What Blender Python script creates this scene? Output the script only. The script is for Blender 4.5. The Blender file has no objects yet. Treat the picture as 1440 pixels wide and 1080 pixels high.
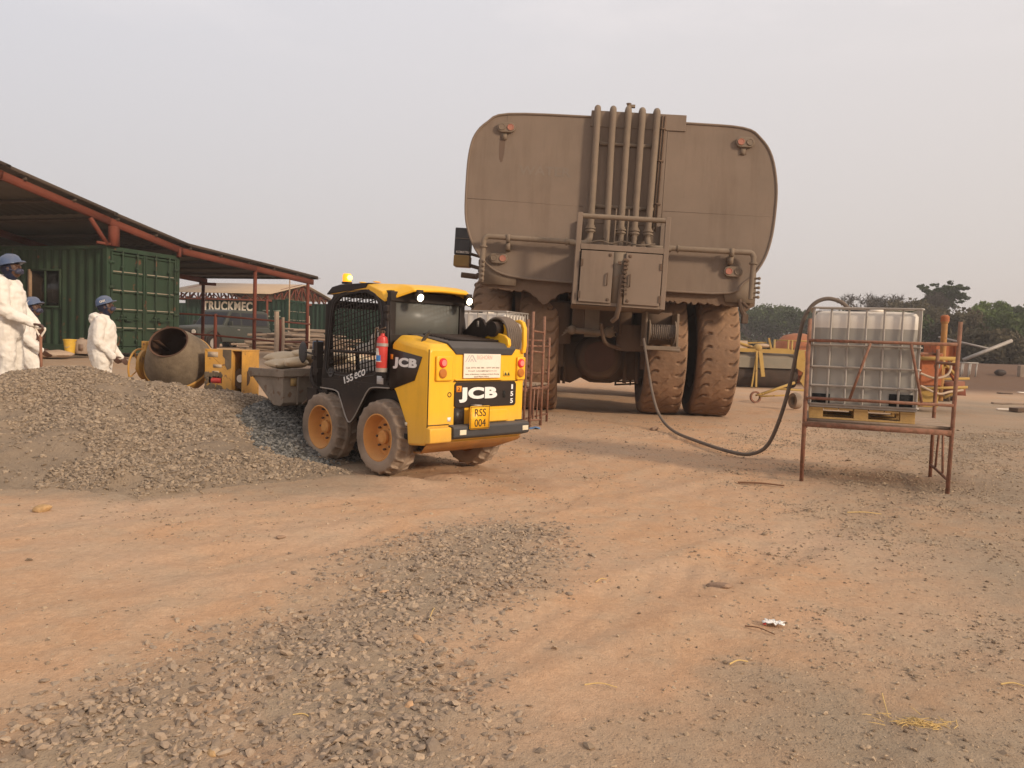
import bpy, bmesh, math, random
import numpy as np
from mathutils import Vector, Matrix, Euler
rad = math.radians
random.seed(11); rng = np.random.default_rng(7)
SC = bpy.context.scene; COL = SC.collection

# ------------------------------------------------------------------ camera
F0, PIT, ROL, H = 1120., rad(3.2), rad(1.95), 1.4
_F = Vector((0, math.cos(PIT), -math.sin(PIT))); _r = Vector((1, 0, 0)); _u = Vector((0, math.sin(PIT), math.cos(PIT)))
_R = _r*math.cos(ROL)+_u*math.sin(ROL); _U = _u*math.cos(ROL)-_r*math.sin(ROL)
CAM = Vector((0, 0, H))
def ray(px, py): return _F+_R*((px-720)/F0)+_U*((540-py)/F0)
def at(px, py, Y):
    r = ray(px, py); return CAM+r*(Y/r.y)
def gnd(px, py, z=0.):
    r = ray(px, py); return CAM+r*((z-H)/r.z)
cd = bpy.data.cameras.new('camera'); cam = bpy.data.objects.new('camera', cd); COL.objects.link(cam)
cam.matrix_world = Matrix(((_R.x, _U.x, -_F.x, 0), (_R.y, _U.y, -_F.y, 0), (_R.z, _U.z, -_F.z, H), (0, 0, 0, 1)))
cd.sensor_width = 36; cd.sensor_fit = 'HORIZONTAL'; cd.lens = F0/1440*36; cd.clip_start = .05; cd.clip_end = 3000
SC.camera = cam

# ------------------------------------------------------------------ mesh helpers
class MB:
    def __init__(s): s.v = []; s.f = []; s.m = []; s.cur = 0
    def add(s, vs, fs):
        b = len(s.v); s.v += [tuple(v) for v in vs]
        for f in fs: s.f.append([b+i for i in f]); s.m.append(s.cur)
        return s
    def mat(s, i): s.cur = i; return s
    def box(s, cx, cy, cz, sx, sy, sz, M=None):
        vs = [Vector((cx+a*sx/2, cy+b*sy/2, cz+c*sz/2)) for a in (-1, 1) for b in (-1, 1) for c in (-1, 1)]
        if M is not None:
            c0 = Vector((cx, cy, cz)); vs = [c0+M @ (v-c0) for v in vs]
        return s.add(vs, [(0, 1, 3, 2), (4, 6, 7, 5), (0, 4, 5, 1), (2, 3, 7, 6), (0, 2, 6, 4), (1, 5, 7, 3)])
    def bx(s, x0, x1, y0, y1, z0, z1): return s.box((x0+x1)/2, (y0+y1)/2, (z0+z1)/2, x1-x0, y1-y0, z1-z0)
    def bar(s, p0, p1, w, h=None, up=(0, 0, 1)):
        h = h or w; p0 = Vector(p0); p1 = Vector(p1); d = (p1-p0).normalized(); up = Vector(up)
        if abs(d.dot(up)) > .95: up = Vector((0, 1, 0))
        a = d.cross(up).normalized()*w/2; b = a.cross(d).normalized()*h/2
        vs = [p+i*a+j*b for p in (p0, p1) for i, j in ((-1, -1), (1, -1), (1, 1), (-1, 1))]
        return s.add(vs, [(0, 1, 2, 3), (7, 6, 5, 4), (0, 4, 5, 1), (1, 5, 6, 2), (2, 6, 7, 3), (3, 7, 4, 0)])
    def tube(s, pts, r, seg=10, cap=True):
        pts = [Vector(p) for p in pts]; n = len(pts); rs = r if isinstance(r, (list, tuple)) else [r]*n
        vs = []; t0 = (pts[1]-pts[0]).normalized(); a = t0.orthogonal().normalized()
        for i, p in enumerate(pts):
            t = (pts[min(i+1, n-1)]-pts[max(i-1, 0)])
            t = t.normalized() if t.length > 1e-9 else t0
            a = (a-t*a.dot(t)); a = a.normalized() if a.length > 1e-6 else t.orthogonal().normalized()
            b = t.cross(a)
            for k in range(seg):
                an = 2*math.pi*k/seg; vs.append(p+(a*math.cos(an)+b*math.sin(an))*rs[i])
        fs = [(i*seg+k, i*seg+(k+1) % seg, (i+1)*seg+(k+1) % seg, (i+1)*seg+k) for i in range(n-1) for k in range(seg)]
        if cap: fs += [tuple(range(seg))[::-1], tuple((n-1)*seg+k for k in range(seg))]
        return s.add(vs, fs)
    def prism(s, poly, ax, a, b):
        f = {'x': lambda u, v, c: (c, u, v), 'y': lambda u, v, c: (u, c, v), 'z': lambda u, v, c: (u, v, c)}[ax]
        n = len(poly); vs = [f(u, v, a) for u, v in poly]+[f(u, v, b) for u, v in poly]
        fs = [tuple(range(n))[::-1], tuple(range(n, 2*n))]+[(i, (i+1) % n, n+(i+1) % n, n+i) for i in range(n)]
        return s.add(vs, fs)
    def lathe(s, prof, c, d, seg=24, closed=False):
        d = Vector(d).normalized(); a = d.orthogonal().normalized(); b = d.cross(a); c = Vector(c); vs = []
        for r, h in prof:
            for k in range(seg):
                an = 2*math.pi*k/seg; vs.append(c+d*h+(a*math.cos(an)+b*math.sin(an))*r)
        n = len(prof); fs = [(i*seg+k, i*seg+(k+1) % seg, (i+1)*seg+(k+1) % seg, (i+1)*seg+k) for i in range(n-1) for k in range(seg)]
        if not closed: fs += [tuple(range(seg))[::-1], tuple((n-1)*seg+k for k in range(seg))]
        return s.add(vs, fs)
    def cyl(s, p0, p1, r, seg=14): return s.tube([p0, p1], r, seg)
    def ball(s, c, r, seg=14, rings=8, M=None):
        if not isinstance(r, (tuple, list)): r = (r, r, r)
        vs = []
        for i in range(rings+1):
            t = math.pi*i/rings
            for k in range(seg):
                p = 2*math.pi*k/seg; q = Vector((r[0]*math.sin(t)*math.cos(p), r[1]*math.sin(t)*math.sin(p), r[2]*math.cos(t)))
                if M is not None: q = M @ q
                vs.append(Vector(c)+q)
        fs = [(i*seg+k, (i+1)*seg+k, (i+1)*seg+(k+1) % seg, i*seg+(k+1) % seg) for i in range(rings) for k in range(seg)]
        return s.add(vs, fs)
    def capsule(s, p0, r0, p1, r1, seg=12):
        p0 = Vector(p0); p1 = Vector(p1); d = p1-p0; L = max(d.length, 1e-5); pr = []
        for i in range(5): a = math.pi/2*i/4; pr.append((max(r0*math.sin(a), 1e-4), -r0*math.cos(a)))
        for i in range(5): a = math.pi/2*i/4; pr.append((max(r1*math.cos(a), 1e-4), L+r1*math.sin(a)))
        return s.lathe(pr, p0, d if d.length > 1e-5 else (0, 0, 1), seg)
    def loft(s, secs, closed=True, cap=True):
        n = len(secs[0]); vs = [p for q in secs for p in q]; fs = []
        for i in range(len(secs)-1):
            for k in range(n if closed else n-1):
                fs.append((i*n+k, i*n+(k+1) % n, (i+1)*n+(k+1) % n, (i+1)*n+k))
        if cap: fs += [tuple(range(n))[::-1], tuple((len(secs)-1)*n+k for k in range(n))]
        return s.add(vs, fs)
    def mesh(s, name, mats, smooth=35, xf=None, jitter=0):
        me = bpy.data.meshes.new(name)
        vs = s.v if xf is None else [tuple(xf @ Vector(v)) for v in s.v]
        me.from_pydata(vs, [], s.f); me.update()
        bm = bmesh.new(); bm.from_mesh(me); bmesh.ops.remove_doubles(bm, verts=bm.verts, dist=1e-5)
        bmesh.ops.recalc_face_normals(bm, faces=bm.faces)
        lim = rad(smooth)
        for e in bm.edges:
            if len(e.link_faces) == 2:
                try: e.smooth = e.calc_face_angle() < lim
                except Exception: pass
        bm.to_mesh(me); bm.free()
        if not isinstance(mats, (list, tuple)): mats = [mats]
        for m in mats: me.materials.append(m)
        if len(mats) > 1 and len(me.polygons) == len(s.m): me.polygons.foreach_set('material_index', s.m)
        me.polygons.foreach_set('use_smooth', [True]*len(me.polygons)); me.update()
        return me
    def islands(s):
        # one MB per connected piece
        par = list(range(len(s.v)))
        def fd(i):
            while par[i] != i: par[i] = par[par[i]]; i = par[i]
            return i
        for f in s.f:
            for k in f[1:]: par[fd(k)] = fd(f[0])
        G = {}
        for f in s.f: G.setdefault(fd(f[0]), []).append(f)
        out = []
        for fs in G.values():
            ids = sorted({i for f in fs for i in f}); mp = {i: k for k, i in enumerate(ids)}; m = MB(); m.add([s.v[i] for i in ids], [[mp[i] for i in f] for f in fs]); out.append(m)
        return out
    def build(s, name, mats, parent=None, smooth=35, bevel=0, xf=None, loc=None, rz=0, label=None):
        o = bpy.data.objects.new(name, s.mesh(name, mats, smooth, xf)); COL.objects.link(o)
        if parent is not None: o.parent = parent
        if loc is not None: o.location = loc
        if rz: o.rotation_euler.z = rz
        if bevel:
            b = o.modifiers.new('bevel', 'BEVEL'); b.width = bevel; b.segments = 2; b.limit_method = 'ANGLE'; b.angle_limit = rad(40)
        if label: o['label'] = label
        return o
def tag(o, label=None, cat=None, group=None, kind=None):
    if label: o['label'] = label
    if cat: o['category'] = cat
    if group: o['group'] = group
    if kind: o['kind'] = kind
    return o
def thing(name, label, cat, loc=(0, 0, 0), rz=0, group=None):
    o = bpy.data.objects.new(name, None); COL.objects.link(o); o.location = loc; o.rotation_euler = (0, 0, rz); o.empty_display_size = .2
    return tag(o, label, cat, group)
def copy_tree(o, parent=None):
    c = o.copy(); COL.objects.link(c)
    if parent is not None: c.parent = parent; c.matrix_parent_inverse = o.matrix_parent_inverse
    for ch in list(o.children): copy_tree(ch, c)
    return c
def spline(pts, n=8):
    P = [Vector(p) for p in pts]; P = [P[0]*2-P[1]]+P+[P[-1]*2-P[-2]]; out = []
    for i in range(1, len(P)-2):
        for k in range(n):
            t = k/n; a, b, c, d = P[i-1:i+3]
            out.append(.5*((2*b)+(c-a)*t+(2*a-5*b+4*c-d)*t*t+(3*b-a-3*c+d)*t**3))
    out.append(P[-2]); return out
def text(s, o, ux, uy, w, h, mat, name, parent, bold=0., depth=.003, shear=0, xf=None, font_space=1.):
    cu = bpy.data.curves.new('lettering', 'FONT'); cu.body = s; cu.offset = bold; cu.extrude = .01; cu.shear = shear; cu.resolution_u = 4; cu.space_character = font_space
    t = bpy.data.objects.new('tmp', cu); COL.objects.link(t); dg = bpy.context.evaluated_depsgraph_get()
    me = bpy.data.meshes.new_from_object(t.evaluated_get(dg)); bpy.data.objects.remove(t)
    n = len(me.vertices); co = np.zeros(n*3); me.vertices.foreach_get('co', co); co = co.reshape(-1, 3)
    mn = co.min(0); mx = co.max(0); q = (co-mn)/np.maximum(mx-mn, 1e-9)
    o = Vector(o); ux = Vector(ux).normalized(); uy = Vector(uy).normalized(); nz = ux.cross(uy)
    vs = [o+ux*(a*w)+uy*(b*h)+nz*(c*depth) for a, b, c in q]
    if xf is not None: vs = [xf @ v for v in vs]
    for v, p in zip(me.vertices, vs): v.co = p
    me.materials.clear(); me.materials.append(mat); me.name = name
    ob = bpy.data.objects.new(name, me); COL.objects.link(ob); ob.parent = parent
    return ob

# ------------------------------------------------------------------ materials
MATS = {}
def nodes(m): m.use_nodes = True; nt = m.node_tree; nt.nodes.clear(); return nt
def M(name, col, rough=.6, metal=0., dust=0., dcol=(.33, .19, .11), var=.15, scale=6., bump=.15, bscale=40., up=.35, spec=.4, emit=None, es=0, low=None, rust=0., rcol=(.16, .055, .025), alpha=None, coat=0, streak=0, sdark=.62, sscale=7.):
    """dusty painted surface: base colour broken up by noise, dust in patches and on upward faces, dirt below height low"""
    m = bpy.data.materials.new(name); nt = nodes(m); N = nt.nodes; L = nt.links
    out = N.new('ShaderNodeOutputMaterial'); b = N.new('ShaderNodeBsdfPrincipled'); L.new(b.outputs[0], out.inputs[0])
    b.inputs['Roughness'].default_value = rough; b.inputs['Metallic'].default_value = metal; b.inputs['Specular IOR Level'].default_value = spec
    if coat: b.inputs['Coat Weight'].default_value = coat; b.inputs['Coat Roughness'].default_value = .15
    tc = N.new('ShaderNodeTexCoord'); n1 = N.new('ShaderNodeTexNoise'); n1.inputs['Scale'].default_value = scale; n1.inputs['Detail'].default_value = 7; n1.inputs['Roughness'].default_value = .62
    L.new(tc.outputs['Object'], n1.inputs['Vector'])
    def mix(fac, a, c, blend='MIX'):
        x = N.new('ShaderNodeMix'); x.data_type = 'RGBA'; x.blend_type = blend
        for sock, val in ((0, fac), (6, a), (7, c)):
            if hasattr(val, 'is_output'): L.new(val, x.inputs[sock])
            else: x.inputs[sock].default_value = val if sock == 0 else (*val, 1)
        return x.outputs[2]
    def rng_(v, a, c, lo=0., hi=1.):
        x = N.new('ShaderNodeMapRange'); L.new(v, x.inputs[0]); x.inputs[1].default_value = a; x.inputs[2].default_value = c; x.inputs[3].default_value = lo; x.inputs[4].default_value = hi; return x.outputs[0]
    def op(o_, a, c):
        x = N.new('ShaderNodeMath'); x.operation = o_; x.use_clamp = True
        for i, v in enumerate((a, c)):
            if hasattr(v, 'is_output'): L.new(v, x.inputs[i])
            else: x.inputs[i].default_value = v
        return x.outputs[0]
    c0 = mix(rng_(n1.outputs['Fac'], .3, .7), tuple(x*(1-var) for x in col), tuple(min(1, x*(1+var)) for x in col))
    if rust:
        n3 = N.new('ShaderNodeTexNoise'); n3.inputs['Scale'].default_value = scale*2.3; n3.inputs['Detail'].default_value = 8; L.new(tc.outputs['Object'], n3.inputs['Vector'])
        c0 = mix(rng_(n3.outputs['Fac'], .66-rust*.3, .72-rust*.2), c0, rcol)
    if streak:
        mp_ = N.new('ShaderNodeMapping'); mp_.inputs['Scale'].default_value = (1, 1, .09); L.new(tc.outputs['Object'], mp_.inputs[0]); n5 = N.new('ShaderNodeTexNoise'); n5.inputs['Scale'].default_value = sscale; n5.inputs['Detail'].default_value = 8; n5.inputs['Roughness'].default_value = .7; L.new(mp_.outputs[0], n5.inputs['Vector'])
        streak_f = op('MULTIPLY', rng_(n5.outputs['Fac'], .48, .74), streak)
    if dust:
        g = N.new('ShaderNodeNewGeometry'); sx = N.new('ShaderNodeSeparateXYZ'); L.new(g.outputs['Normal'], sx.inputs[0])
        n2 = N.new('ShaderNodeTexNoise'); n2.inputs['Scale'].default_value = scale*.45; n2.inputs['Detail'].default_value = 9; n2.inputs['Roughness'].default_value = .7; L.new(tc.outputs['Object'], n2.inputs['Vector'])
        f = op('MULTIPLY', rng_(n2.outputs['Fac'], .3, .72, .35, 1.3), dust)
        f = op('ADD', f, op('MULTIPLY', rng_(sx.outputs[2], .3, 1.), up))
        if low is not None:
            sp = N.new('ShaderNodeSeparateXYZ'); L.new(g.outputs['Position'], sp.inputs[0])
            f = op('ADD', f, op('MULTIPLY', rng_(sp.outputs[2], low, low*.2, 0., .75), rng_(n1.outputs['Fac'], .25, .6, .5, 1.)))
        c0 = mix(f, c0, dcol)
        r = N.new('ShaderNodeMix'); r.data_type = 'FLOAT'; L.new(f, r.inputs[0]); r.inputs[2].default_value = rough; r.inputs[3].default_value = .92; L.new(r.outputs[0], b.inputs['Roughness'])
    if streak: c0 = mix(streak_f, c0, mix(1., c0, (sdark, sdark*.95, sdark*.9), 'MULTIPLY'))
    L.new(c0, b.inputs['Base Color'])
    if bump:
        n4 = N.new('ShaderNodeTexNoise'); n4.inputs['Scale'].default_value = bscale; n4.inputs['Detail'].default_value = 5; L.new(tc.outputs['Object'], n4.inputs['Vector'])
        bp = N.new('ShaderNodeBump'); bp.inputs['Strength'].default_value = bump; bp.inputs['Distance'].default_value = .01; L.new(n4.outputs['Fac'], bp.inputs['Height']); L.new(bp.outputs[0], b.inputs['Normal'])
    if emit: b.inputs['Emission Color'].default_value = (*emit, 1); b.inputs['Emission Strength'].default_value = es
    if alpha is not None: b.inputs['Alpha'].default_value = alpha
    MATS[name] = m; return m
def glassmat(name, tint, rough=.12, mixf=.5):
    m = bpy.data.materials.new(name); nt = nodes(m); N = nt.nodes; L = nt.links
    out = N.new('ShaderNodeOutputMaterial'); mx = N.new('ShaderNodeMixShader'); t = N.new('ShaderNodeBsdfTransparent'); t.inputs[0].default_value = (*tint, 1)
    b = N.new('ShaderNodeBsdfPrincipled'); b.inputs['Base Color'].default_value = (.30, .29, .26, 1); b.inputs['Roughness'].default_value = rough
    mx.inputs[0].default_value = mixf; L.new(t.outputs[0], mx.inputs[1]); L.new(b.outputs[0], mx.inputs[2]); L.new(mx.outputs[0], out.inputs[0]); return m

DUST = (.36, .215, .13)
yel = M('yellow_paint', (.94, .50, .010), .38, dust=.15, dcol=(.5, .31, .13), var=.06, up=.15, low=.70, scale=3, bump=.05, coat=.1, streak=.35, sdark=.72, sscale=11)
yelbelly = M('dirty_yellow_paint', (.55, .24, .03), .7, dust=.6, dcol=(.34, .19, .09), var=.3, scale=5)
blk = M('black_paint', (.013, .010, .009), .5, spec=.25, dust=.07, dcol=(.2, .12, .08), var=.3, up=.2, low=.75, scale=5, bump=.05)
char = M('charcoal_plastic', (.035, .036, .04), .55, spec=.3, dust=.12, dcol=(.25, .2, .16), up=.25, scale=4, bump=.1)
blkclean = M('black_decal', (.014, .011, .011), .4, dust=.06, var=.1, up=0, bump=0)
white = M('white_lettering', (.82, .8, .76), .5, var=.04, bump=0)
orange = M('orange_decal', (.9, .3, .02), .5, var=.04, bump=0)
plateyel = M('number_plate_yellow', (.95, .48, .02), .35, var=.03, bump=0)
paper = M('white_board', (.82, .72, .6), .6, var=.04, bump=0, scale=9)
greyink = M('grey_ink', (.5, .46, .43), .6, bump=0); ink = M('brown_ink', (.2, .13, .09), .6, bump=0); redink = M('pale_red_ink', (.68, .45, .38), .6, bump=0)
redlens = M('red_lens', (.75, .03, .03), .25, var=.1, bump=0); amblens = M('amber_lens', (.5, .17, .03), .3, bump=0)
lamp_on = M('lit_work_lamp', (1, .9, .7), .3, bump=0, emit=(1, .86, .6), es=5)
beacon_on = M('lit_amber_beacon', (1, .4, .02), .3, bump=0, emit=(1, .33, .01), es=.8); beacon_core = M('beacon_bulb', (1, .6, .1), .3, bump=0, emit=(1, .7, .15), es=3)
tyre_s = M('loader_tyre_rubber', (.07, .056, .046), .9, dust=.8, dcol=(.34, .25, .18), up=.2, scale=6, bump=.5, bscale=60, low=.3, spec=.2)
rim_o = M('orange_wheel_rim', (.66, .27, .05), .7, dust=.45, dcol=(.5, .28, .12), scale=6, up=.1, bump=.08)
tyre_t = M('haul_tyre_rubber', (.09, .06, .045), .9, dust=.78, dcol=(.36, .215, .125), up=.1, scale=2.2, bump=.8, bscale=16, var=.3, spec=.15)
tyre_side = M('haul_tyre_sidewall', (.06, .05, .042), .9, dust=.5, dcol=(.2, .13, .09), up=.1, scale=1.6, bump=.4, bscale=14)
tankm = M('dusty_tan_tank', (.172, .128, .094), .8, spec=.2, dust=.6, dcol=(.262, .188, .137), var=.12, scale=1.1, up=.1, bump=.12, bscale=5, streak=.6, sdark=.70, sscale=3.5)
tankp = M('dusty_tan_pipe', (.17, .12, .085), .75, dust=.5, dcol=(.26, .195, .13), var=.2, scale=4, up=.25, bump=.1, streak=.5, sdark=.65, rust=.06, rcol=(.17, .1, .06))
tanks = M('tank_stain', (.115, .075, .05), .8, dust=.4, dcol=(.2, .12, .08), scale=3, bump=.05)
tankghost = M('faded_lettering', (.165, .13, .10), .8, dust=.6, dcol=(.255, .187, .137), scale=2, bump=0)
under = M('dirty_chassis_steel', (.06, .042, .03), .85, dust=.7, dcol=(.15, .088, .052), scale=2.2, bump=.5, bscale=12)
mudcake = M('caked_mud', (.15, .095, .06), .95, dust=.4, dcol=(.24, .15, .095), scale=4, bump=.9, bscale=18)
steelrust = M('rusty_red_steel', (.24, .085, .05), .85, spec=.2, dust=.5, dcol=(.30, .185, .125), scale=11, rust=.7, rcol=(.13, .045, .022), up=.25, bump=.3, var=.3)
redoxide = M('red_oxide_paint', (.155, .036, .021), .75, spec=.15, dust=.18, dcol=(.22, .10, .06), scale=2.5, up=.1, bump=.1, var=.12)
roofsheet = M('brown_roof_sheet', (.07, .05, .038), .8, spec=.15, dust=.2, dcol=(.13, .09, .06), scale=1.5, bump=.1)
roofunder = M('grey_roof_underside', (.11, .095, .08), .8, spec=.1, dust=.1, dcol=(.2, .15, .11), scale=1.2, bump=.1)
tanroof = M('tan_roof_sheet', (.42, .31, .2), .7, dust=.3, dcol=(.4, .28, .19), scale=1, bump=.1)
green = M('green_container_paint', (.016, .044, .023), .7, spec=.2, dust=.2, dcol=(.10, .085, .055), scale=1.6, up=.3, bump=.1, var=.25, rust=.04, streak=.5, sdark=.7, sscale=5)
green2 = M('far_green_paint', (.008, .034, .022), .8, spec=.1, dust=.15, dcol=(.1, .1, .07), scale=1, bump=.05)
dark = M('dark_void', (.012, .011, .01), .9, bump=0)
wood = M('raw_timber', (.3, .19, .11), .85, dust=.3, dcol=(.34, .22, .14), scale=7, bump=.5, var=.3)
greywood = M('weathered_timber', (.24, .18, .13), .9, dust=.4, dcol=(.32, .22, .15), scale=7, bump=.5, var=.3)
yelwood = M('yellow_pallet_wood', (.48, .29, .075), .9, dust=.5, dcol=(.42, .27, .14), scale=8, bump=.4, var=.25)
galv = M('galvanised_steel', (.38, .36, .33), .5, metal=.35, dust=.35, dcol=(.34, .25, .18), scale=8, bump=.1)
poly = M('white_tank_plastic', (.68, .62, .54), .45, dust=.18, dcol=(.5, .4, .3), scale=3, bump=.05, var=.05)
polyw = M('tank_plastic_with_liquid_behind', (.31, .285, .245), .4, dust=.15, dcol=(.36, .3, .24), scale=3, bump=.05, var=.06)
hosem = M('grey_rubber_hose', (.085, .07, .058), .7, dust=.45, dcol=(.24, .17, .12), scale=8, bump=.2, up=.3)
suit = M('white_coverall_fabric', (.80, .74, .66), .9, dust=.14, dcol=(.47, .36, .25), scale=4, bump=1., bscale=13, var=.05, up=.0, spec=.1)
skin = M('dark_brown_skin', (.085, .038, .022), .5, var=.15, bump=.1)
hatm = M('blue_hard_hat', (.035, .075, .17), .4, dust=.22, dcol=(.22, .2, .19), scale=9, bump=.05, coat=.2)
navy = M('navy_cloth', (.008, .010, .028), .9, bump=.3, var=.3); maskm = M('grey_blue_respirator', (.045, .045, .075), .6, bump=.1)
boot = M('black_boot', (.03, .025, .02), .7, dust=.5, dcol=DUST, bump=.1)
drumm = M('cement_caked_drum', (.40, .30, .19), .9, dust=1.0, dcol=(.11, .078, .05), scale=2.2, bump=.6, bscale=22, var=.3, up=0)
druminside = M('rusty_drum_inside', (.06, .03, .018), .9, dust=.4, dcol=(.13, .06, .03), scale=5, bump=.5)
mixyel = M('worn_mixer_yellow', (.65, .31, .03), .65, dust=.38, dcol=(.3, .21, .13), scale=4.5, bump=.2, var=.2, up=.25, rust=.1)
bagm = M('cement_bag_paper', (.64, .50, .33), .85, dust=.3, dcol=(.42, .33, .23), scale=7, bump=.35, bscale=25, var=.15)
bucketm = M('worn_bucket_steel', (.24, .20, .16), .6, metal=.2, dust=.5, dcol=(.23, .165, .11), scale=5, bump=.25, rust=.28, rcol=(.13, .06, .03), var=.3)
redext = M('red_extinguisher_paint', (.55, .03, .025), .35, dust=.15, dcol=(.4, .2, .15), scale=9, bump=0, up=0)
bluelab = M('blue_label', (.05, .2, .5), .5, bump=0)
jeepm = M('dusty_dark_green_car_paint', (.03, .036, .028), .5, dust=.15, dcol=(.14, .11, .08), scale=1.5, up=.15, low=.9, bump=0)
carglass = M('car_window_glass', (.012, .018, .026), .35, dust=.05, spec=.15, up=0, bump=0, scale=2)
orangem = M('rusty_orange_machine_paint', (.42, .11, .03), .75, dust=.3, dcol=(.3, .15, .08), scale=3, rust=.25, bump=.2, var=.2)
yelm = M('old_yellow_machine_paint', (.46, .28, .055), .85, spec=.15, dust=.5, dcol=(.4, .27, .13), scale=3, rust=.08, bump=.1)
greym = M('grey_olive_steel', (.2, .18, .13), .7, dust=.4, dcol=(.3, .22, .15), scale=3)
brushm = M('brush_bristles', (.035, .024, .018), .95, dust=.3, dcol=(.14, .085, .055), bump=1, bscale=60)
plasyel = M('yellow_bucket_plastic', (.7, .42, .03), .5, dust=.2, bump=0)
plasgrey = M('grey_drum_plastic', (.32, .25, .19), .6, dust=.3, bump=.1)
rag = M('pale_sacking', (.55, .42, .3), .9, dust=.2, bump=.4)
blued = M('blue_drum_plastic', (.03, .11, .22), .5, dust=.2)
bark = M('grey_brown_bark', (.12, .09, .07), .9, bump=.5, bscale=8)
glass = glassmat('tinted_cab_glass', (.5, .52, .48), .1, .3); rearglass = glassmat('dusty_rear_glass', (.55, .56, .52), .35, .42)

# ------------------------------------------------------------------ noise and terrain
def _h(ix, iy, s):
    n = (ix*374761393+iy*668265263+s*1442695041) & 0x7fffffff
    n = ((n ^ (n >> 13))*1274126177) & 0x7fffffff
    return ((n ^ (n >> 16)) & 0xffff)/65535.
def vnoise(x, y, s=0):
    x = np.asarray(x, float); y = np.asarray(y, float); ix = np.floor(x).astype(np.int64); iy = np.floor(y).astype(np.int64); fx = x-ix; fy = y-iy
    fx = fx*fx*(3-2*fx); fy = fy*fy*(3-2*fy)
    a = _h(ix, iy, s); b = _h(ix+1, iy, s); c = _h(ix, iy+1, s); d = _h(ix+1, iy+1, s)
    return (a*(1-fx)+b*fx)*(1-fy)+(c*(1-fx)+d*fx)*fy
def fbm(x, y, oct=4, s=0, gain=.5):
    t = 0; a = 1; n = 0
    for i in range(oct): t = t+a*vnoise(np.asarray(x)*2**i+i*17.3, np.asarray(y)*2**i-i*9.1, s+i); n += a; a *= gain
    return t/n
def S(t): t = np.clip(t, 0, 1); return t*t*(3-2*t)
def ruts(x, y):
    # wheel tracks sweeping from the lower left to the upper right
    w = x-.9*(y-5)+1.5*fbm(y*.25, x*.1, 2, 3); r = 0
    al = x*.9-y*.4
    for k, off in enumerate((-3.3, -1.2, 1.6, 4.4)):
        tr_ = np.sin(al*2*math.pi/.16+np.abs(w-off)*9); r = r-.007*S((tr_-.1)/.5)*S((.34-np.abs(w-off))/.1)*S((fbm(x*.8, y*.8, 2, 140+k)-.42)/.15)
        d = (w-off)/.32; r = r-.009*np.exp(-d*d)+.009*np.exp(-((np.abs(w-off)-.48)/.14)**2)
    return r*S((16-y)/6)*(.3+1.1*fbm(x*.7, y*.7, 2, 8))
def terrain(x, y):
    x = np.asarray(x, float); y = np.asarray(y, float)
    z = .65*S((y-11.5)/7)*S((-x-3.2)/3.5)
    far = S((y-34)/8)*S((x-7)/4)*.9*(.85+.3*fbm(x*.1, y*.1, 2, 5)); z = z+far
    z = z+(fbm(x*.4, y*.4, 3, 1)-.5)*.035*S((60-y)/20)+(fbm(x*2.2, y*2.2, 3, 2)-.5)*.02+ruts(x, y)
    z = z+(fbm(x*9, y*9, 3, 31)-.5)*.024*(.3+1.4*fbm(x*.9, y*.9, 2, 33))
    # churned soil around the loader's rear wheel
    for cx, cy, h_ in ((-1.0, 7.6, .07), (-.6, 7.9, .06), (-2.2, 8.2, .05), (-.35, 8.2, .06), (-1.55, 7.65, .04)):
        z = z+h_*np.exp(-(((x-cx)/.3)**2+((y-cy)/.16)**2))
    return z-.02
HEAPS = [(-5.3, 9.5, 1.08, 2.5, 2.6), (-6.6, 9.0, 1.0, 2.6, 2.3), (-4.2, 9.6, .86, 2.1, 2.5), (-3.55, 10.2, .72, 1.9, 2.2), (-3.2, 7.9, .3, 1.9, 1.1), (-4.4, 7.9, .42, 2.2, 1.1), (-8.3, 8.7, 1.0, 2.6, 2.4)]
def heap(x, y):
    x = np.asarray(x, float); y = np.asarray(y, float); z = np.zeros(np.broadcast(x, y).shape)-.3
    wx = x+(fbm(x*1.2, y*1.2, 3, 21)-.5)*.7; wy = y+(fbm(x*1.2, y*1.2, 3, 22)-.5)*.7
    for cx, cy, h_, rx, ry in HEAPS:
        r = np.sqrt(((wx-cx)/rx)**2+((wy-cy)/ry)**2+.02); zz = h_*(1.04-r)
        k = .12; z = np.logaddexp(z/k, zz/k)*k
    z = np.where(z > 0, z, z)
    return z-.1+(fbm(x*3, y*3, 3, 23)-.5)*.10+(fbm(x*10, y*10, 2, 24)-.5)*.03
BL = (-2.95, 9.75, .62, 1.35, 1.75)
def blueheap(x, y):
    cx, cy, h_, rx, ry = BL
    wx = x+(fbm(np.asarray(x)*1.5, np.asarray(y)*1.5, 3, 41)-.5)*.4
    r = np.sqrt(((wx-cx)/rx)**2+((y-cy)/ry)**2+.02)
    return h_*(1-r)+(fbm(np.asarray(x)*5, np.asarray(y)*5, 3, 43)-.5)*.08
def hz(x, y): return float(max(terrain(x, y), heap(x, y)))
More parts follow.
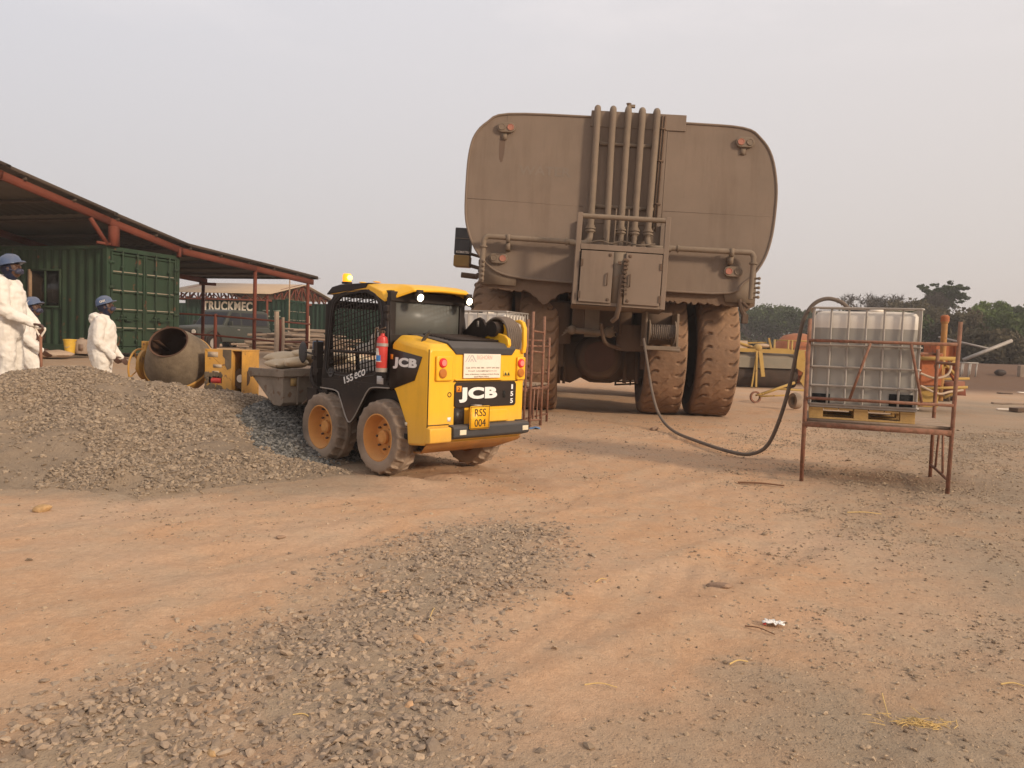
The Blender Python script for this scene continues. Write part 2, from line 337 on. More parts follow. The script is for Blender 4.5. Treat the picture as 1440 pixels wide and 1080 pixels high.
# ------------------------------------------------------------------ ground sheet
def axis(segs):
    out = []
    for a, b, st in segs: out += list(np.arange(a, b, st))
    return np.array(out+[segs[-1][1]])
gx = axis([(-700, -200, 50), (-200, -60, 12), (-60, -20, 2), (-20, -8, .25), (-8, 8, .045), (8, 20, .25), (20, 60, 2), (60, 200, 12), (200, 700, 50)])
gy = axis([(-60, -4, 4), (-4, 2.2, .3), (2.2, 6, .03), (6, 14, .05), (14, 26, .15), (26, 60, .6), (60, 160, 5), (160, 900, 50)])
GX, GY = np.meshgrid(gx, gy); GZ = terrain(GX, GY)
def gridmesh(name, X, Y, Z, mat, attrs=None, keep=None):
    ny, nx = X.shape; me = bpy.data.meshes.new(name); me.vertices.add(nx*ny)
    me.vertices.foreach_set('co', np.stack([X, Y, Z], -1).reshape(-1))
    i = np.arange((ny-1)*(nx-1)); r = i//(nx-1); c = i % (nx-1); a = r*nx+c; q = np.stack([a, a+1, a+nx+1, a+nx], -1)
    if keep is not None: q = q[keep.reshape(-1)[q].any(1)]
    n = len(q); me.loops.add(n*4); me.loops.foreach_set('vertex_index', q.reshape(-1)); me.polygons.add(n)
    me.polygons.foreach_set('loop_start', np.arange(n)*4); me.polygons.foreach_set('loop_total', np.full(n, 4)); me.polygons.foreach_set('use_smooth', np.ones(n, bool))
    me.update(calc_edges=True)
    for k, v in (attrs or {}).items():
        at_ = me.attributes.new(k, 'FLOAT', 'POINT'); at_.data.foreach_set('value', v.reshape(-1).astype(np.float32))
    if not isinstance(mat, (list, tuple)): mat = [mat]
    for m in mat: me.materials.append(m)
    return me
def gpoly(pts): return np.array([tuple(gnd(px, py))[:2] for px, py in pts])
def insoft(x, y, P, soft):
    """0..1 membership in polygon P with a soft edge, by signed distance"""
    x = np.asarray(x, float); y = np.asarray(y, float); ins = np.zeros(x.shape, bool); dmin = np.full(x.shape, 1e9); n = len(P)
    for i in range(n):
        ax, ay = P[i]; bx, by = P[(i+1) % n]
        cond = ((ay > y) != (by > y)); xi = (bx-ax)*(y-ay)/(by-ay+1e-12)+ax; ins ^= cond & (x < xi)
        dx, dy = bx-ax, by-ay; t = np.clip(((x-ax)*dx+(y-ay)*dy)/(dx*dx+dy*dy+1e-12), 0, 1)
        dmin = np.minimum(dmin, np.hypot(x-ax-t*dx, y-ay-t*dy))
    return S(.5+np.where(ins, dmin, -dmin)/soft)
BAND = gpoly([(-300, 1130), (60, 985), (200, 925), (330, 880), (520, 770), (640, 735), (720, 728), (770, 745), (800, 790), (740, 830), (700, 870), (680, 930), (650, 980), (690, 1140), (700, 1400), (-600, 1400)])
BAND2 = gpoly([(700, 1400), (690, 1060), (860, 985), (930, 905), (1010, 890), (1180, 940), (1300, 1010), (1560, 1000), (1700, 1400)])
STRIP1 = gpoly([(40, 925), (160, 850), (330, 800), (420, 790), (300, 850), (140, 905)]); STRIP2 = gpoly([(270, 860), (420, 815), (560, 780), (560, 800), (400, 850), (290, 880)])
def band(x, y):
    w = (fbm(x*2.2, y*2.2, 3, 61)-.5); g = insoft(x+w*.5, y+w*.45, BAND, .9)**1.5
    holes = S((fbm(x*1.1, y*1.1, 3, 62)-.36)/.12); return g*(.62+.38*holes)
def band2(x, y):
    w = (fbm(x*1.7, y*1.7, 3, 63)-.5); return insoft(x+w*.6, y+w*.5, BAND2, .8)*S((fbm(x*1.5, y*1.5, 3, 64)-.40)/.2)
gb = band(GX, GY); gb2 = band2(GX, GY)
right = S((GX-.35*(GY-3)+.9*(fbm(GX*.6, GY*.6, 3, 66)-.5)*2-.6)/2.2)*S((30-GY)/8)
grey = np.clip(gb*.95+gb2*.6+.85*right*(.42+fbm(GX*.8, GY*.8, 3, 68)), 0, 1)
grey = np.maximum(grey, .75*S((heap(GX, GY)+.16)/.12)); grey = np.maximum(grey, .55*S((-GX-3.5)/2)*S((GY-11)/2)*S((34-GY)/8))
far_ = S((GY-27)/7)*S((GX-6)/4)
wet = np.exp(-(((GX-4.2)/.9)**2+((GY-8.9)/.5)**2))+.7*S((fbm(GX*3, GY*3, 3, 121)-.35)/.3)*np.exp(-(((GX+.8)/1.3)**2+((GY-8.1)/.55)**2))  # shade beneath the stand painted into the soil colour, plus darker churned earth by loader
def groundmat(name, heapm=False):
    m = bpy.data.materials.new(name); nt = nodes(m); N = nt.nodes; L = nt.links
    out = N.new('ShaderNodeOutputMaterial'); b = N.new('ShaderNodeBsdfPrincipled'); L.new(b.outputs[0], out.inputs[0]); b.inputs['Roughness'].default_value = .95; b.inputs['Specular IOR Level'].default_value = .15
    g = N.new('ShaderNodeNewGeometry')
    def noise(sc, det=6, ro=.6, dist=0):
        n = N.new('ShaderNodeTexNoise'); n.inputs['Scale'].default_value = sc; n.inputs['Detail'].default_value = det; n.inputs['Roughness'].default_value = ro; n.inputs['Distortion'].default_value = dist; L.new(g.outputs['Position'], n.inputs['Vector']); return n.outputs['Fac']
    def mr(v, a, c, lo=0., hi=1.):
        x = N.new('ShaderNodeMapRange'); L.new(v, x.inputs[0])
        for i, q in zip((1, 2, 3, 4), (a, c, lo, hi)): x.inputs[i].default_value = q
        return x.outputs[0]
    def mix(f, a, c, bl='MIX'):
        x = N.new('ShaderNodeMix'); x.data_type = 'RGBA'; x.blend_type = bl
        for s_, v in ((0, f), (6, a), (7, c)):
            if hasattr(v, 'is_output'): L.new(v, x.inputs[s_])
            else: x.inputs[s_].default_value = v if s_ == 0 else (*v, 1)
        return x.outputs[2]
    def att(n): a = N.new('ShaderNodeAttribute'); a.attribute_name = n; return a.outputs['Fac']
    def math_(o_, a, c):
        x = N.new('ShaderNodeMath'); x.operation = o_; x.use_clamp = True
        for i, v in enumerate((a, c)):
            if hasattr(v, 'is_output'): L.new(v, x.inputs[i])
            else: x.inputs[i].default_value = v
        return x.outputs[0]
    big = noise(.55, 5, .55, .6); mid = noise(3.2, 7, .6, .3); fine = noise(28, 6, .65); grit = noise(130, 3, .6)
    if not heapm:
        c = mix(mr(big, .35, .66), (.58, .34, .188), (.56, .375, .243))
        c = mix(mr(mid, .42, .72, 0, .6), c, (.58, .415, .27))
        gr = mix(mr(mid, .3, .7), (.31, .235, .16), (.40, .30, .205))
        fac = math_('ADD', att('grey'), mr(mid, .35, .65, -.16, .16)); c = mix(fac, c, gr)
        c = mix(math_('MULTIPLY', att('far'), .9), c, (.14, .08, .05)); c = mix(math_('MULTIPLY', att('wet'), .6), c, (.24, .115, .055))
    else:
        c = mix(mr(mid, .3, .7), (.24, .18, .125), (.32, .24, .165)); c = mix(mr(big, .5, .7, 0, .7), c, (.39, .28, .18)); c = mix(att('blue'), c, (.12, .115, .105))
    c = mix(mr(fine, .3, .7, 0., .5), c, mix(1., c, (.62, .58, .55), 'MULTIPLY')); c = mix(mr(grit, .55, .75, 0, .45), c, mix(1., c, (.55, .5, .48), 'MULTIPLY'))
    L.new(c, b.inputs['Base Color'])
    def vor(sc):
        v = N.new('ShaderNodeTexVoronoi'); v.inputs['Scale'].default_value = sc; v.inputs['Randomness'].default_value = 1; w = N.new('ShaderNodeVectorMath'); w.operation = 'ADD'; L.new(g.outputs['Position'], w.inputs[0]); nn = N.new('ShaderNodeTexNoise'); nn.inputs['Scale'].default_value = 20; L.new(g.outputs['Position'], nn.inputs['Vector'])
        sc_ = N.new('ShaderNodeVectorMath'); sc_.operation = 'SCALE'; L.new(nn.outputs['Color'], sc_.inputs[0]); sc_.inputs['Scale'].default_value = .03; L.new(sc_.outputs[0], w.inputs[1]); L.new(w.outputs[0], v.inputs['Vector']); sp = N.new('ShaderNodeSeparateColor'); L.new(v.outputs['Color'], sp.inputs[0]); return v.outputs['Distance'], sp.outputs[0], sp.outputs[1]
    pv = []
    for sc in (38, 75):
        d, r1_, r2_ = vor(sc); dome = mr(d, .10, .42, 1, 0)
        pres = math_('MULTIPLY', mr(r2_, .45, .6), mr(noise(2.1 if sc < 50 else 3.3, 4, .6), .40, .60, .08, 1.)) ; am = math_('ADD', math_('MULTIPLY', att('grey'), .9), .12) if not heapm else .9
        k = math_('MULTIPLY', math_('MULTIPLY', pres, am), mr(d, .30, .42, 1, 0)); tint_ = mix(r1_, (.74, .74, .76), (1.12, 1.1, 1.08))
        c = mix(k, c, mix(1., c, tint_, 'MULTIPLY')); rim_ = math_('MULTIPLY', math_('MULTIPLY', pres, am), math_('SUBTRACT', mr(d, .34, .40), mr(d, .40, .5))); c = mix(math_('MULTIPLY', rim_, .8), c, mix(1., c, (.5, .47, .45), 'MULTIPLY')); pv.append(math_('MULTIPLY', k, dome))
    h1 = math_('MULTIPLY', fine, .6); h2 = math_('MULTIPLY', grit, .25); h = math_('ADD', h1, h2); h = math_('ADD', h, math_('MULTIPLY', pv[0], .5)); h = math_('ADD', h, math_('MULTIPLY', pv[1], .3))
    bp = N.new('ShaderNodeBump'); bp.inputs['Strength'].default_value = .7; bp.inputs['Distance'].default_value = .026; L.new(h, bp.inputs['Height'])
    L.new(bp.outputs[0], b.inputs['Normal']); return m
st_ = insoft(GX, GY, STRIP1, .35)+insoft(GX, GY, STRIP2, .35)
GZ = GZ+st_*(fbm(GX*11, GY*11, 3, 111)-.35)*.035+np.clip(gb, 0, 1)*(fbm(GX*9, GY*9, 3, 112)-.3)*.02
gm = groundmat('sandy_ground'); hm = groundmat('heap_fines', True)
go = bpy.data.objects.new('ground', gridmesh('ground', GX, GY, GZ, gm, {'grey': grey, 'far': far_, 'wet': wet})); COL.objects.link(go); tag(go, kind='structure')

# ------------------------------------------------------------------ loose stones
def stonemat(name, cols):
    m = bpy.data.materials.new(name); nt = nodes(m); N = nt.nodes; L = nt.links
    out = N.new('ShaderNodeOutputMaterial'); b = N.new('ShaderNodeBsdfPrincipled'); L.new(b.outputs[0], out.inputs[0]); b.inputs['Roughness'].default_value = .92; b.inputs['Specular IOR Level'].default_value = .2
    a = N.new('ShaderNodeAttribute'); a.attribute_name = 'tone'; r = N.new('ShaderNodeValToRGB'); L.new(a.outputs['Fac'], r.inputs[0])
    el = r.color_ramp.elements; el[0].color = (*cols[0], 1); el[1].color = (*cols[-1], 1)
    for i, c in enumerate(cols[1:-1]): e = el.new((i+1)/(len(cols)-1)); e.color = (*c, 1)
    g = N.new('ShaderNodeNewGeometry'); n = N.new('ShaderNodeTexNoise'); n.inputs['Scale'].default_value = 60; n.inputs['Detail'].default_value = 4; L.new(g.outputs['Position'], n.inputs['Vector'])
    x = N.new('ShaderNodeMix'); x.data_type = 'RGBA'; x.blend_type = 'MULTIPLY'; x.inputs[0].default_value = .5; L.new(r.outputs[0], x.inputs[6]); L.new(n.outputs['Fac'], x.inputs[7])
    y = N.new('ShaderNodeMix'); y.data_type = 'RGBA'; y.blend_type = 'MULTIPLY'; y.inputs[0].default_value = 1; L.new(x.outputs[2], y.inputs[6]); y.inputs[7].default_value = (1.35, 1.33, 1.3, 1); L.new(y.outputs[2], b.inputs['Base Color'])
    bp = N.new('ShaderNodeBump'); bp.inputs['Strength'].default_value = .5; bp.inputs['Distance'].default_value = .006; L.new(n.outputs['Fac'], bp.inputs['Height']); L.new(bp.outputs[0], b.inputs['Normal'])
    return m
ph = (1+5**.5)/2
ICO = np.array([(-1, ph, 0), (1, ph, 0), (-1, -ph, 0), (1, -ph, 0), (0, -1, ph), (0, 1, ph), (0, -1, -ph), (0, 1, -ph), (ph, 0, -1), (ph, 0, 1), (-ph, 0, -1), (-ph, 0, 1)])/1.9
ICF = np.array([(0, 11, 5), (0, 5, 1), (0, 1, 7), (0, 7, 10), (0, 10, 11), (1, 5, 9), (5, 11, 4), (11, 10, 2), (10, 7, 6), (7, 1, 8), (3, 9, 4), (3, 4, 2), (3, 2, 6), (3, 6, 8), (3, 8, 9), (4, 9, 5), (2, 4, 11), (6, 2, 10), (8, 6, 7), (9, 8, 1)])
def stones(name, P, R, mat, tone=None, base=None, flat=.6):
    """P n x 3 centres, R n radii: one mesh of angular stones, optionally joined to a base mesh"""
    n = len(P); var = ICO[None]*(1+rng.uniform(-.32, .32, (n, 12, 1)))+rng.uniform(-.12, .12, (n, 12, 3))
    sc = np.stack([rng.uniform(.75, 1.35, n), rng.uniform(.6, 1.0, n), rng.uniform(flat*.7, flat*1.2, n)], -1); v = var*sc[:, None]
    az = rng.uniform(0, 6.283, n); tl = rng.normal(0, .35, n); tx = rng.normal(0, .35, n)
    ca, sa = np.cos(az), np.sin(az); ct, st = np.cos(tl), np.sin(tl); cx, sx = np.cos(tx), np.sin(tx)
    x, y, z = v[..., 0], v[..., 1], v[..., 2]
    y, z = y*cx[:, None]-z*sx[:, None], y*sx[:, None]+z*cx[:, None]; x, z = x*ct[:, None]+z*st[:, None], -x*st[:, None]+z*ct[:, None]
    x, y = x*ca[:, None]-y*sa[:, None], x*sa[:, None]+y*ca[:, None]
    co = np.stack([x, y, z], -1)*R[:, None, None]+P[:, None]; co = co.reshape(-1, 3); F = (ICF[None]+(np.arange(n)*12)[:, None, None]).reshape(-1, 3)
    tn = np.repeat(rng.random(n) if tone is None else tone, 12)
    me = bpy.data.meshes.new(name)
    if base is not None:
        nb = len(base.vertices); bc = np.zeros(nb*3); base.vertices.foreach_get('co', bc); bl = np.zeros(len(base.loops), int); base.loops.foreach_get('vertex_index', bl)
        co = np.concatenate([bc.reshape(-1, 3), co]); F = F+nb; tn0 = np.zeros(nb)
    me.vertices.add(len(co)); me.vertices.foreach_set('co', co.reshape(-1))
    if base is not None:
        li = np.concatenate([bl, F.reshape(-1)]); ls = np.concatenate([np.arange(len(bl)//4)*4, len(bl)+np.arange(len(F))*3]); lt = np.concatenate([np.full(len(bl)//4, 4), np.full(len(F), 3)]); mi = np.concatenate([np.zeros(len(bl)//4, int), np.ones(len(F), int)])
    else: li = F.reshape(-1); ls = np.arange(len(F))*3; lt = np.full(len(F), 3); mi = np.zeros(len(F), int)
    me.loops.add(len(li)); me.loops.foreach_set('vertex_index', li); me.polygons.add(len(ls)); me.polygons.foreach_set('loop_start', ls); me.polygons.foreach_set('loop_total', lt)
    me.polygons.foreach_set('material_index', mi); me.polygons.foreach_set('use_smooth', mi == 0) if base is not None else me.polygons.foreach_set('use_smooth', np.zeros(len(ls), bool))
    me.update(calc_edges=True)
    a = me.attributes.new('tone', 'FLOAT', 'POINT'); a.data.foreach_set('value', (np.concatenate([tn0, tn]) if base is not None else tn).astype(np.float32))
    if base is not None and 'blue' in base.attributes:
        bb = np.zeros(nb, np.float32); base.attributes['blue'].data.foreach_get('value', bb); a = me.attributes.new('blue', 'FLOAT', 'POINT'); a.data.foreach_set('value', np.concatenate([bb, np.zeros(len(tn), np.float32)]))
    for m in (mat if isinstance(mat, (list, tuple)) else [mat]): me.materials.append(m)
    o = bpy.data.objects.new(name, me); COL.objects.link(o); return o
def scatter(dens, box, nmax, far_bias=0.):
    x0, x1, y0, y1 = box; out = []; x = rng.uniform(x0, x1, nmax); y = rng.uniform(y0, y1, nmax); return (lambda k: (x[k], y[k]))(rng.random(nmax) < dens(x, y))
sm_band = stonemat('crushed_gravel', [(.20, .15, .11), (.28, .21, .152), (.33, .247, .178), (.36, .268, .19), (.42, .312, .213)])
sm_heap = stonemat('heap_gravel', [(.15, .115, .082), (.24, .183, .132), (.30, .228, .163), (.38, .293, .208)])
sm_blue = stonemat('blue_grey_chippings', [(.07, .068, .062), (.12, .115, .105), (.18, .172, .157), (.25, .235, .21)])
sm_peb = stonemat('scattered_pebbles', [(.20, .145, .098), (.30, .22, .15), (.37, .275, .185), (.44, .33, .225)])
x, y = scatter(lambda x, y: band(x, y), (-4.6, 1.6, 2.0, 6.9), 78000)
r = .0055+.020*rng.random(len(x))**2.3; r[rng.random(len(x)) < .03] *= 1.5
o = stones('gravel_patch', np.stack([x, y, terrain(x, y)+r*rng.uniform(-.35, .25, len(x))+.004*band(x, y)], -1), r, sm_band, flat=.5)
tag(o, 'grey brown crushed gravel spread over the sand in the near foreground', 'gravel', kind='stuff')
def pebd(x, y):
    n = fbm(x*1.3, y*1.3, 3, 71); n2 = fbm(x*4, y*4, 2, 72); rt = S((x-.3*(y-3)-.3)/1.6); st = insoft(x, y, STRIP1, .3)+insoft(x, y, STRIP2, .3)
    return np.clip((S((n-.46)/.16)*(.2+.8*S((n2-.4)/.2)))*(.2+1.3*rt)+.03+.25*band2(x, y)*1.6+st*.5*S((n2-.35)/.2)+.16*rt, 0, 1)*S((16.5-y)/3)
x, y = scatter(pebd, (-7.5, 10.5, 2.1, 16.5), 380000)
k = heap(x, y) < terrain(x, y)+.02; x, y = x[k], y[k]
r = (.003+.010*rng.random(len(x))**2.6)*(1+.045*(y-3)); big_ = rng.random(len(x)) < .012; r[big_] *= 2.
o = stones('scattered_pebbles', np.stack([x, y, terrain(x, y)+r*rng.uniform(-.25, .3, len(x))], -1), r, sm_peb)
tag(o, 'small brown pebbles and clods strewn across the sandy yard', 'pebbles', kind='stuff')
# heaps
hx = np.arange(-11, -1.2, .05); hy = np.arange(6.0, 12.6, .05); HX, HY = np.meshgrid(hx, hy); HZ = heap(HX, HY); TZ = terrain(HX, HY); keep = HZ > TZ-.05
base = gridmesh('heap_base', HX, HY, HZ, hm, {'blue': HX*0}, keep)
def hd(x, y):
    p = fbm(x*1.1, y*1.1, 3, 81); return S((heap(x, y)-terrain(x, y)+.01)/.06)*np.clip(.10+.95*S((p-.42)/.13), 0, 1)
x, y = scatter(hd, (-9.5, -1.2, 6.2, 11.0), 120000)
r = .008+.021*rng.random(len(x))**2.0
o = stones('gravel_heap', np.stack([x, y, heap(x, y)+r*rng.uniform(-.3, .3, len(x))], -1), r, [hm, sm_heap], base=base)
tag(o, 'brown gravel heap in front of the concrete mixer and the workers', 'gravel heap', kind='stuff')
bx_ = np.arange(-4.6, -1.2, .04); by_ = np.arange(7.6, 12, .04); HX, HY = np.meshgrid(bx_, by_); HZ = blueheap(HX, HY); keep = HZ > np.maximum(heap(HX, HY), terrain(HX, HY))-.05
base = gridmesh('blue_base', HX, HY, HZ, hm, {'blue': HX*0+1}, keep)
def bd(x, y): return S((blueheap(x, y)-np.maximum(heap(x, y), terrain(x, y))+.05)/.06)
x, y = scatter(bd, (-4.6, -1.2, 7.6, 12), 34000)
r = .012+.018*rng.random(len(x))**1.5
o = stones('chippings_heap', np.stack([x, y, blueheap(x, y)+r*.2], -1), r, [hm, sm_blue], base=base)
tag(o, 'blue grey stone chippings heaped beside the loader bucket', 'stone heap', kind='stuff')
def rock(px, py, size, label, col, flat=.6, name='rock', z=None, cat='rock', seed=0):
    p = gnd(px, py); zz = hz(p.x, p.y) if z is None else z
    if z is None: p = gnd(px, py, zz); zz = hz(p.x, p.y)
    bm = bmesh.new(); bmesh.ops.create_icosphere(bm, subdivisions=3, radius=1); rs = random.Random(seed+int(px))
    ax = [Vector((rs.uniform(-1, 1), rs.uniform(-1, 1), rs.uniform(-1, 1))).normalized() for _ in range(9)]
    for v in bm.verts:
        for a in ax:
            d = v.co.dot(a)
            if d > .72: v.co -= a*(d-.72)*.9
        v.co = Vector((v.co.x*size[0], v.co.y*size[1], v.co.z*size[2]))
    me = bpy.data.meshes.new(name); bm.to_mesh(me); bm.free(); me.materials.append(col)
    o = bpy.data.objects.new(name, me); COL.objects.link(o); o.location = (p.x, p.y, zz+size[2]*.35); o.rotation_euler = (rs.uniform(-.2, .2), rs.uniform(-.2, .2), rs.uniform(0, 3)); return tag(o, label, cat)
ochre = M('ochre_rock', (.42, .26, .12), .9, var=.3, scale=20, bump=.6); greyrock = M('grey_brown_rock', (.26, .18, .125), .9, dust=.3, var=.3, scale=14, bump=.6); paleo = M('pale_orange_rock', (.5, .3, .16), .9, var=.2, scale=20, bump=.6)
rock(60, 664, (.07, .05, .04), 'ochre rock at the foot of the gravel heap, left of centre', ochre)
rock(590, 901, (.048, .016, .014), 'long pale orange stone lying on the gravel patch', paleo)
rock(540, 833, (.03, .012, .01), 'thin pale orange stone near the tip of the gravel patch', paleo)
rock(1012, 824, (.085, .05, .022), 'flat grey brown rock half buried in the sand, mid foreground', greyrock)
rock(298, 1062, (.018, .03, .012), 'ochre stone at the bottom edge of the gravel patch', ochre)
rock(575, 994, (.026, .02, .014), 'rounded orange brown stone in the near gravel', paleo)
rock(395, 757, (.05, .03, .015), 'flat reddish stone on the smooth sand in front of the loader', greyrock)
rock(920, 605, (.10, .07, .05), 'small clod lying behind the wheels beside the hose', greyrock)
# litter, straws and sticks
def stick(px0, py0, px1, py1, r, label, mat, name='stick', cat='stick'):
    a = gnd(px0, py0); b = gnd(px1, py1); a.z = hz(a.x, a.y)+r+.004; b.z = hz(b.x, b.y)+r+.004; mdl = (a+b)/2+Vector((0, .01, .008))
    pts = [p-a for p in spline([a, mdl, b], 5)]; o = MB().tube(pts, [r*(1-.4*i/len(pts)) for i in range(len(pts))], 6).build(name, mat, loc=a); return tag(o, label, cat)
straw = M('yellow_straw', (.62, .42, .16), .8, bump=0); twig = M('brown_twig', (.2, .1, .05), .9, bump=.2)
stick(1038, 676, 1103, 683, .012, 'thin brown rod lying on the sand left of the steel stand', twig)
stick(822, 961, 868, 963, .003, 'straight pale straw lying on the sand in the lower middle', straw, 'straw', 'straw')
stick(1048, 875, 1090, 889, .004, 'thin dark twig lying beside the crumpled paper', twig)
stick(838, 816, 853, 812, .0035, 'short pale straw in the middle of the yard', straw, 'straw', 'straw')
stick(412, 999, 440, 1003, .003, 'pale straw lying on the near gravel', straw, 'straw', 'straw')
stick(603, 873, 611, 853, .003, 'pale straw standing off the gravel patch edge', straw, 'straw', 'straw')
stick(1241, 970, 1250, 1003, .003, 'bent brown straw near the dry grass tuft', straw, 'straw', 'straw')
stick(1408, 955, 1445, 959, .004, 'pale straw at the right edge of the foreground', straw, 'straw', 'straw')
stick(1192, 716, 1240, 718, .005, 'long pale straw in front of the steel stand', straw, 'straw', 'straw')
stick(1026, 930, 1052, 925, .004, 'pale yellow straw on the grey stony sand', straw, 'straw', 'straw')
g = gnd(1295, 1012); g.z = hz(g.x, g.y); mb = MB()
for i in range(110):
    a = random.uniform(0, 6.28); l = random.uniform(.02, .07); c = Vector((random.gauss(0, .05), random.gauss(0, .02), .002)); d = Vector((math.cos(a), math.sin(a)*.6, random.uniform(0, .35)))*l
    mb.tube([c, c+d*.6, c+d+Vector((0, 0, -.004))], [.0016, .0013, .0006], 4)
tag(mb.build('straw_tuft', straw, loc=g), 'tuft of yellow dry grass lying in the lower right foreground', 'dry grass')
g = gnd(1088, 873); g.z = hz(g.x, g.y)+.004; mb = MB(); n = 9; V = {}
vs = []; fs = []
for j in range(n):
    for i in range(n): vs.append(((i/8-.5)*.10*(1+.15*math.sin(j)), (j/8-.5)*.055+random.uniform(-.004, .004), .008+.012*abs(math.sin(i*1.9+j*.8))+random.uniform(0, .006)))
for j in range(n-1):
    for i in range(n-1): fs.append((j*n+i, j*n+i+1, (j+1)*n+i+1, (j+1)*n+i))
mb.add(vs, fs); mb.cur = 1; mb.add([(-.052, -.03, .006), (-.035, -.034, .008), (-.033, -.015, .02), (-.05, -.01, .014)], [(0, 1, 2, 3)])
po = mb.build('crumpled_paper', [M('white_paper', (.8, .76, .7), .8, bump=.3, bscale=60), M('red_print', (.55, .05, .04), .7, bump=0)], loc=g, rz=-.4, smooth=10)
so_ = po.modifiers.new('thickness', 'SOLIDIFY'); so_.thickness = .001; tag(po, 'crumpled white paper with a red corner lying on the sand', 'litter')
# ------------------------------------------------------------------ skid steer loader (local: x right, y forward, z up)
SK = thing('skid_steer_loader', 'small yellow and black skid steer loader with caged cab and lit work lamps', 'loader', (-.785, 7.50, 0), rad(45.66))
def sidepanel(poly, x0, x1, name, mat, bevel=.006): return MB().prism(poly, 'x', x0, x1).build(name, mat, SK, bevel=bevel)
W = 1.295
# rear body, hollow looking: two side panels, rear hood, belly
def sec(y, z0, z1, x0, x1, ch):
    return [(x0, y, z0), (x0, y, z1-ch), (x0+ch, y, z1), (x1-ch, y, z1), (x1, y, z1-ch), (x1, y, z0)]
body = MB(); body.loft([sec(0, .40, 1.285, 0.0, W, .03), sec(.05, .36, 1.335, -.005, W+.005, .05), sec(.28, .34, 1.375, -.005, W+.005, .06), sec(.3, .5, 1.378, -.005, W+.005, .06), sec(.50, .84, 1.41, -.005, W+.005, .06), sec(.575, .9, 1.34, -.005, W+.005, .03)])
body = body.build('rear_body', yel, SK, bevel=.018, smooth=30)
MB().loft([[(.0, -.005, .385), (W, -.005, .385), (W, .05, .34), (.0, .05, .34)], [(.12, .22, .27), (W-.12, .22, .27), (W-.12, .25, .25), (.12, .25, .25)], [(.14, 1.0, .24), (W-.14, 1.0, .24), (W-.14, 1.0, .2), (.14, 1.0, .2)]]).build('belly_plate', yelbelly, SK, bevel=.01)
# black hood cover folding over the rear edge
hc = MB()
def cov(y, z, x0, x1, t=.02): return [(x0, y, z), (x1, y, z), (x1, y, z-t), (x0, y, z-t)]
hc.loft([[(.33, -.012, 1.235), (1.10, -.012, 1.235), (1.10, .01, 1.235), (.33, .01, 1.235)], [(.27, -.016, 1.30), (1.15, -.016, 1.30), (1.15, .01, 1.29), (.27, .01, 1.29)], [(.25, .03, 1.352), (1.17, .03, 1.352), (1.17, .04, 1.33), (.25, .04, 1.33)], [(.24, .3, 1.392), (1.17, .3, 1.392), (1.17, .3, 1.37), (.24, .3, 1.37)], [(.22, .62, 1.425), (1.15, .62, 1.425), (1.15, .62, 1.38), (.22, .62, 1.38)]])
hc.build('hood_cover', char, SK, bevel=.008)
g_ = MB()
for i in range(7): g_.bx(.35, 1.02, .12+i*.065, .145+i*.065, 1.37+i*.006, 1.39+i*.0072)
g_.build('hood_grille', blk, SK)
# rear badge panel with the letters
bp = MB(); bp.prism([(.32, .735), (.32, .94), (.345, .965), (1.15, .965), (1.17, .94), (1.17, .735), (1.15, .715), (.345, .715)], 'y', -.016, .004)
badge = bp.build('rear_badge_panel', blkclean, SK, bevel=.004)
text('JCB', (.37, -.017, .765), (1, 0, 0), (0, 0, 1), .52, .15, white, 'lettering', badge, bold=.055, depth=.004, font_space=1.06)
MB().bx(.335, .40, -.02, -.015, .87, .93).build('orange_square', orange, badge); text('2', (.35, -.0205, .885), (1, 0, 0), (0, 0, 1), .03, .032, blkclean, 'lettering', badge, bold=.03, depth=.001)
for i, ch in enumerate('155'): text(ch, (1.085 if ch != '1' else 1.095, -.017, .885-i*.073), (1, 0, 0), (0, 0, 1), .04 if ch != '1' else .024, .05, white, 'lettering', badge, bold=.03, depth=.003)
MB().bx(.975, 1.01, -.02, -.015, .80, .87).build('latch_slot', dark, badge)
MB().bx(.325, .455, -.010, .004, .535, .715).build('dark_strip', blkclean, SK)
# lower raised slab, plate, bumper
MB().prism([(.73, .56), (.73, .685), (1.03, .685), (1.06, .66), (1.06, .56)], 'y', -.03, 0).build('raised_panel', yel, SK, bevel=.01)
pl = MB().prism([(.445, .515), (.445, .725), (.455, .735), (.70, .735), (.71, .725), (.71, .515), (.70, .505), (.455, .505)], 'y', -.108, -.10).build('number_plate', plateyel, SK)
bd_ = MB()
for a in ((.45, .51, .705, .516), (.45, .724, .705, .73), (.45, .51, .456, .73), (.699, .51, .705, .73)): bd_.bx(a[0], a[2], -.1095, -.108, a[1], a[3])
bd_.build('plate_border', blkclean, pl)
text('RSS', (.505, -.109, .632), (1, 0, 0), (0, 0, 1), .15, .075, blkclean, 'lettering', pl, bold=.0, depth=.002); text('004', (.505, -.109, .53), (1, 0, 0), (0, 0, 1), .15, .075, blkclean, 'lettering', pl, bold=.0, depth=.002)
MB().bx(.53, .60, -.105, -.01, .725, .745).build('plate_bracket', galv, SK)
bm_ = MB().prism([(-.07, .425), (-.085, .44), (-.085, .525), (-.07, .54), (.02, .555), (.02, .40)], 'x', .26, 1.32).build('rear_bumper', char, SK, bevel=.008)
MB().prism([(-.05, .39), (-.06, .41), (-.055, .53), (.02, .545), (.02, .38)], 'x', -.012, .257).build('bumper_corner', yel, SK, bevel=.01)
refl = M('cream_reflector', (.75, .66, .48), .4, bump=0)
for x0 in (.335, 1.215): MB().bx(x0, x0+.085, -.09, -.084, .455, .505).build('reflector', refl, bm_, bevel=.004)
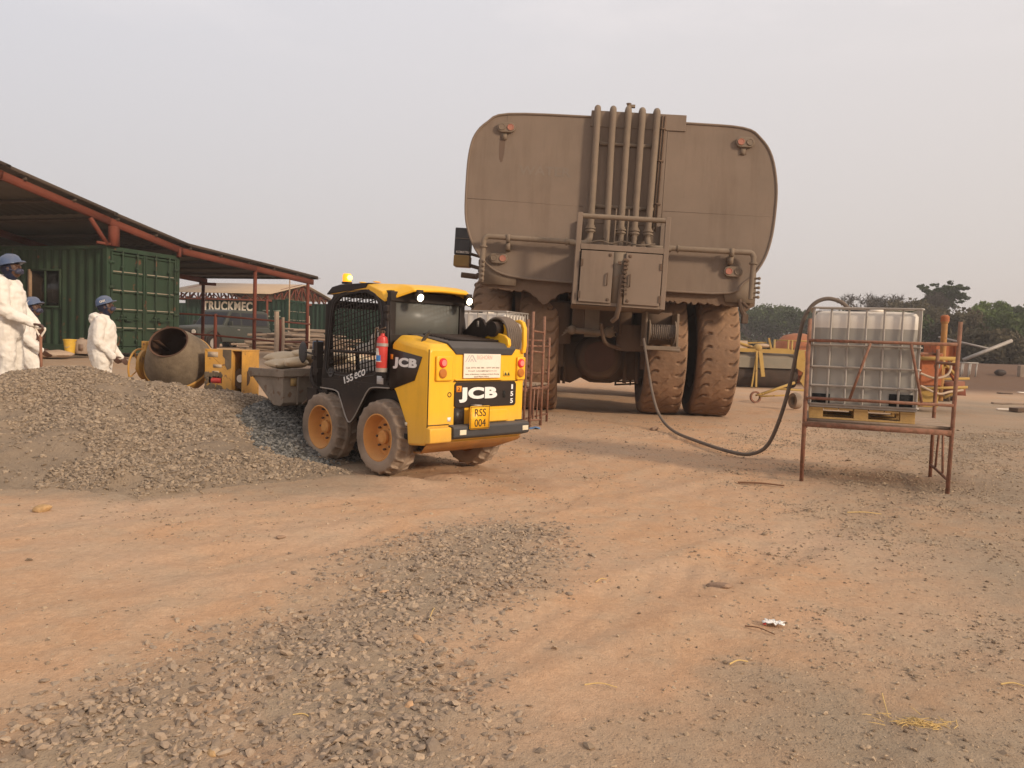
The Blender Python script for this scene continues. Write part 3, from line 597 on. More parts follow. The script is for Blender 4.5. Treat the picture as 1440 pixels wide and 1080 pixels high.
# seams, hole, stickers on the rear face
s_ = MB(); s_.bx(.0, .26, -.008, .004, .553, .561); s_.bx(.30, 1.2, -.006, .002, .968, .974); s_.bx(1.18, 1.29, -.008, .004, .553, .561)
s_.build('panel_seam', blkclean, SK)
MB().prism([(.32, .982), (.31, .995), (.96, .995), (.965, .982)], 'y', -.03, 0).build('sign_ledge', yel, SK, bevel=.006)
MB().lathe([(.026, 0), (.026, .006), (.017, .006), (.017, -.01)], (.262, .004, .845), (0, -1, 0), 16).build('key_hole', dark, SK)
MB().bx(.245, .285, -.004, .001, .585, .625).build('sticker', white, SK)
st = MB().bx(.985, 1.08, -.006, .0, 1.02, 1.075).build('warning_sticker', M('warning_yellow', (.75, .5, .05), .5, bump=0), SK)
MB().add([(1.0, -.0072, 1.03), (1.035, -.0072, 1.03), (1.017, -.0072, 1.065), (1.045, -.0072, 1.03), (1.075, -.0072, 1.03), (1.06, -.0072, 1.06)], [(0, 1, 2), (3, 4, 5)]).build('warning_triangles', blkclean, st)
# tail lights
for x0, x1 in ((.07, .275), (1.17, 1.29)):
    h = MB().bx(x0, x1, -.03, .0, .98, 1.22).build('light_housing', yel, SK, bevel=.012)
    cx = x0+.072 if x0 < .5 else x0+.045
    MB().lathe([(.046, 0), (.046, .012), (.036, .02), (.001, .022)], (cx, -.03, 1.155), (0, -1, 0), 20).build('red_tail_light', redlens, h); MB().lathe([(.03, 0), (.03, .003), (.001, .004)], (cx, -.051, 1.155), (0, -1, 0), 14).build('lens_centre', M('pale_red_lens', (.8, .25, .22), .3, bump=0), h)
    MB().lathe([(.046, 0), (.046, .012), (.036, .02), (.001, .022)], (cx, -.03, 1.055), (0, -1, 0), 20).build('amber_tail_light', amblens, h)
# white company board on the hood
bo = MB().bx(.42, .925, -.022, -.012, 1.005, 1.245).build('company_board', paper, SK, bevel=.002); bo['label'] = 'white board with faint grey logo and printed lines'
lg = MB()
def stroke(x0, z0, x1, z1, w=.012): lg.bar((x0, -.0235, z0), (x1, -.0235, z1), w, .002, up=(0, 1, 0)) if False else lg.add([(x0-w/2, -.0232, z0), (x0+w/2, -.0232, z0), (x1+w/2, -.0232, z1), (x1-w/2, -.0232, z1)], [(0, 1, 2, 3)])
stroke(.44, 1.165, .49, 1.232, .014); stroke(.475, 1.165, .52, 1.232, .014); stroke(.53, 1.232, .58, 1.165, .02); stroke(.505, 1.165, .522, 1.195, .012); stroke(.525, 1.195, .545, 1.165, .012)
lg.build('logo', greyink, bo, smooth=0)
text('BIGHORN', (.59, -.0225, 1.19), (1, 0, 0), (0, 0, 1), .21, .042, redink, 'lettering', bo, bold=.01, depth=.001)
for z, x0, x1, s in ((1.10, .445, .905, 'Cell: 0772 382 385 - 0777 244 843'), (1.068, .48, .87, 'Email: sales@bighorn.co'), (1.035, .44, .905, 'Sales of Machinery, Loading and Earth Moving'), (1.012, .56, .76, 'and Plant Hire')): text(s, (x0, -.0225, z), (1, 0, 0), (0, 0, 1), x1-x0, .014, ink, 'lettering', bo, bold=.02, depth=.001)
# left side black decal and letters (on the plane x = -0.005)
dp = MB().prism([(.607, 1.275), (.10, 1.205), (.205, .975), (.565, .865), (.60, .9)], 'x', -.012, .0).build('side_decal', blkclean, SK)
text('JCB', (-.0125, .545, 1.075), (0, -1, -.02), (0, -.1, 1), .37, .115, white, 'lettering', dp, bold=.055, depth=.003, font_space=1.06)
MB().bx(-.015, -.011, .545, .585, 1.165, 1.215).build('orange_square', orange, dp)
MB().bx(-.009, -.004, -.006, .004, .4, 1.28).build('side_seam', dark, SK)
for z in (.56, .47): MB().bx(-.014, -.004, .30, .33, z-.03, z).build('reflector', refl, SK) if z > .5 else MB().bx(-.012, -.002, .30, .335, z-.07, z-.02).build('drain_slot', dark, SK)
# cab side panels with window opening
OUT = [(.60, .905), (.62, 1.40), (.66, 1.62), (.73, 1.76), (.84, 1.86), (1.0, 1.905), (1.2, 1.90), (1.45, 1.885), (1.62, 1.83), (1.735, 1.72), (1.79, 1.3), (1.85, .905)]
INN = [(.865, 1.02), (.80, 1.25), (.785, 1.60), (.83, 1.72), (.92, 1.795), (1.05, 1.83), (1.3, 1.825), (1.5, 1.80), (1.62, 1.72), (1.66, 1.6), (1.70, 1.25), (1.73, 1.0), (1.5, .985), (1.1, .985)]
def raypoly(P, c, a):
    dx, dy = math.cos(a), math.sin(a); best = None
    for i in range(len(P)):
        ax, ay = P[i]; bx2, by2 = P[(i+1) % len(P)]; ex, ey = bx2-ax, by2-ay; den = dx*ey-dy*ex
        if abs(den) < 1e-9: continue
        t = ((ax-c[0])*ey-(ay-c[1])*ex)/den; u = ((ax-c[0])*dy-(ay-c[1])*dx)/den
        if t > 0 and -1e-6 <= u <= 1+1e-6 and (best is None or t > best): best = t
    return c[0]+dx*best, c[1]+dy*best
def ring(x0, x1, O_, I_, c, n=72):
    mb = MB(); A = [raypoly(O_, c, 2*math.pi*k/n+.013) for k in range(n)]; B = [raypoly(I_, c, 2*math.pi*k/n+.013) for k in range(n)]
    vs = [(x0, *p) for p in A]+[(x0, *p) for p in B]+[(x1, *p) for p in A]+[(x1, *p) for p in B]; fs = []
    for k in range(n):
        q = (k+1) % n; fs += [(k, q, n+q, n+k), (2*n+q, 2*n+k, 3*n+k, 3*n+q), (k, 2*n+k, 2*n+q, q), (n+k, n+q, 3*n+q, 3*n+k)]
    return mb.add(vs, fs)
LOW = [(.60, .905), (1.85, .905), (1.84, .79), (1.55, .775), (1.47, .70), (1.36, .52), (1.29, .46), (1.20, .52), (1.06, .70), (.98, .80), (.89, .85), (.57, .87)]
cs = (1.25, 1.4)
for x0, nm in ((.0, 'left'), (1.0, 'right')):
    p = ring(x0, x0+.03, OUT, INN, cs).build('cab_side_panel', blk, SK, smooth=20)
    MB().prism(LOW, 'x', x0-.0015, x0+.0285).build('lower_side_panel', blk, SK, bevel=.004)
    # cage of bars
    cg = MB(); xx = x0+.018
    def clip(p, d):
        ts = []
        for i in range(len(INN)):
            ax, ay = INN[i]; bx2, by2 = INN[(i+1) % len(INN)]; ex, ey = bx2-ax, by2-ay; den = d[0]*ey-d[1]*ex
            if abs(den) < 1e-9: continue
            t = ((ax-p[0])*ey-(ay-p[1])*ex)/den; u = ((ax-p[0])*d[1]-(ay-p[1])*d[0])/den
            if 0 <= u <= 1: ts.append(t)
        return (min(ts), max(ts)) if len(ts) >= 2 else None
    for dr, st_, q in (((.10, 1), (1, 0), .054), ((1, -.22), (0, 1), .056)):
        for i in range(-26, 27):
            p = (1.25+st_[0]*i*q, 1.4+st_[1]*i*q); c2 = clip(p, dr)
            if c2: cg.bar((xx, p[0]+dr[0]*c2[0], p[1]+dr[1]*c2[0]), (xx, p[0]+dr[0]*c2[1], p[1]+dr[1]*c2[1]), .0125, .007)
    cg.bar((xx, .82, 1.21), (xx, 1.7, 1.21), .03, .03); cg.build('window_cage', blk, SK)
    e = MB().tube([(x0+(-.004 if x0 < .5 else .034), a, b) for a, b in [raypoly([(u+(u-cs[0])*.09, v+(v-cs[1])*.07) for u, v in INN], cs, 2*math.pi*k/60) for k in range(61)]], .0045, 6).build('window_seal', char, SK)
MB().tube([(-.006, a, b) for a, b in spline([(1.86, .80), (1.55, .785), (1.47, .71), (1.36, .53), (1.29, .468), (1.2, .53), (1.06, .71), (.97, .82), (.88, .862), (.6, .875)], 4)], .007, 8).build('fender_trim', galv, SK)
text('155', (-.004, 1.39, .868), (0, -1, .30), (0, .3, 1), .17, .074, white, 'lettering', SK, bold=.022, depth=.003)
text('eco', (-.004, 1.20, .928), (0, -1, .30), (0, .3, 1), .20, .066, white, 'lettering', SK, bold=.008, depth=.003, shear=.25)
stk = MB().bx(-.006, .0, .71, .815, .905, .985).build('spec_sticker', M('pale_grey_sticker', (.6, .58, .56), .5, bump=0), SK)
for i in range(4): MB().bx(-.0075, -.006, .72, .805-(i % 2)*.02, .922+i*.015, .927+i*.015).build('printed_line', greyink, stk)
MB().lathe([(.05, 0), (.05, .012), (.036, .012), (.03, .002)], (-.001, 1.655, .975), (-1, 0, 0), 20).build('door_handle', char, SK); MB().bx(-.012, -.004, 1.60, 1.70, .965, .98).build('handle_grip', char, SK)
# random mud specks on the door
sp = MB(); rs = random.Random(5)
for i in range(60):
    y, z = rs.uniform(.72, 1.5), rs.uniform(.56, 1.0)
    if z > .56+abs(y-1.29)*1.2: sp.ball((-.003, y, z), (.0015, rs.uniform(.002, .005), rs.uniform(.002, .005)), 6, 4)
sp.build('mud_specks', mudcake, SK)
# rear frame and window, front frame, floor, roof
rf = MB(); rf.bx(.0, .075, .63, .69, .9, 1.78); rf.bx(.93, 1.0, .63, .69, .9, 1.78); rf.bx(.0, 1.0, .62, .68, 1.34, 1.41); rf.bx(.0, 1.0, .62, .68, 1.74, 1.84); rf.bx(.0, 1.03, .63, .66, .85, 1.35)
rf.bx(.0, .06, 1.72, 1.80, .8, 1.72); rf.bx(.97, 1.03, 1.72, 1.80, .8, 1.72); rf.bx(.0, 1.03, 1.68, 1.76, 1.68, 1.76); rf.bx(.0, 1.03, 1.74, 1.84, .55, .95)
rf.build('cab_frame', blk, SK, bevel=.006)
MB().bx(.07, .935, .65, .658, 1.40, 1.75).build('rear_window', rearglass, SK)
MB().tube([(-.004, .655, .95), (-.004, .66, 1.70)], .022, 10).build('hinge_tube', blk, SK)
for z in (1.0, 1.32, 1.58, 1.66): MB().bx(-.035, .0, .63, .70, z-.03, z+.03).build('hinge', blk, SK, bevel=.006)
rw = MB()
def rs_(x, e): # roof section; e = 0 at the middle, 1 at the sides
    a = [(.44+.28*e, 1.845-.115*e), (.43+.285*e, 1.87-.11*e), (.47+.27*e, 1.895-.11*e), (.62+.14*e, 1.925-.09*e), (1.02, 1.935-.015*e), (1.6, 1.925-.02*e), (1.72, 1.885-.03*e), (1.70, 1.85-.03*e), (1.0, 1.87-.01*e), (.74, 1.86-.12*e)]
    return [(x, p, q) for p, q in a]
ROOF = [(-.005, 1), (.05, .75), (.16, .08), (.5, -.05), (.86, .0), (1.0, .35), (1.06, .9)]
rw.loft([rs_(x, e) for x, e in ROOF]); rw.build('roof', [yel], SK, bevel=.008, smooth=30)
ru = MB(); ru.bx(.03, 1.0, .66, 1.7, 1.80, 1.85); ru.build('roof_underside', dark, SK)
# black front part of the roof
bf = MB(); bf.loft([[(x, 1.04-.05*e, 1.942-.012*e), (x, 1.5, 1.942-.018*e), (x, 1.66, 1.92-.02*e), (x, 1.76, 1.86-.03*e), (x, 1.76, 1.82), (x, 1.04, 1.88)] for x, e in ((-.012, 1), (.05, .8), (.5, 0), (1.0, .7), (1.065, 1))]).build('roof_front_cover', blk, SK, bevel=.006)
rc = MB()
for y, z in ((1.25, 1.945), (1.0, 1.945)): rc.ball((.1, y, z), (.05, .02, .008))
rc.build('roof_bolt', yel, SK)
for px in (.22, .88):
    b = MB().box(px, .455, 1.83, .07, .05, .06).build('lamp_bracket', blk, SK); h = MB().lathe([(.001, -.05), (.045, -.045), (.052, 0), (.052, .01)], (px, .44, 1.785), (0, -1, -.25), 20).build('work_lamp', blk, SK)
    MB().lathe([(.037, 0), (.035, .006), (.001, .012)], (px, .43, 1.782), (0, -1, -.25), 20).build('lamp_lens', lamp_on, h)
wr = MB()
for i in range(5): wr.tube(spline([(.94, .46, 1.83), (.96+.01*i, .5, 1.80-.02*i), (.99, .56+.01*i, 1.74+.01*i), (1.0, .6, 1.78)], 5), .006, 6)
wr.build('lamp_wiring', blk, SK)
bc = MB().lathe([(.055, 0), (.055, .02), (.02, .03)], (.07, 1.50, 1.935), (0, 0, 1), 18).build('beacon_base', blk, SK)
be = MB().lathe([(.047, .0), (.047, .07), (.038, .088), (.001, .094)], (.07, 1.50, 1.955), (0, 0, 1), 20).build('amber_beacon', beacon_on, SK); MB().ball((.075, 1.46, 2.0), .03).build('beacon_bulb', beacon_core, be)
# rear view fin and its bracket on the left hood corner
MB().loft([[(.09, .10, 1.46), (.10, .14, 1.46), (.11, .14, 1.46)], [(.06, .12, 1.43), (.10, .20, 1.42), (.13, .16, 1.42)], [(.04, .18, 1.34), (.06, .26, 1.31), (.10, .24, 1.31)]]).build('exhaust_deflector', char, SK, bevel=.004)
st2 = MB().add([(-.0085, .13, 1.24), (-.0085, .04, 1.30), (-.0085, .0, 1.29), (-.0085, .09, 1.23)], [(0, 1, 2, 3)])
# chassis between the wheels and cab interior
ch_ = MB(); ch_.bx(.22, 1.11, .3, 1.95, .26, .72); ch_.bx(.1, 1.23, .55, 1.75, .60, .88); ch_.build('chassis', blk, SK, bevel=.01)
seat = MB(); seat.bx(.25, .78, .95, 1.4, .88, 1.02); seat.bx(.28, .75, .86, .96, 1.0, 1.5); seat.build('operator_seat', char, SK, bevel=.04)
lv = MB(); lv.tube([(.2, 1.45, .95), (.2, 1.48, 1.2)], .015); lv.tube([(.82, 1.45, .95), (.82, 1.48, 1.2)], .015); lv.ball((.2, 1.48, 1.22), .03); lv.ball((.82, 1.48, 1.22), .03); lv.build('control_lever', blk, SK)
# single loader arm on the right side with hose loops
arm = MB(); arm.prism([(.02, 1.28), (-.02, 1.34), (-.01, 1.40), (.04, 1.44), (.14, 1.46), (.20, 1.46), (.26, 1.44), (.45, 1.46), (.60, 1.52), (.62, 1.42), (.45, 1.33), (.3, 1.28)], 'x', 1.03, 1.075); arm.build('arm_tower', yel, SK, bevel=.008)
arm = MB(); arm.prism([(-.03, 1.26), (-.045, 1.34), (-.04, 1.52), (-.01, 1.585), (.04, 1.61), (.12, 1.60), (.12, 1.58), (.05, 1.575), (.01, 1.55), (-.005, 1.50), (-.005, 1.26)], 'x', 1.235, 1.285); arm.build('arm_tower', yel, SK, bevel=.008)
arm = MB(); arm.loft([[(1.10, y, z-h/2), (1.10, y, z+h/2), (1.26, y, z+h/2), (1.26, y, z-h/2)] for y, z, h in ((.06, 1.5, .14), (.5, 1.40, .17), (1.1, 1.32, .18), (1.7, 1.1, .19), (2.05, .8, .2), (2.2, .5, .2))]); arm.build('lift_arm', yel, SK, bevel=.015)
lk = MB(); lk.prism([(.20, 1.46), (.30, 1.53), (.34, 1.60), (.40, 1.625), (.48, 1.60), (.60, 1.50), (.72, 1.42), (.60, 1.36), (.42, 1.38)], 'x', 1.0, 1.03); lk.build('black_link_plate', blk, SK, bevel=.006)
MB().bx(.995, 1.001, .40, .43, 1.52, 1.585).build('link_slot', galv, SK)
MB().lathe([(.08, 0), (.08, .14)], (.99, .20, 1.50), (1, 0, 0), 20).build('pivot_pin', blk, SK)
hs = MB()
for i in range(7):
    x = 1.07+i*.025; hs.tube(spline([(x, .48, 1.40), (x, .36, 1.55-.006*i), (x, .24, 1.615+.004*(i % 3)), (x, .12, 1.60), (x, .045-.004*i, 1.52), (x, .02-.004*i, 1.40), (x, .03, 1.28)], 5), .015, 8)
hs.build('hydraulic_hoses', hosem, SK)
# front carriage, mast, mirror
fr = MB(); fr.bx(.3, 1.1, 1.9, 2.42, .3, .5); fr.bx(.3, .42, 2.2, 2.5, .35, .85); fr.bx(.95, 1.07, 2.2, 2.5, .35, .85); fr.bx(.3, 1.1, 2.42, 2.52, .35, .85); fr.build('quick_hitch', under, SK, bevel=.01)
ms = MB(); ms.bx(.02, .10, 1.98, 2.06, .55, 1.30); ms.tube([(.06, 2.02, 1.2), (.06, 2.05, 1.32)], .012); ms.bx(.0, .16, 1.95, 2.14, .62, .78); ms.tube(spline([(.08, 1.9, .7), (.0, 2.02, .85), (.04, 2.1, 1.05), (.1, 1.95, 1.2)], 6), .014)
ms.tube(spline([(.12, 1.9, .72), (.05, 2.1, .8), (.08, 2.18, 1.0), (.12, 2.02, 1.15)], 6), .012); ms.tube([(.05, 2.02, 1.15), (.08, 2.36, 1.18)], .012)
for i in range(8): ms.box(.02+.02*(i % 3), 1.97+.03*(i % 4), .7+.07*i, .05, .05, .04)
ms.build('front_post', blk, SK)
MB().ball((.08, 2.38, 1.17), (.03, .08, .125), 18, 12).build('side_mirror', char, SK)
mg = MB().bx(.0, .06, 1.88, 1.93, .62, .70); mg.build('step_bracket', galv, SK)
# bucket
bk = MB(); P = [(2.50, .94), (2.47, .9), (2.46, .58), (2.52, .54), (2.68, .54), (3.20, .86), (3.24, .94)]
bkt = MB(); x0, x1 = -.12, 1.42
def shell(P, x0, x1, t):
    mb = MB(); Q = P; n = len(Q)
    c = (sum(p[0] for p in Q)/n, sum(p[1] for p in Q)/n+.2); I = [(p[0]+(c[0]-p[0])*t, p[1]+(c[1]-p[1])*t) for p in Q]; I[0] = (Q[0][0]+.03, Q[0][1]); I[-1] = (Q[-1][0]-.03, Q[-1][1])
    vs = [(x0, *p) for p in Q]+[(x0, *p) for p in I]+[(x1, *p) for p in Q]+[(x1, *p) for p in I]; fs = []
    for k in range(n-1): fs += [(k, k+1, n+k+1, n+k), (2*n+k, 2*n+k+1, 3*n+k+1, 3*n+k), (k, k+1, 2*n+k+1, 2*n+k), (n+k, n+k+1, 3*n+k+1, 3*n+k)]
    fs += [(0, n, 3*n, 2*n), (n-1, 2*n-1, 4*n-1, 3*n-1)]; return mb.add(vs, fs)
sh = shell(P, x0, x1, .08); bko = sh.build('bucket', bucketm, SK, bevel=.004)
for xa in (x0, x1-.02): MB().prism([(2.50, .93), (2.475, .9), (2.475, .60), (2.52, .555), (2.68, .555), (3.18, .86), (3.21, .93)], 'x', xa+.002, xa+.018).build('bucket_end_plate', bucketm, bko, bevel=.003)
rim = MB(); rim.bx(x0-.02, x1+.02, 2.42, 2.50, .885, .965); rim.prism([(2.42, .965), (3.24, .955), (3.27, .90), (3.2, .84), (3.1, .86), (2.42, .875)], 'x', x0-.025, x0-.003); rim.prism([(2.42, .965), (3.24, .955), (3.27, .90), (3.2, .84), (3.1, .86), (2.42, .875)], 'x', x1+.003, x1+.025); rim.build('bucket_rim', bucketm, bko, bevel=.008)
rb = MB(); rb.tube(spline([(.2, 2.44, .9), (.22, 2.38, .82), (.2, 2.38, .66), (.12, 2.44, .56)], 5), .012); rb.bx(.28, .32, 2.36, 2.46, .54, .9); rb.bx(.05, .07, 2.44, 2.47, .56, .88); rb.build('bucket_rib', bucketm, bko)
MB().bx(-.03, .045, 2.447, 2.458, .775, .865).build('maker_plate', M('tan_label', (.4, .26, .1), .6, bump=0), bko)
# wheels
def tyremesh(R, w, tread, N, depth, mats, kind, nseg=240, nw=44, sag=0):
    prof = []; Ri = R*.60
    for i in range(nw+1):
        u = -1+2*i/nw; a = abs(u)
        if a < .62: r = R-(a/.62)**2*R*.012; x = u/.62*w*.40
        else:
            t = (a-.62)/.38; ang = t*math.pi*.62; r = R*.988-(R-Ri)*(1-math.cos(ang))/(1-math.cos(math.pi*.62))*1.0; x = math.copysign(w*.40+w*.10*math.sin(min(ang*1.25, math.pi*.85))*1.0-(.035*w if t > .8 else 0)*(t-.8)*5, u)
        prof.append((u, r, x))
    me = bpy.data.meshes.new('tyre'); th = np.linspace(0, 2*math.pi, nseg, endpoint=False); U = np.array([p[0] for p in prof]); RR = np.array([p[1] for p in prof]); XX = np.array([p[2] for p in prof])
    T, UU = np.meshgrid(th, U, indexing='ij'); rr = np.broadcast_to(RR, T.shape).copy(); a = np.abs(UU); ph_ = T*N/(2*math.pi)
    def groove(p, wd): q = np.abs((p+.5) % 1-.5); return 1-S((q-wd*.5)/(wd*.7))
    if kind == 'haul':
        off = np.where(UU > 0, .0, .5); k = UU*1.7+.25*np.sin(UU*9); g = groove(ph_+off+k, .11)*S((a-.30)/.07)*S((.84-a)/.1)
        g2 = groove(ph_*1.+.25+UU*2.6, .08)*(1-S((a-.15)/.06))*.3*(fbm(T*6, UU*3, 2, 94) > .45)
        rr -= depth*np.maximum(g, g2); rr += (fbm(UU*5, T*14, 3, 91)-.5)*.014*(R/1.2)
    else:
        g = groove(ph_+np.where(UU > 0, 0, .5)+np.abs(UU)*.5, .5)*S((a-.12)/.08)*S((.80-a)/.12); rr -= depth*g; rr += (fbm(UU*5, T*9, 3, 92)-.5)*.006
    y = rr*np.cos(T); z = rr*np.sin(T); x = np.broadcast_to(XX, T.shape).copy()
    if sag: zl = z < -R+sag; x = x*(1+.06*np.exp(-((z+R)/(.25*R))**2)); z = np.where(zl, -R+sag-.0*z, z)
    n = nw+1; me.vertices.add(nseg*n); me.vertices.foreach_set('co', np.stack([x, y, z], -1).reshape(-1))
    i = np.arange(nseg*nw); r_ = i//nw; c_ = i % nw; nx = (r_+1) % nseg; q = np.stack([r_*n+c_, nx*n+c_, nx*n+c_+1, r_*n+c_+1], -1); me.loops.add(len(q)*4); me.loops.foreach_set('vertex_index', q.reshape(-1)); me.polygons.add(len(q))
    me.polygons.foreach_set('loop_start', np.arange(len(q))*4); me.polygons.foreach_set('loop_total', np.full(len(q), 4)); me.polygons.foreach_set('use_smooth', np.ones(len(q), bool))
    me.polygons.foreach_set('material_index', (np.abs(U[c_]) > .86).astype(int)); me.update(calc_edges=True)
    for m in mats: me.materials.append(m)
    return me
ts = tyremesh(.385, .27, 0, 20, .026, [tyre_s, tyre_s], 'lug')
def link(name, me, parent): o = bpy.data.objects.new(name, me); COL.objects.link(o); o.parent = parent; return o
def skwheel(x, y, side):
    w = MB().lathe([(.001, side*.03), (.07, side*.03), (.07, side*.06), (.05, side*.075), (.001, side*.075)], (0, 0, 0), (1, 0, 0), 20).build('wheel', rim_o, SK); w.location = (x, y, .372)
    link('tyre', ts, w)
    s = side; r = MB(); r.lathe([(.228, s*.10), (.243, s*.122), (.230, s*.126), (.216, s*.10), (.205, s*.03), (.19, -s*.005), (.14, s*.0), (.10, s*.012), (.07, s*.02), (.001, s*.02), (.001, -s*.02), (.2, -s*.03), (.228, -s*.11)], (0, 0, 0), (1, 0, 0), 40, closed=True); r.build('rim', rim_o, w, smooth=25)
    b = MB()
    for k in range(8): a = k*math.pi/4; b.lathe([(.013, 0), (.013, s*.022), (.007, s*.028)], (s*.018, .125*math.cos(a), .125*math.sin(a)), (1, 0, 0), 6)
    b.build('wheel_nuts', under, w)
for x, s in ((.055, -1), (1.235, 1)):
    for y in (.70, 1.755): skwheel(x, y, s)
# things riding on the loader
toW = Matrix.Translation((-.785, 7.50, 0)) @ Matrix.Rotation(rad(45.66), 4, 'Z')
def place(o, x, y, z, rz=0): p = toW @ Vector((x, y, z)); o.location = p; o.rotation_euler.z = rad(45.66)+rz; return o
ex = thing('fire_extinguisher', 'red fire extinguisher strapped to the cab rear post of the loader', 'extinguisher'); place(ex, -.085, .635, 1.045)
MB().lathe([(.05, 0), (.055, .012), (.055, .30), (.045, .335), (.022, .35), (.018, .375)], (0, 0, 0), (0, -.02, 1), 24).build('cylinder', redext, ex)
def arc_patch(r, z0, z1, a0, a1, n=8):
    m = MB(); vs = [(r*math.cos(a0+(a1-a0)*i/n), r*math.sin(a0+(a1-a0)*i/n), z) for z in (z0, z1) for i in range(n+1)]; return m.add(vs, [(i, i+1, n+2+i, n+1+i) for i in range(n)])
lb_ = arc_patch(.0562, .09, .225, 2.7, 4.3).build('label', M('extinguisher_label', (.7, .66, .58), .5, bump=0), ex); arc_patch(.0568, .10, .155, 2.9, 3.9).build('blue_patch', bluelab, lb_)
MB().lathe([(.0575, .245), (.0575, .275)], (0, -.004, 0), (0, -.02, 1), 24).build('strap', galv, ex); MB().lathe([(.056, -.01), (.06, .03)], (0, 0, 0), (0, 0, 1), 20).build('foot_ring', galv, ex)
v = MB(); v.bx(-.018, .018, -.02, .03, .37, .40); v.bar((0, .03, .41), (0, -.05, .43), .014); v.bar((0, .03, .39), (0, -.045, .385), .014); v.tube(spline([(0, .03, .39), (-.02, .08, .42), (-.03, .07, .3), (-.055, .03, .2)], 5), .008, 6); v.build('valve', under, ex)
def pillow(l, w, h, seed, ribs=0):
    n, m = 22, 14; rs = random.Random(seed); vs = []; fs = []; ox = rs.uniform(0, 50)
    for sgn in (1, -1):
        for j in range(m+1):
            for i in range(n+1):
                u = -1+2*i/n; v = -1+2*j/m; e = max(0, (1-abs(u)**3.2))*max(0, (1-abs(v)**2.6)); wob = 1+.3*(float(fbm(u*2+ox, v*2+ox, 2, seed))-.5)
                zz = sgn*h/2*e**.5*wob; vs.append((u*l/2*(1-.05*abs(v)**3), v*w/2*(1-.08*abs(u)**4), zz+.035*(float(fbm(u*1.1+ox, v, 1, seed+3))-.5)))
    N_ = (n+1)*(m+1)
    for s in (0, 1):
        for j in range(m):
            for i in range(n): a = s*N_+j*(n+1)+i; q = (a, a+1, a+n+2, a+n+1); fs.append(q if s == 0 else q[::-1])
    return MB().add(vs, fs)
bags = [(.10, 2.80, .93, .1, 0, 'lowest cement bag against the near end of the bucket'), (.12, 2.62, .96, 1.2, .05, 'cement bag lying along the near rear corner of the bucket'), (.16, 2.95, 1.00, .25, -.04, 'cement bag lying on top at the near front corner of the bucket'), (.50, 2.72, 1.0, 1.3, .14, 'cement bag leaning between the others in the middle of the bucket'), (.46, 2.92, 1.05, .15, 0, 'topmost pale cement bag in the loader bucket'), (.34, 2.60, 1.0, 1.2, .28, 'tan cement bag tilted against the rear rim of the bucket'), (.66, 2.62, 1.0, 1.2, .22, 'cement bag nearest the mirror in the loader bucket'), (.85, 2.85, 1.0, .2, .05, 'cement bag second from the far end of the loader bucket'), (1.12, 2.85, .98, .1, 0, 'cement bag at the far end of the loader bucket')]
for i, (x, y, z, rz, tl, lab) in enumerate(bags):
    o = pillow(.46, .28, .12, i*7+3).build('cement_bag', bagm, smooth=80); place(o, x, y, z+.085, rz); o.rotation_euler.y = tl; tag(o, lab, 'cement bag', 'cement bags in the loader bucket')
# ------------------------------------------------------------------ water truck (local: x right, y forward from the rear axle, z up)
TR = thing('water_truck', 'huge dusty tan mine water truck seen from behind on four tall rear tyres', 'truck', (1.9, 16.6, 0), rad(-3))
BX = Matrix.Translation((.2, -1.7, 2.5)) @ Matrix.Rotation(rad(2), 4, 'Y') @ Matrix.Rotation(rad(-4), 4, 'X')
def TB(mb, name, mat, parent=None, **k): return mb.build(name, mat, parent or TR, xf=BX, **k)
OUTL = [(-1.81, -.02), (-2.22, .03), (-2.5, .15), (-2.76, .41), (-2.94, .74), (-3.04, 1.13), (-3.065, 1.8), (-3.05, 2.28), (-2.97, 2.62), (-2.76, 2.87), (-2.37, 3.05), (-.81, 3.08), (.94, 3.06), (1.99, 3.03), (2.33, 2.85), (2.55, 2.53), (2.67, 2.01), (2.68, 1.48), (2.63, .95), (2.49, .52), (2.19, .16), (1.62, -.07)]
def smoothpoly(P, n=4):
    q = spline([(a, b, 0) for a, b in P]+[(*P[0], 0)], n); return [(p.x, p.y) for p in q[:-1]]
OS = []
for i, p in enumerate(smoothpoly(OUTL, 4)): OS.append(p)
tank = MB(); secs = []
for y, k in ((0, 1.0), (.02, 1.0), (.021, .985), (6.9, .985), (7.1, .95)):
    secs.append([(-.19+(u+.19)*k, y, 1.5+(v-1.5)*k+.07*y) for u, v in OS])
tank.loft(secs); tank = TB(tank, 'tank', tankm, smooth=40)
# raised centre plate, top lip, weld seams
m_ = MB(); m_.bx(-.82, .94, -.025, .3, 2.9, 3.20); m_.bx(-.80, .60, -.012, .02, 1.1, 3.0); TB(m_, 'centre_plate', tankm, bevel=.004)
m_ = MB(); m_.tube([(-3.05, -.001, 1.42), (-.85, -.001, 1.40)], .004, 5); m_.tube([(.62, -.001, 1.40), (2.66, -.001, 1.42)], .004, 5); m_.tube([(.62, -.003, 0), (.62, -.003, 3.05)], .007, 5); m_.tube([(-2.38, -.003, 2.6), (-2.38, -.003, 3.04)], .006, 5); [TB(q, 'weld_seam', tankm) for q in m_.islands()]
# flange around the rear face
fl = MB(); n = len(OS)
fl.tube([(u, -.004, v) for u, v in OS]+[(OS[0][0], -.004, OS[0][1])], .022, 8, cap=False); TB(fl, 'tank_rim', tankm)
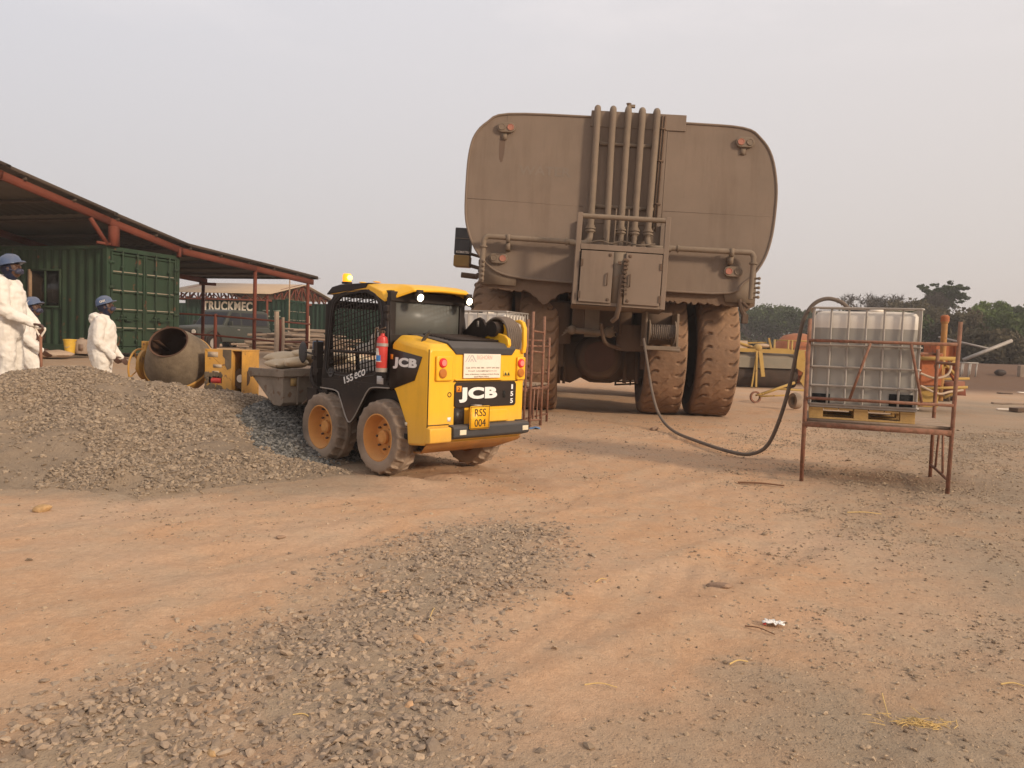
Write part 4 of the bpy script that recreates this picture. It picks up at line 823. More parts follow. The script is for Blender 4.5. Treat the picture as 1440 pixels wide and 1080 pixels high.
# vertical filler pipes
PX = [(-.71, -.69), (-.42, -.39), (-.14, -.13), (.12, .12), (.39, .37)]
for i, (xt, xb) in enumerate(PX):
    p = MB().tube(spline([(xt, .35, 3.14), (xt, .12, 3.25), (xt, -.03, 3.24), (xt+.002, -.10, 3.10), (xt*.99, -.11, 2.6), (xb, -.11, 1.2), (xb, -.12, .8 if i in (1, 3) else 1.0)], 6), .06, 14); o = TB(p, 'riser_pipe', tankp)
    c = MB()
    if i in (0, 2, 3, 4): c.lathe([(.095, 0), (.095, .03)], (xb, -.12, .96), (0, 0, 1), 16); c.lathe([(.095, 0), (.095, .03)], (xb, -.12, .905), (0, 0, 1), 16); c.lathe([(.075, -.05), (.075, .1)], (xb, -.12, .93), (0, 0, 1), 12)
    if c.v: TB(c, 'pipe_flange', tankp, o)
m_ = MB(); m_.tube([(.46, -.04, 1.0), (.50, -.04, 3.16)], .014, 6); m_.tube([(.51, -.04, 1.0), (.55, -.04, 3.16)], .016, 6)
for z in (1.5, 2.3, 2.9): m_.bx(.44, .57, -.06, .0, z, z+.03)
TB(m_, 'cable_run', under)
m_ = MB(); m_.bx(-.75, .45, -.05, -.01, 2.55, 2.61); m_.bx(-.75, .45, -.05, -.01, 1.38, 1.44)
m_.lathe([(.05, 0), (.06, .05), (.03, .1), (.05, .14)], (-.14, -.02, 3.22), (0, 0, 1), 12); m_.box(-.08, 0, 3.32, .12, .06, .05); [TB(q, 'pipe_clamp', tankp) for q in m_.islands()[:2]]; q = MB(); [q.add(k.v, k.f) for k in m_.islands()[2:]]; TB(q, 'vent_cap', tankp)
# low pipes behind the cabinet: two bends
m_ = MB()
m_.tube(spline([(-.69, -.13, .92), (-.69, -.14, .8), (-.74, -.17, .70), (-.86, -.2, .67), (-1.05, -.2, .67)], 5), .055, 12); m_.tube(spline([(.37, -.13, .92), (.37, -.14, .8), (.42, -.17, .68), (.55, -.2, .66), (.8, -.2, .66)], 5), .055, 12)
for x in (-.38, -.12, .12): m_.tube([(x, -.14, .95), (x, -.14, .45)], .05, 12)
for x in (-.25, -.02): m_.tube([(x, -.3, .68), (x, -.3, 1.32)], .012, 6)
m_.tube(spline([(-.7, -.25, .68), (-.5, -.3, .72), (-.3, -.3, .68), (-.1, -.3, .73), (.2, -.3, .68), (.5, -.28, .72)], 5), .014, 6); TB(m_, 'valve_pipes', tankp)
# spray bars
for s, (xa, xb, xd) in ((-1, (-.98, -2.56, -2.64)), (1, (.76, 2.23, 2.30))):
    sp_ = MB().tube(spline([(xa, -.20, .68), (xa+(xb-xa)*.5, -.2, .685), (xb, -.2, .69)], 4)+spline([(xb+s*.03, -.2, .68), (xd-s*.01, -.2, .63), (xd, -.2, .55), (xd, -.2, -.16)], 5), .05, 12); o = TB(sp_, 'spray_bar', tankp)
    k = MB()
    for z in (.48,): k.lathe([(.075, 0), (.075, .03)], (xd, -.2, z), (0, 0, 1), 14)
    k.lathe([(.07, 0), (.07, .03)], (xa+s*.15, -.2, .68), (1, 0, 0), 14)
    for i in range(5): z = .22-.085*i; nz_ = MB(); nz_.cyl((xd, -.2, z), (xd+(.10 if s > 0 else .02), -.26, z), .022, 8); nz_.ball((xd+(.11 if s > 0 else .03), -.265, z), .03, 8, 6); TB(nz_, 'spray_nozzle', tankp, o)
    [TB(q, 'pipe_collar', tankp, o) for q in k.islands()]
    b = MB(); bx1 = -2.19 if s < 0 else 1.90; b.bx(bx1-.04, bx1+.04, -.2, 0, .47, .62); b.bx(bx1-.035, bx1+.035, -.26, -.14, .6, .74); TB(b, 'pipe_bracket', tankp, o)
# lamp clusters
for u, v, s in ((-2.39, 2.78, 1), (2.04, 2.75, -1), (-2.36, .32, 1), (1.98, .35, -1)):
    h = MB(); pts = [(u+(.075 if math.cos(a) > 0 else -.075)+.095*math.cos(a), v+.095*math.sin(a)) for a in [2*math.pi*k/28 for k in range(28)]]; h.prism(pts, 'y', -.07, 0); h = TB(h, 'lamp_housing', tankp, bevel=.01)
    TB(MB().lathe([(.062, 0), (.062, .012), (.055, .018), (.045, .010), (.001, .010)], (u+s*.082, -.07, v), (0, -1, 0), 20), 'red_lamp', M('dusty_red_lens', (.42, .12, .09), .5, dust=.5, bump=0) if 'dusty_red_lens' not in MATS else MATS['dusty_red_lens'], h)
    TB(MB().lathe([(.062, 0), (.062, .012), (.055, .018), (.045, .010), (.001, .010)], (u-s*.082, -.07, v), (0, -1, 0), 20), 'clear_lamp', tankp, h)
    if v > 1:
        q = MB(); q.bx(u-.07, u+.02, -.03, .0, v-.22, v-.09)
        TB(q, 'lamp_stay', tankp)
m_ = MB(); m_.prism([(-2.50, 2.62), (-2.39, 2.62), (-2.40, 2.3), (-2.42, 2.16), (-2.45, 2.13), (-2.485, 2.2), (-2.50, 2.4)], 'y', -.003, -.001); m_.prism([(2.03, 2.62), (2.09, 2.62), (2.08, 2.54), (2.04, 2.53)], 'y', -.003, -.001); [TB(q, 'water_stain', tanks) for q in m_.islands()]
if 0: m_ = MB(); m_.prism([(.98, 2.1), (1.75, 2.1), (1.75, 2.55), (.98, 2.55)], 'y', -.003, -.001); TB(m_, 'faded_panel', M('faded_olive_panel', (.185, .128, .08), .75, dust=.55, dcol=(.245, .158, .10), var=.07, scale=.8, bump=0))
text('WATER', (-2.1, -.0025, 1.93), (1, 0, 0), (0, 0, 1), .98, .17, tankghost, 'faded_lettering', TR, bold=.02, depth=.0004, xf=BX)
# cabinet
cab_ = MB(); cab_.bx(-.95, -.86, -.75, -.66, -.52, 1.12); cab_.bx(.60, .69, -.75, -.66, -.52, 1.12); cab_.bx(-.95, -.86, -.09, 0, -.4, 1.12); cab_.bx(.60, .69, -.09, 0, -.4, 1.12)
cab_.bx(-.86, .60, -.76, -.67, .46, .56); cab_.bx(-.95, .69, -.66, .0, -.52, -.44); cab_.bx(-.93, -.9, -.66, -.09, -.44, .52); cab_.bx(.64, .67, -.66, -.09, -.44, .52); cab_.bx(-.86, .6, -.66, .0, .44, .47); cab_.bx(-.86, .60, -.75, -.66, -.52, -.46)
cb = TB(cab_, 'pump_cabinet', tankm, bevel=.008)
TB(MB().tube([(-.86, -.71, 1.06), (.6, -.71, 1.06)], .045, 12), 'top_rail', tankp, cb)
for x0, x1, hx_ in ((-.84, -.27, -.34), (-.05, .585, .02)):
    d = TB(MB().bx(x0, x1, -.785, -.75, -.47, .44), 'cabinet_door', tankm, cb, bevel=.008)
m_ = MB()
for x in (-.36, .04): m_.tube([(x, -.80, -.16), (x, -.82, -.14), (x, -.82, .04), (x, -.80, .06)], .012, 6)
for x, z in ((-.33, .38), (.02, .38), (-.33, -.41), (.02, -.41)): m_.ball((x, -.79, z), (.03, .012, .03), 10, 6)
for x, z in ((-.82, .22), (-.83, -.35), (.57, .22), (.58, -.35)): m_.bx(x-.02, x+.02, -.80, -.78, z-.06, z+.06)
TB(m_, 'door_fittings', under, cb)
TB(MB().bx(-.27, -.05, -.745, -.72, -.47, .45), 'centre_channel', tankp, cb)
m_ = MB().tube([(-.10, -.80, .05), (-.12, -.80, -.55), (-.15, -.78, -.72), (-.22, -.72, -.78)], .045, 10)
for i in range(9): m_.box(-.10+.005*i+.03, -.86, .30-.075*i, .05, .05, .04); m_.box(-.16, -.84, .24, .06, .05, .05)
TB(m_, 'gauge_and_hose', under, cb)
m_ = MB(); m_.tube([(-.05, -.8, .32), (-.09, -.8, .0), (-.13, -.79, -.3)], .035, 8)
for i in range(9): m_.bx(-.06-.008*i, .0-.008*i, -.85, -.81, .27-.07*i, .305-.07*i)
TB(m_, 'control_chain', under, cb)
# underside mud guards with ragged caked mud
rs = random.Random(3)
def ragged(x0, x1, z0, z1, y, n=40, amp=.09, drip=None):
    top = [(x0, z1), (x1, z1)]; bot = []
    for i in range(n+1):
        x = x1+(x0-x1)*i/n; d = 0
        if drip: d = drip(x)
        bot.append((x, z0-d-rs.random()*amp*.5-amp*.5*float(fbm(x*3, 1., 2, 9))))
    return MB().prism([top[0]]+bot[::-1]+[top[1]], 'y', y, y+.12)
TB(ragged(-2.68, -.95, -.16, .12, .1, drip=lambda x: .26*max(0, 1-abs(x+1.45)/.36)+.05*max(0, 1-abs(x+2.0)/.3)), 'mud_guard', mudcake)
TB(ragged(.72, 2.45, -.20, .1, .1, amp=.12, drip=lambda x: .1*max(0, 1-abs(x-2.3)/.12)), 'mud_guard', mudcake)
m_ = MB(); m_.prism([(-2.68, .5), (-2.66, -.16), (-2.0, -.16), (-2.0, .3)], 'y', .02, .06); m_.prism([(2.42, .5), (2.42, -.20), (1.9, -.20), (1.8, .1)], 'y', .02, .06); [TB(q, 'rear_skirt', tankp) for q in m_.islands()]
m_ = MB(); m_.bx(-2.6, -1.0, .3, 6, -.05, .1); m_.bx(.8, 2.4, .3, 6, -.1, .08); m_.bx(-1.0, .8, .3, 6, -.25, .1); TB(m_, 'underside_beam', under)
m_ = MB(); m_.tube([(2.15, .05, -.15), (2.2, .0, -.35), (2.28, -.0, -.48)], .05, 8); m_.box(2.26, 0, -.5, .1, .12, .16); m_.tube([(2.2, 0, -.2), (2.3, -.05, -.3)], .03); TB(m_, 'hanging_bracket', under)
# side spray hardware at the left front (seen beyond the tank's left edge)
m_ = MB(); m_.bx(-2.75, -2.35, 1.6, 1.8, -.1, .4); m_.tube([(-2.9, 1.7, .2), (-3.25, 1.7, .22)], .06); m_.box(-2.7, 1.6, .3, .2, .3, .6); m_.tube(spline([(-2.7, 1.5, .6), (-2.85, 1.5, .5), (-2.78, 1.5, .2), (-2.85, 1.5, 0)], 5), .04)
for i in range(7): m_.ball((-2.78+rs.uniform(-.1, .1), 1.5, .5-.1*i), (.07, .07, .06), 8, 6)
TB(m_, 'side_fittings', under)
# chassis
ch_ = MB(); ch_.bx(-.72, -.48, -1.3, 8.2, 1.55, 2.15); ch_.bx(.18, .42, -1.3, 8.2, 1.55, 2.15); ch_.bx(-.55, .3, -1.2, -.9, 1.6, 2.3); ch_.bx(-1.1, .9, 1.0, 1.6, 1.5, 2.3); ch_.build('chassis_frame', under, TR, bevel=.02)
ax = MB(); ax.lathe([(.001, -1.75), (.34, -1.75), (.36, -1.3), (.34, -.75), (.5, -.45), (.62, -.1), (.62, .25), (.5, .6), (.34, .9), (.36, 1.4), (.34, 1.75), (.001, 1.75)], (-.1, 0, 1.18), (1, 0, 0), 32)
ax.ball((-.15, -.45, 1.1), (.48, .45, .46), 24, 14); ax.lathe([(.45, 0), (.38, .12), (.12, .2)], (-.15, -.7, 1.1), (0, -1, 0), 28); ax.prism([(-.75, 1.3), (-.6, .72), (-.3, .58), (.05, .58), (.45, .8), (.55, 1.3)], 'y', -.3, .3); ax.build('rear_axle', under, TR, bevel=.02)
dm = MB(); dm.lathe([(.30, 0), (.30, .02), (.001, .03)], (-.15, -.92, 1.12), (0, -1, 0), 24); dm.build('axle_cover', M('dark_reddish_cover', (.06, .03, .02), .85, dust=.4, dcol=(.13, .06, .035), bump=.4), TR)
for x in (-.98, .78): su = MB(); su.lathe([(.24, 0), (.26, .05), (.26, .8), (.2, .84)], (x, -.85, 1.35), (0, 0, 1), 20); su.lathe([(.13, 0), (.13, .5)], (x, -.85, .9), (0, 0, 1), 16); su.build('suspension_cylinder', under, TR)
br = MB(); br.tube([(-.72, -1.35, 1.62), (-.2, -1.35, 1.58), (.05, -1.35, 1.62)], .055, 10); br.ball((-.72, -1.36, 1.62), .09); br.ball((.0, -1.36, 1.60), .11); br.bx(-.48, -.2, -1.3, -1.2, 1.5, 2.3)
for i in range(7): br.tube([(.0, -1.4, 1.6), (.0+.12*math.cos(i), -1.45, 1.6+.12*math.sin(i*1.7))], .012, 5)
for i in range(4): br.tube([(-.75, -1.4, 1.62), (-.82-.03*i, -1.45, 1.66-.05*i)], .012, 5)
br.build('tow_bracket', tankp, TR)
lw = MB(); lw.bx(-.86, -.8, -.6, -.5, .55, 1.4); lw.bx(-.98, -.9, -.6, -.5, .55, 1.5); lw.bx(.35, .42, -.6, -.5, .6, 1.3); lw.bx(.6, .66, -.6, -.5, .6, 1.3); lw.prism([(-1.05, 1.35), (-1.0, .62), (-.7, .56), (-.45, .7), (-.5, 1.4)], 'y', -.45, -.3); lw.prism([(.9, 1.4), (.85, .75), (.5, .65), (.3, .78), (.35, 1.4)], 'y', -.45, -.3); [q.build('axle_link', under, TR) for q in lw.islands()]
st_ = MB(); 
for x in (.3, .62, 1.0): st_.tube([(x, .6, .85), (x, .6, .50)], .02, 6)
st_.tube([(.28, .6, .5), (1.02, .6, .56)], .02, 6); st_.tube([(.3, .8, .56), (1.0, .8, .6)], .02, 6); st_.tube([(.5, .6, .62), (1.0, .6, .66)], .02, 6); st_.build('under_step', under, TR)
# hose reel
rl = MB(); rl.lathe([(.22, 0), (.22, .02), (.12, .02), (.12, .46), (.22, .46), (.22, .48)], (.64, -2.15, 1.62), (1, 0, -.03), 24); o = rl.build('hose_reel', tankp, TR)
k = MB()
for i in range(13): a = i*.034; k.lathe([(.135, 0), (.15, .014), (.135, .028)], (.665+a, -2.15, 1.62), (1, 0, -.03+rs.uniform(-.05, .05)), 24)
k.build('wound_hose', hosem, o)
k = MB(); k.bx(.58, .62, -2.2, -1.5, 1.36, 1.98); k.bx(1.14, 1.18, -2.2, -1.5, 1.34, 1.96); k.bx(.56, 1.2, -2.32, -2.2, 1.30, 1.37); k.tube([(.6, -2.25, 1.34), (1.2, -2.3, 1.30)], .035, 8); k.build('reel_frame', tankp, o, bevel=.005); MB().bx(.6, 1.15, -1.5, -1.4, 1.4, 2.0).build('reel_backing', under, o)
ss = MB(); ss.lathe([(.3, 0), (.3, .5)], (.45, -1.1, 1.25), (0, 0, 1), 20); ss.tube(spline([(-.2, -1.9, 1.75), (-.1, -1.8, 1.4), (.2, -1.6, 1.3)], 5), .035, 8); ss.build('air_tank', under, TR)
# wheels
tt = tyremesh(1.345, .80, 0, 33, .05, [tyre_t, tyre_side], 'haul', nseg=760, nw=52, sag=.06)
def bigwheel(x, y, s, name='wheel'):
    w = MB().lathe([(.001, 0), (.3, 0), (.3, s*.2), (.001, s*.25)], (0, 0, 0), (1, 0, 0), 24).build(name, under, TR); w.location = (x, y, 1.285); t = link('tyre', tt, w)
    MB().lathe([(.83, .33), (.79, .34), (.75, .1), (.73, -.1), (.75, -.33), (.83, -.33)], (0, 0, 0), (1, 0, 0), 40, closed=True).build('rim', under, w); MB().lathe([(.001, 0), (.76, 0), (.76, .04), (.001, .04)], (0, 0, 0), (1, 0, 0), 30).build('rim_disc', under, w)
for x, s in ((-2.32, -1), (-1.36, -1), (1.13, 1), (2.12, 1)): bigwheel(x, 0, s)
for x, s in ((-1.75, -1), (1.75, 1)): bigwheel(x, 5.2, s)
# front of the truck (mostly hidden): engine bay, cab, deck, box beside it
fm = MB(); fm.bx(-1.0, .9, 6.2, 8.6, 1.6, 3.2); fm.build('engine_bay', tankp, TR, bevel=.05)
fm = MB(); fm.bx(-2.6, 2.6, 6.0, 8.3, 3.0, 3.12); fm.build('front_deck', tankp, TR); fm = MB(); fm.prism([(6.3, 3.12), (6.3, 5.0), (8.0, 5.0), (8.3, 3.9), (8.3, 3.12)], 'x', -2.3, -.6); cbb = fm.build('driver_cab', yelm, TR, bevel=.05); MB().bx(-2.1, -.8, 6.27, 6.31, 3.9, 4.7).build('cab_window', carglass, cbb)
sb = MB(); sb.bx(0, .40, 0, .5, .30, .98); so_ = sb.build('mirror_box', char, TR, bevel=.02); so_.location = (-3.72, 3.8, 3.24); so_.rotation_euler.y = rad(2)
MB().bx(0, .41, -.01, .5, .0, .285).build('yellow_base', M('dull_yellow_box', (.28, .17, .03), .7, dust=.3), so_, bevel=.02); MB().bx(.01, .40, -.012, .0, .70, .712).build('box_seam', greym, so_)
text('KOMATSU', (.06, -.004, .33), (1, 0, 0), (0, 0, 1), .33, .06, paper, 'lettering', so_, bold=.01, depth=.003)
m_ = MB(); m_.tube([(-3.4, 4.0, 3.3), (-2.6, 4.2, 3.1)], .05); m_.tube([(-3.4, 4.0, 3.6), (-2.6, 4.2, 3.4)], .04); m_.build('box_bracket', under, TR)

# ------------------------------------------------------------------ hose from the truck to the liquid tank
HP = [at(905, 476, 14.25), at(911, 515, 14.1), at(918, 555, 13.9), at(928, 585, 13.5), gnd(947, 606, .03), gnd(985, 622, .03), gnd(1030, 636, .03), gnd(1058, 638, .035), at(1080, 625, 10.0), at(1098, 585, 9.8), at(1112, 535, 9.65), at(1122, 485, 9.55), at(1130, 450, 9.5), at(1144, 428, 9.45), at(1163, 420, 9.4), at(1183, 425, 9.35), at(1196, 438, 9.3), at(1203, 455, 9.3)]
hp = spline(HP, 7)
for i, p in enumerate(hp):
    g = float(terrain(p.x, p.y))+.026
    if p.z < g: p.z = g
tag(MB().tube(hp, .024, 10).build('water_hose', hosem), 'long grey rubber hose looping from the truck reel to the cubic tank', 'hose')

# ------------------------------------------------------------------ steel stand and liquid tank
def make_stand(name, label, loc, rz, group, post=1.73, W_=1.40, D_=1.18):
    t = thing(name, label, 'steel stand', loc, rz, group); P_ = .021
    def T(p, q, r=P_, nm='post'): return MB().tube([p, q], r, 10).build(nm, steelrust, t)
    T((0, 0, -.03), (.0, 0, post)); T((W_, 0, -.03), (W_+.02, 0, post)); T((0, D_, -.03), (0, D_, post*.84)); T((W_, D_, -.03), (W_, D_, post*.84))
    for z in (.885, 1.50): T((0, -.026, z), (W_, -.026, z), .0165, 'rail'); T((0, D_+.02, z*.93), (W_, D_+.02, z*.93), .0165, 'rail')
    T((.60, -.03, 1.49), (.43, -.028, .89), .014, 'brace'); T((.98, -.03, 1.49), (1.11, -.028, .90), .014, 'brace')
    for x in (0, W_):
        T((x, 0, .12), (x, D_, .12), .016, 'end_rail'); T((x, 0, 1.3), (x, D_, 1.3), .016, 'end_rail'); T((x, D_*.3, .14), (x, D_*.42, .58), .013, 'end_strut'); T((x, D_*.72, .14), (x, D_*.62, .58), .013, 'end_strut')
    b = MB(); b.bx(-.02, W_, -.02, .03, .575, .63); b.bx(-.02, W_, D_-.03, D_+.02, .575, .63); b.bx(-.02, .03, 0, D_, .56, .62); b.bx(W_-.03, W_+.02, 0, D_, .56, .62); b.build('bed_frame', steelrust, t)
    return t
def planks(name, label, loc, rz, W_=1.40, D_=1.18, group=None):
    t = MB()
    for i in range(5): t.box(W_/2, .12+i*.235, .648, W_*1.0, .20, .03, Matrix.Rotation(rs.uniform(-.012, .012), 3, 'Z'))
    return t
def make_ibc(name, label, loc, rz, group, fill=.86):
    t = thing(name, label, 'liquid tank', loc, rz, group); Wd, Dp, Z0 = 1.03, .98, .155
    pal = MB()
    for y in (0, .43, .86): pal.bx(0, Wd, y, y+.12, 0, .02)
    for x in (0, .445, .89):
        for y in (0, .43, .86): pal.bx(x, x+.14, y+.005, y+.115, .02, .10)
    for i in range(7): x = i*.148; pal.bx(x, x+.14, 0, .98, .10, .122)
    pal.build('pallet', yelwood, t, bevel=.003)
    MB().bx(-.01, Wd+.01, -.01, Dp+.01, .125, .15).build('base_tray', galv, t, bevel=.005)
    b = MB(); hh = 1.0; zf = Z0+hh*fill
    def sec(z, k, r=.07):
        pts = []; x0, x1, y0, y1 = .014+k, Wd-.014-k, .014+k, Dp-.014-k
        for cx, cy, a0 in ((x1-r, y1-r, 0), (x0+r, y1-r, 90), (x0+r, y0+r, 180), (x1-r, y0+r, 270)):
            for j in range(5): a = rad(a0+j*22.5); pts.append((cx+r*math.cos(a), cy+r*math.sin(a), z))
        return pts
    b.cur = 1; zs = [Z0, Z0+.02]+[Z0+.02+(zf-Z0-.02)*i/8 for i in range(1, 9)]; b.loft([sec(z, .02 if i == 0 else (.0 if i % 2 else .004)) for i, z in enumerate(zs)], cap=True)
    b.cur = 0; b.loft([sec(zf, .002), sec(zf+.04, .001), sec(Z0+hh-.05, .0), sec(Z0+hh-.015, .02), sec(Z0+hh, .07, .05)]); bo_ = b.build('bottle', [poly, polyw], t, smooth=40)
    r_ = MB()
    for x in [.03+.02+i*(Wd-.1)/6 for i in range(1, 6)]: pass
    MB().lathe([(.11, 0), (.11, .035), (.075, .04)], (Wd*.42, Dp*.5, Z0+hh-.005), (0, 0, 1), 20).build('filler_cap', char, bo_)
    MB().bx(Wd*.54, Wd*.66, .1, .3, Z0+hh, Z0+hh+.025).build('lid_plate', paper, bo_)
    c = MB(); r = .0115; zt = Z0+hh+.03; n = 6
    for i in range(n+1):
        x = i*Wd/n; c.tube([(x, -.004, .14), (x, -.004, zt)], r, 6); c.tube([(x, Dp+.004, .14), (x, Dp+.004, zt)], r, 6)
    for i in range(1, 7):
        y = i*Dp/7; c.tube([(-.004, y, .14), (-.004, y, zt)], r, 6); c.tube([(Wd+.004, y, .14), (Wd+.004, y, zt)], r, 6)
    for z in (.16, .36, .56, .79, 1.0, zt):
        if z == 1.0: continue
        c.tube([(0, -.018, z), (Wd, -.018, z), (Wd+.018, 0, z), (Wd+.018, Dp, z), (Wd, Dp+.018, z), (0, Dp+.018, z), (-.018, Dp, z), (-.018, 0, z), (0, -.018, z)], r, 6)
    c.build('cage', galv, t)
    MB().bx(Wd*.75, Wd*.97, .006, .012, .17, .30).build('dark_recess', dark, t); MB().bx(.02, .2, .006, .012, .17, .27).build('dark_recess', dark, t)
    for y in (Dp*.15, Dp*.85): MB().tube([(.05, y, zt), (Wd-.05, y, zt)], r, 6).build('top_bar', galv, t)
    return t
sa = gnd(1127, 674); sb_ = gnd(1335, 695); rz = rad(-20)
stand = make_stand('steel_stand', 'rusty red tubular stand with front legs in the open sand, carrying the near cubic tank', (sa.x, sa.y, 0), rz, 'rusty tubular stands')
def loc(o, rz, x, y, z): return (o[0]+x*math.cos(rz)-y*math.sin(rz), o[1]+x*math.sin(rz)+y*math.cos(rz), z)
tag(planks('p', '', 0, 0).build('plank_bed', greywood, loc=(sa.x, sa.y, 0), rz=rz), 'weathered boards laid across the near rusty stand', 'boards', 'boards on the stands')
make_ibc('liquid_tank', 'near caged cubic plastic tank, three quarters full of grey water, beside the open yard', loc(sa, rz, .04, .05, .665), rz, 'caged plastic liquid tanks', .82)
s2 = (-1.1, 13.35, 0); rz2 = rad(-21)
st2_ = make_stand('steel_stand', 'rusty red tubular stand between the small loader and the big truck tyres', s2, rz2, 'rusty tubular stands')
tag(planks('p', '', 0, 0).build('plank_bed', greywood, loc=s2, rz=rz2), 'boards on the far stand behind the loader', 'boards', 'boards on the stands')
make_ibc('liquid_tank', 'far white caged plastic tank half hidden behind the loader hood', loc(s2, rz2, .0, .05, .665), rz2, 'caged plastic liquid tanks', .5)
a = (.12, 13.0, 0)
t = thing('scaffold_frame', 'narrow rusty scaffold frame standing upright against the left truck tyre', 'scaffold', (.30, 12.9, 0), rad(62))
for x, z in ((0, 1.86), (.42, 1.80)): MB().tube([(x, 0, -.02), (x+.02, 0, z)], .024, 8).build('post', steelrust, t)
for z in (.1, .62, 1.22, 1.55): MB().tube([(0, 0, z), (.42, 0, z-.02)], .016, 8).build('rung', steelrust, t)
for x in (.12, .26): MB().tube([(x, 0, .1), (x+.03, 0, .62)], .013, 8).build('strut', steelrust, t)
g = gnd(752, 601); mb = pillow(.18, .1, .03, 4); tag(mb.build('blue_rag', M('blue_rag_cloth', (.12, .2, .33), .9, bump=.4), loc=(g.x, g.y, hz(g.x, g.y)+.015)), 'small crumpled blue rag on the ground behind the loader bumper', 'rag')
# ------------------------------------------------------------------ people
CL = bpy.data.textures.new('folds', 'CLOUDS'); CL.noise_scale = .06; CL.noise_depth = 3
CL2 = bpy.data.textures.new('big_folds', 'CLOUDS'); CL2.noise_scale = .22
def V(*a): return Vector(a)
def person(label, loc, rz, J, hat=True, hat_mark=None, hood='down', group='workers in white coveralls'):
    """J: dict of joints in local space (x right, y front, z up). Left and right are the person's own."""
    b = MB(); hd = J['head']; hy = J.get('yaw', 0.); pt = J.get('pitch', 0.); HM = Matrix.Rotation(hy, 4, 'Z') @ Matrix.Rotation(-pt, 4, 'X'); X = Matrix.Translation(hd) @ HM
    def hp_(x, y, z): return X @ Vector((x, y, z))
    def hb(c, r): b.ball(hp_(*c), r, 16, 10, M=HM.to_3x3())
    hb((0, -.01, .02), (.074, .093, .10)); hb((0, .025, -.055), (.055, .065, .065)); hb((0, .098, -.005), (.013, .02, .022)); hb((0, .09, .02), (.009, .014, .03)); hb((0, .085, -.05), (.024, .012, .008)); hb((0, .082, -.063), (.02, .012, .008))
    for s in (-1, 1): hb((s*.078, -.01, 0), (.008, .02, .03)); hb((s*.03, .082, .022), (.012, .008, .007)); hb((s*.034, .07, .04), (.026, .014, .008))
    b.capsule(hd+V(0, -.01, -.05), .05, J['neck'], .062)
    b.capsule(J['neck'], .07, J['chest'], .13); b.capsule(J['chest'], .135, J['pelvis'], .12)
    for s, q in ((-1, 'l'), (1, 'r')):
        sh, el, wr = J['sh'+q], J['el'+q], J['wr'+q]; b.capsule(J['neck']+V(0, 0, -.05), .06, sh, .055); b.capsule(sh, .052, el, .038); b.capsule(el, .04, wr, .026)
        hdir = J.get('hd'+q, (wr-el).normalized()); hdir = hdir.normalized(); side = J.get('hs'+q, V(0, 1, 0)); side = (side-hdir*side.dot(hdir)).normalized(); pn = hdir.cross(side).normalized()*(1 if q == 'l' else -1)
        if 'pn'+q in J: pn = J['pn'+q].normalized()
        curl = J.get('curl'+q, .5)
        for k in range(4):
            o = side*(.030-.020*k); b.capsule(wr+hdir*.01+o*.6, .016, wr+hdir*.085+o, .0125, 8); L_ = (.040, .045, .042, .033)[k]; p = wr+hdir*.09+o; d = hdir
            for j in range(3):
                a = curl*(.6+.45*j)+.05*k; d2 = (hdir*math.cos(a)+pn*math.sin(a)).normalized(); p2 = p+d2*L_*(1, .7, .55)[j]; b.capsule(p, .0095-.0008*j, p2, .0088-.0008*j, 8); p = p2
        p = wr+hdir*.025+side*.028; p2 = p+(side*.7+hdir*.6+pn*.3)*.04; p3 = p2+(hdir*.8+side*.2+pn*(.3+curl*.5))*.035; b.capsule(p, .014, p2, .011, 8); b.capsule(p2, .011, p3, .009, 8)
        hi, kn, an = J['hi'+q], J['kn'+q], J['an'+q]; b.capsule(J['pelvis'], .11, hi, .09); b.capsule(hi, .085, kn, .055); b.capsule(kn, .055, an, .04); b.capsule(an, .04, an+V(0, .1, -.05), .035)
    body = b.build('person', skin, loc=loc, rz=rz); r = body.modifiers.new('skin', 'REMESH'); r.mode = 'VOXEL'; r.voxel_size = .006; r.use_smooth_shade = True
    tag(body, label, 'person', group)
    c = MB(); nk = J['neck']; ch = J['chest']; pe = J['pelvis']; bl = J.get('bulk', 1.)
    c.capsule(nk+V(0, -.01, -.06), .105*bl, ch, .175*bl, 16); c.capsule(ch, .178*bl, pe, .185*bl, 16); c.capsule(nk+V(0, -.01, -.03), .085, nk+V(0, 0, -.12), .12, 16)
    wd = V(.055, 0, 0)
    c.capsule(ch+wd, .15*bl, pe+wd, .165*bl, 14); c.capsule(ch-wd, .15*bl, pe-wd, .165*bl, 14); c.capsule(pe+V(0, 0, -.02), .18*bl, pe+V(0, 0, -.12), .16*bl, 14)
    for q in 'lr':
        sh, el, wr = J['sh'+q], J['el'+q], J['wr'+q]; c.capsule(nk+V(0, -.01, -.09), .09, sh, .088, 14); c.capsule(sh, .09, el, .072, 14); c.capsule(el, .074, wr+(el-wr)*.03, .048, 14)
        hi, kn, an = J['hi'+q], J['kn'+q], J['an'+q]; c.capsule(hi, .13*bl, kn, .098, 14); c.capsule(kn, .098, an, .082, 14); c.capsule(an+V(0, 0, .03), .085, an+V(0, .02, -.02), .09, 14)
    if hood == 'down': c.ball(nk+V(0, -.10, -.01), (.12, .085, .065), 14, 8); c.ball(nk+V(0, -.13, -.06), (.085, .07, .075), 14, 8)
    so = c.build('coverall', suit, body); r = so.modifiers.new('fuse', 'REMESH'); r.mode = 'VOXEL'; r.voxel_size = .012; r.use_smooth_shade = True
    for tx, st in ((CL2, .06), (CL, .022)): d = so.modifiers.new('folds', 'DISPLACE'); d.texture = tx; d.strength = st; d.mid_level = .5; d.texture_coords = 'GLOBAL'
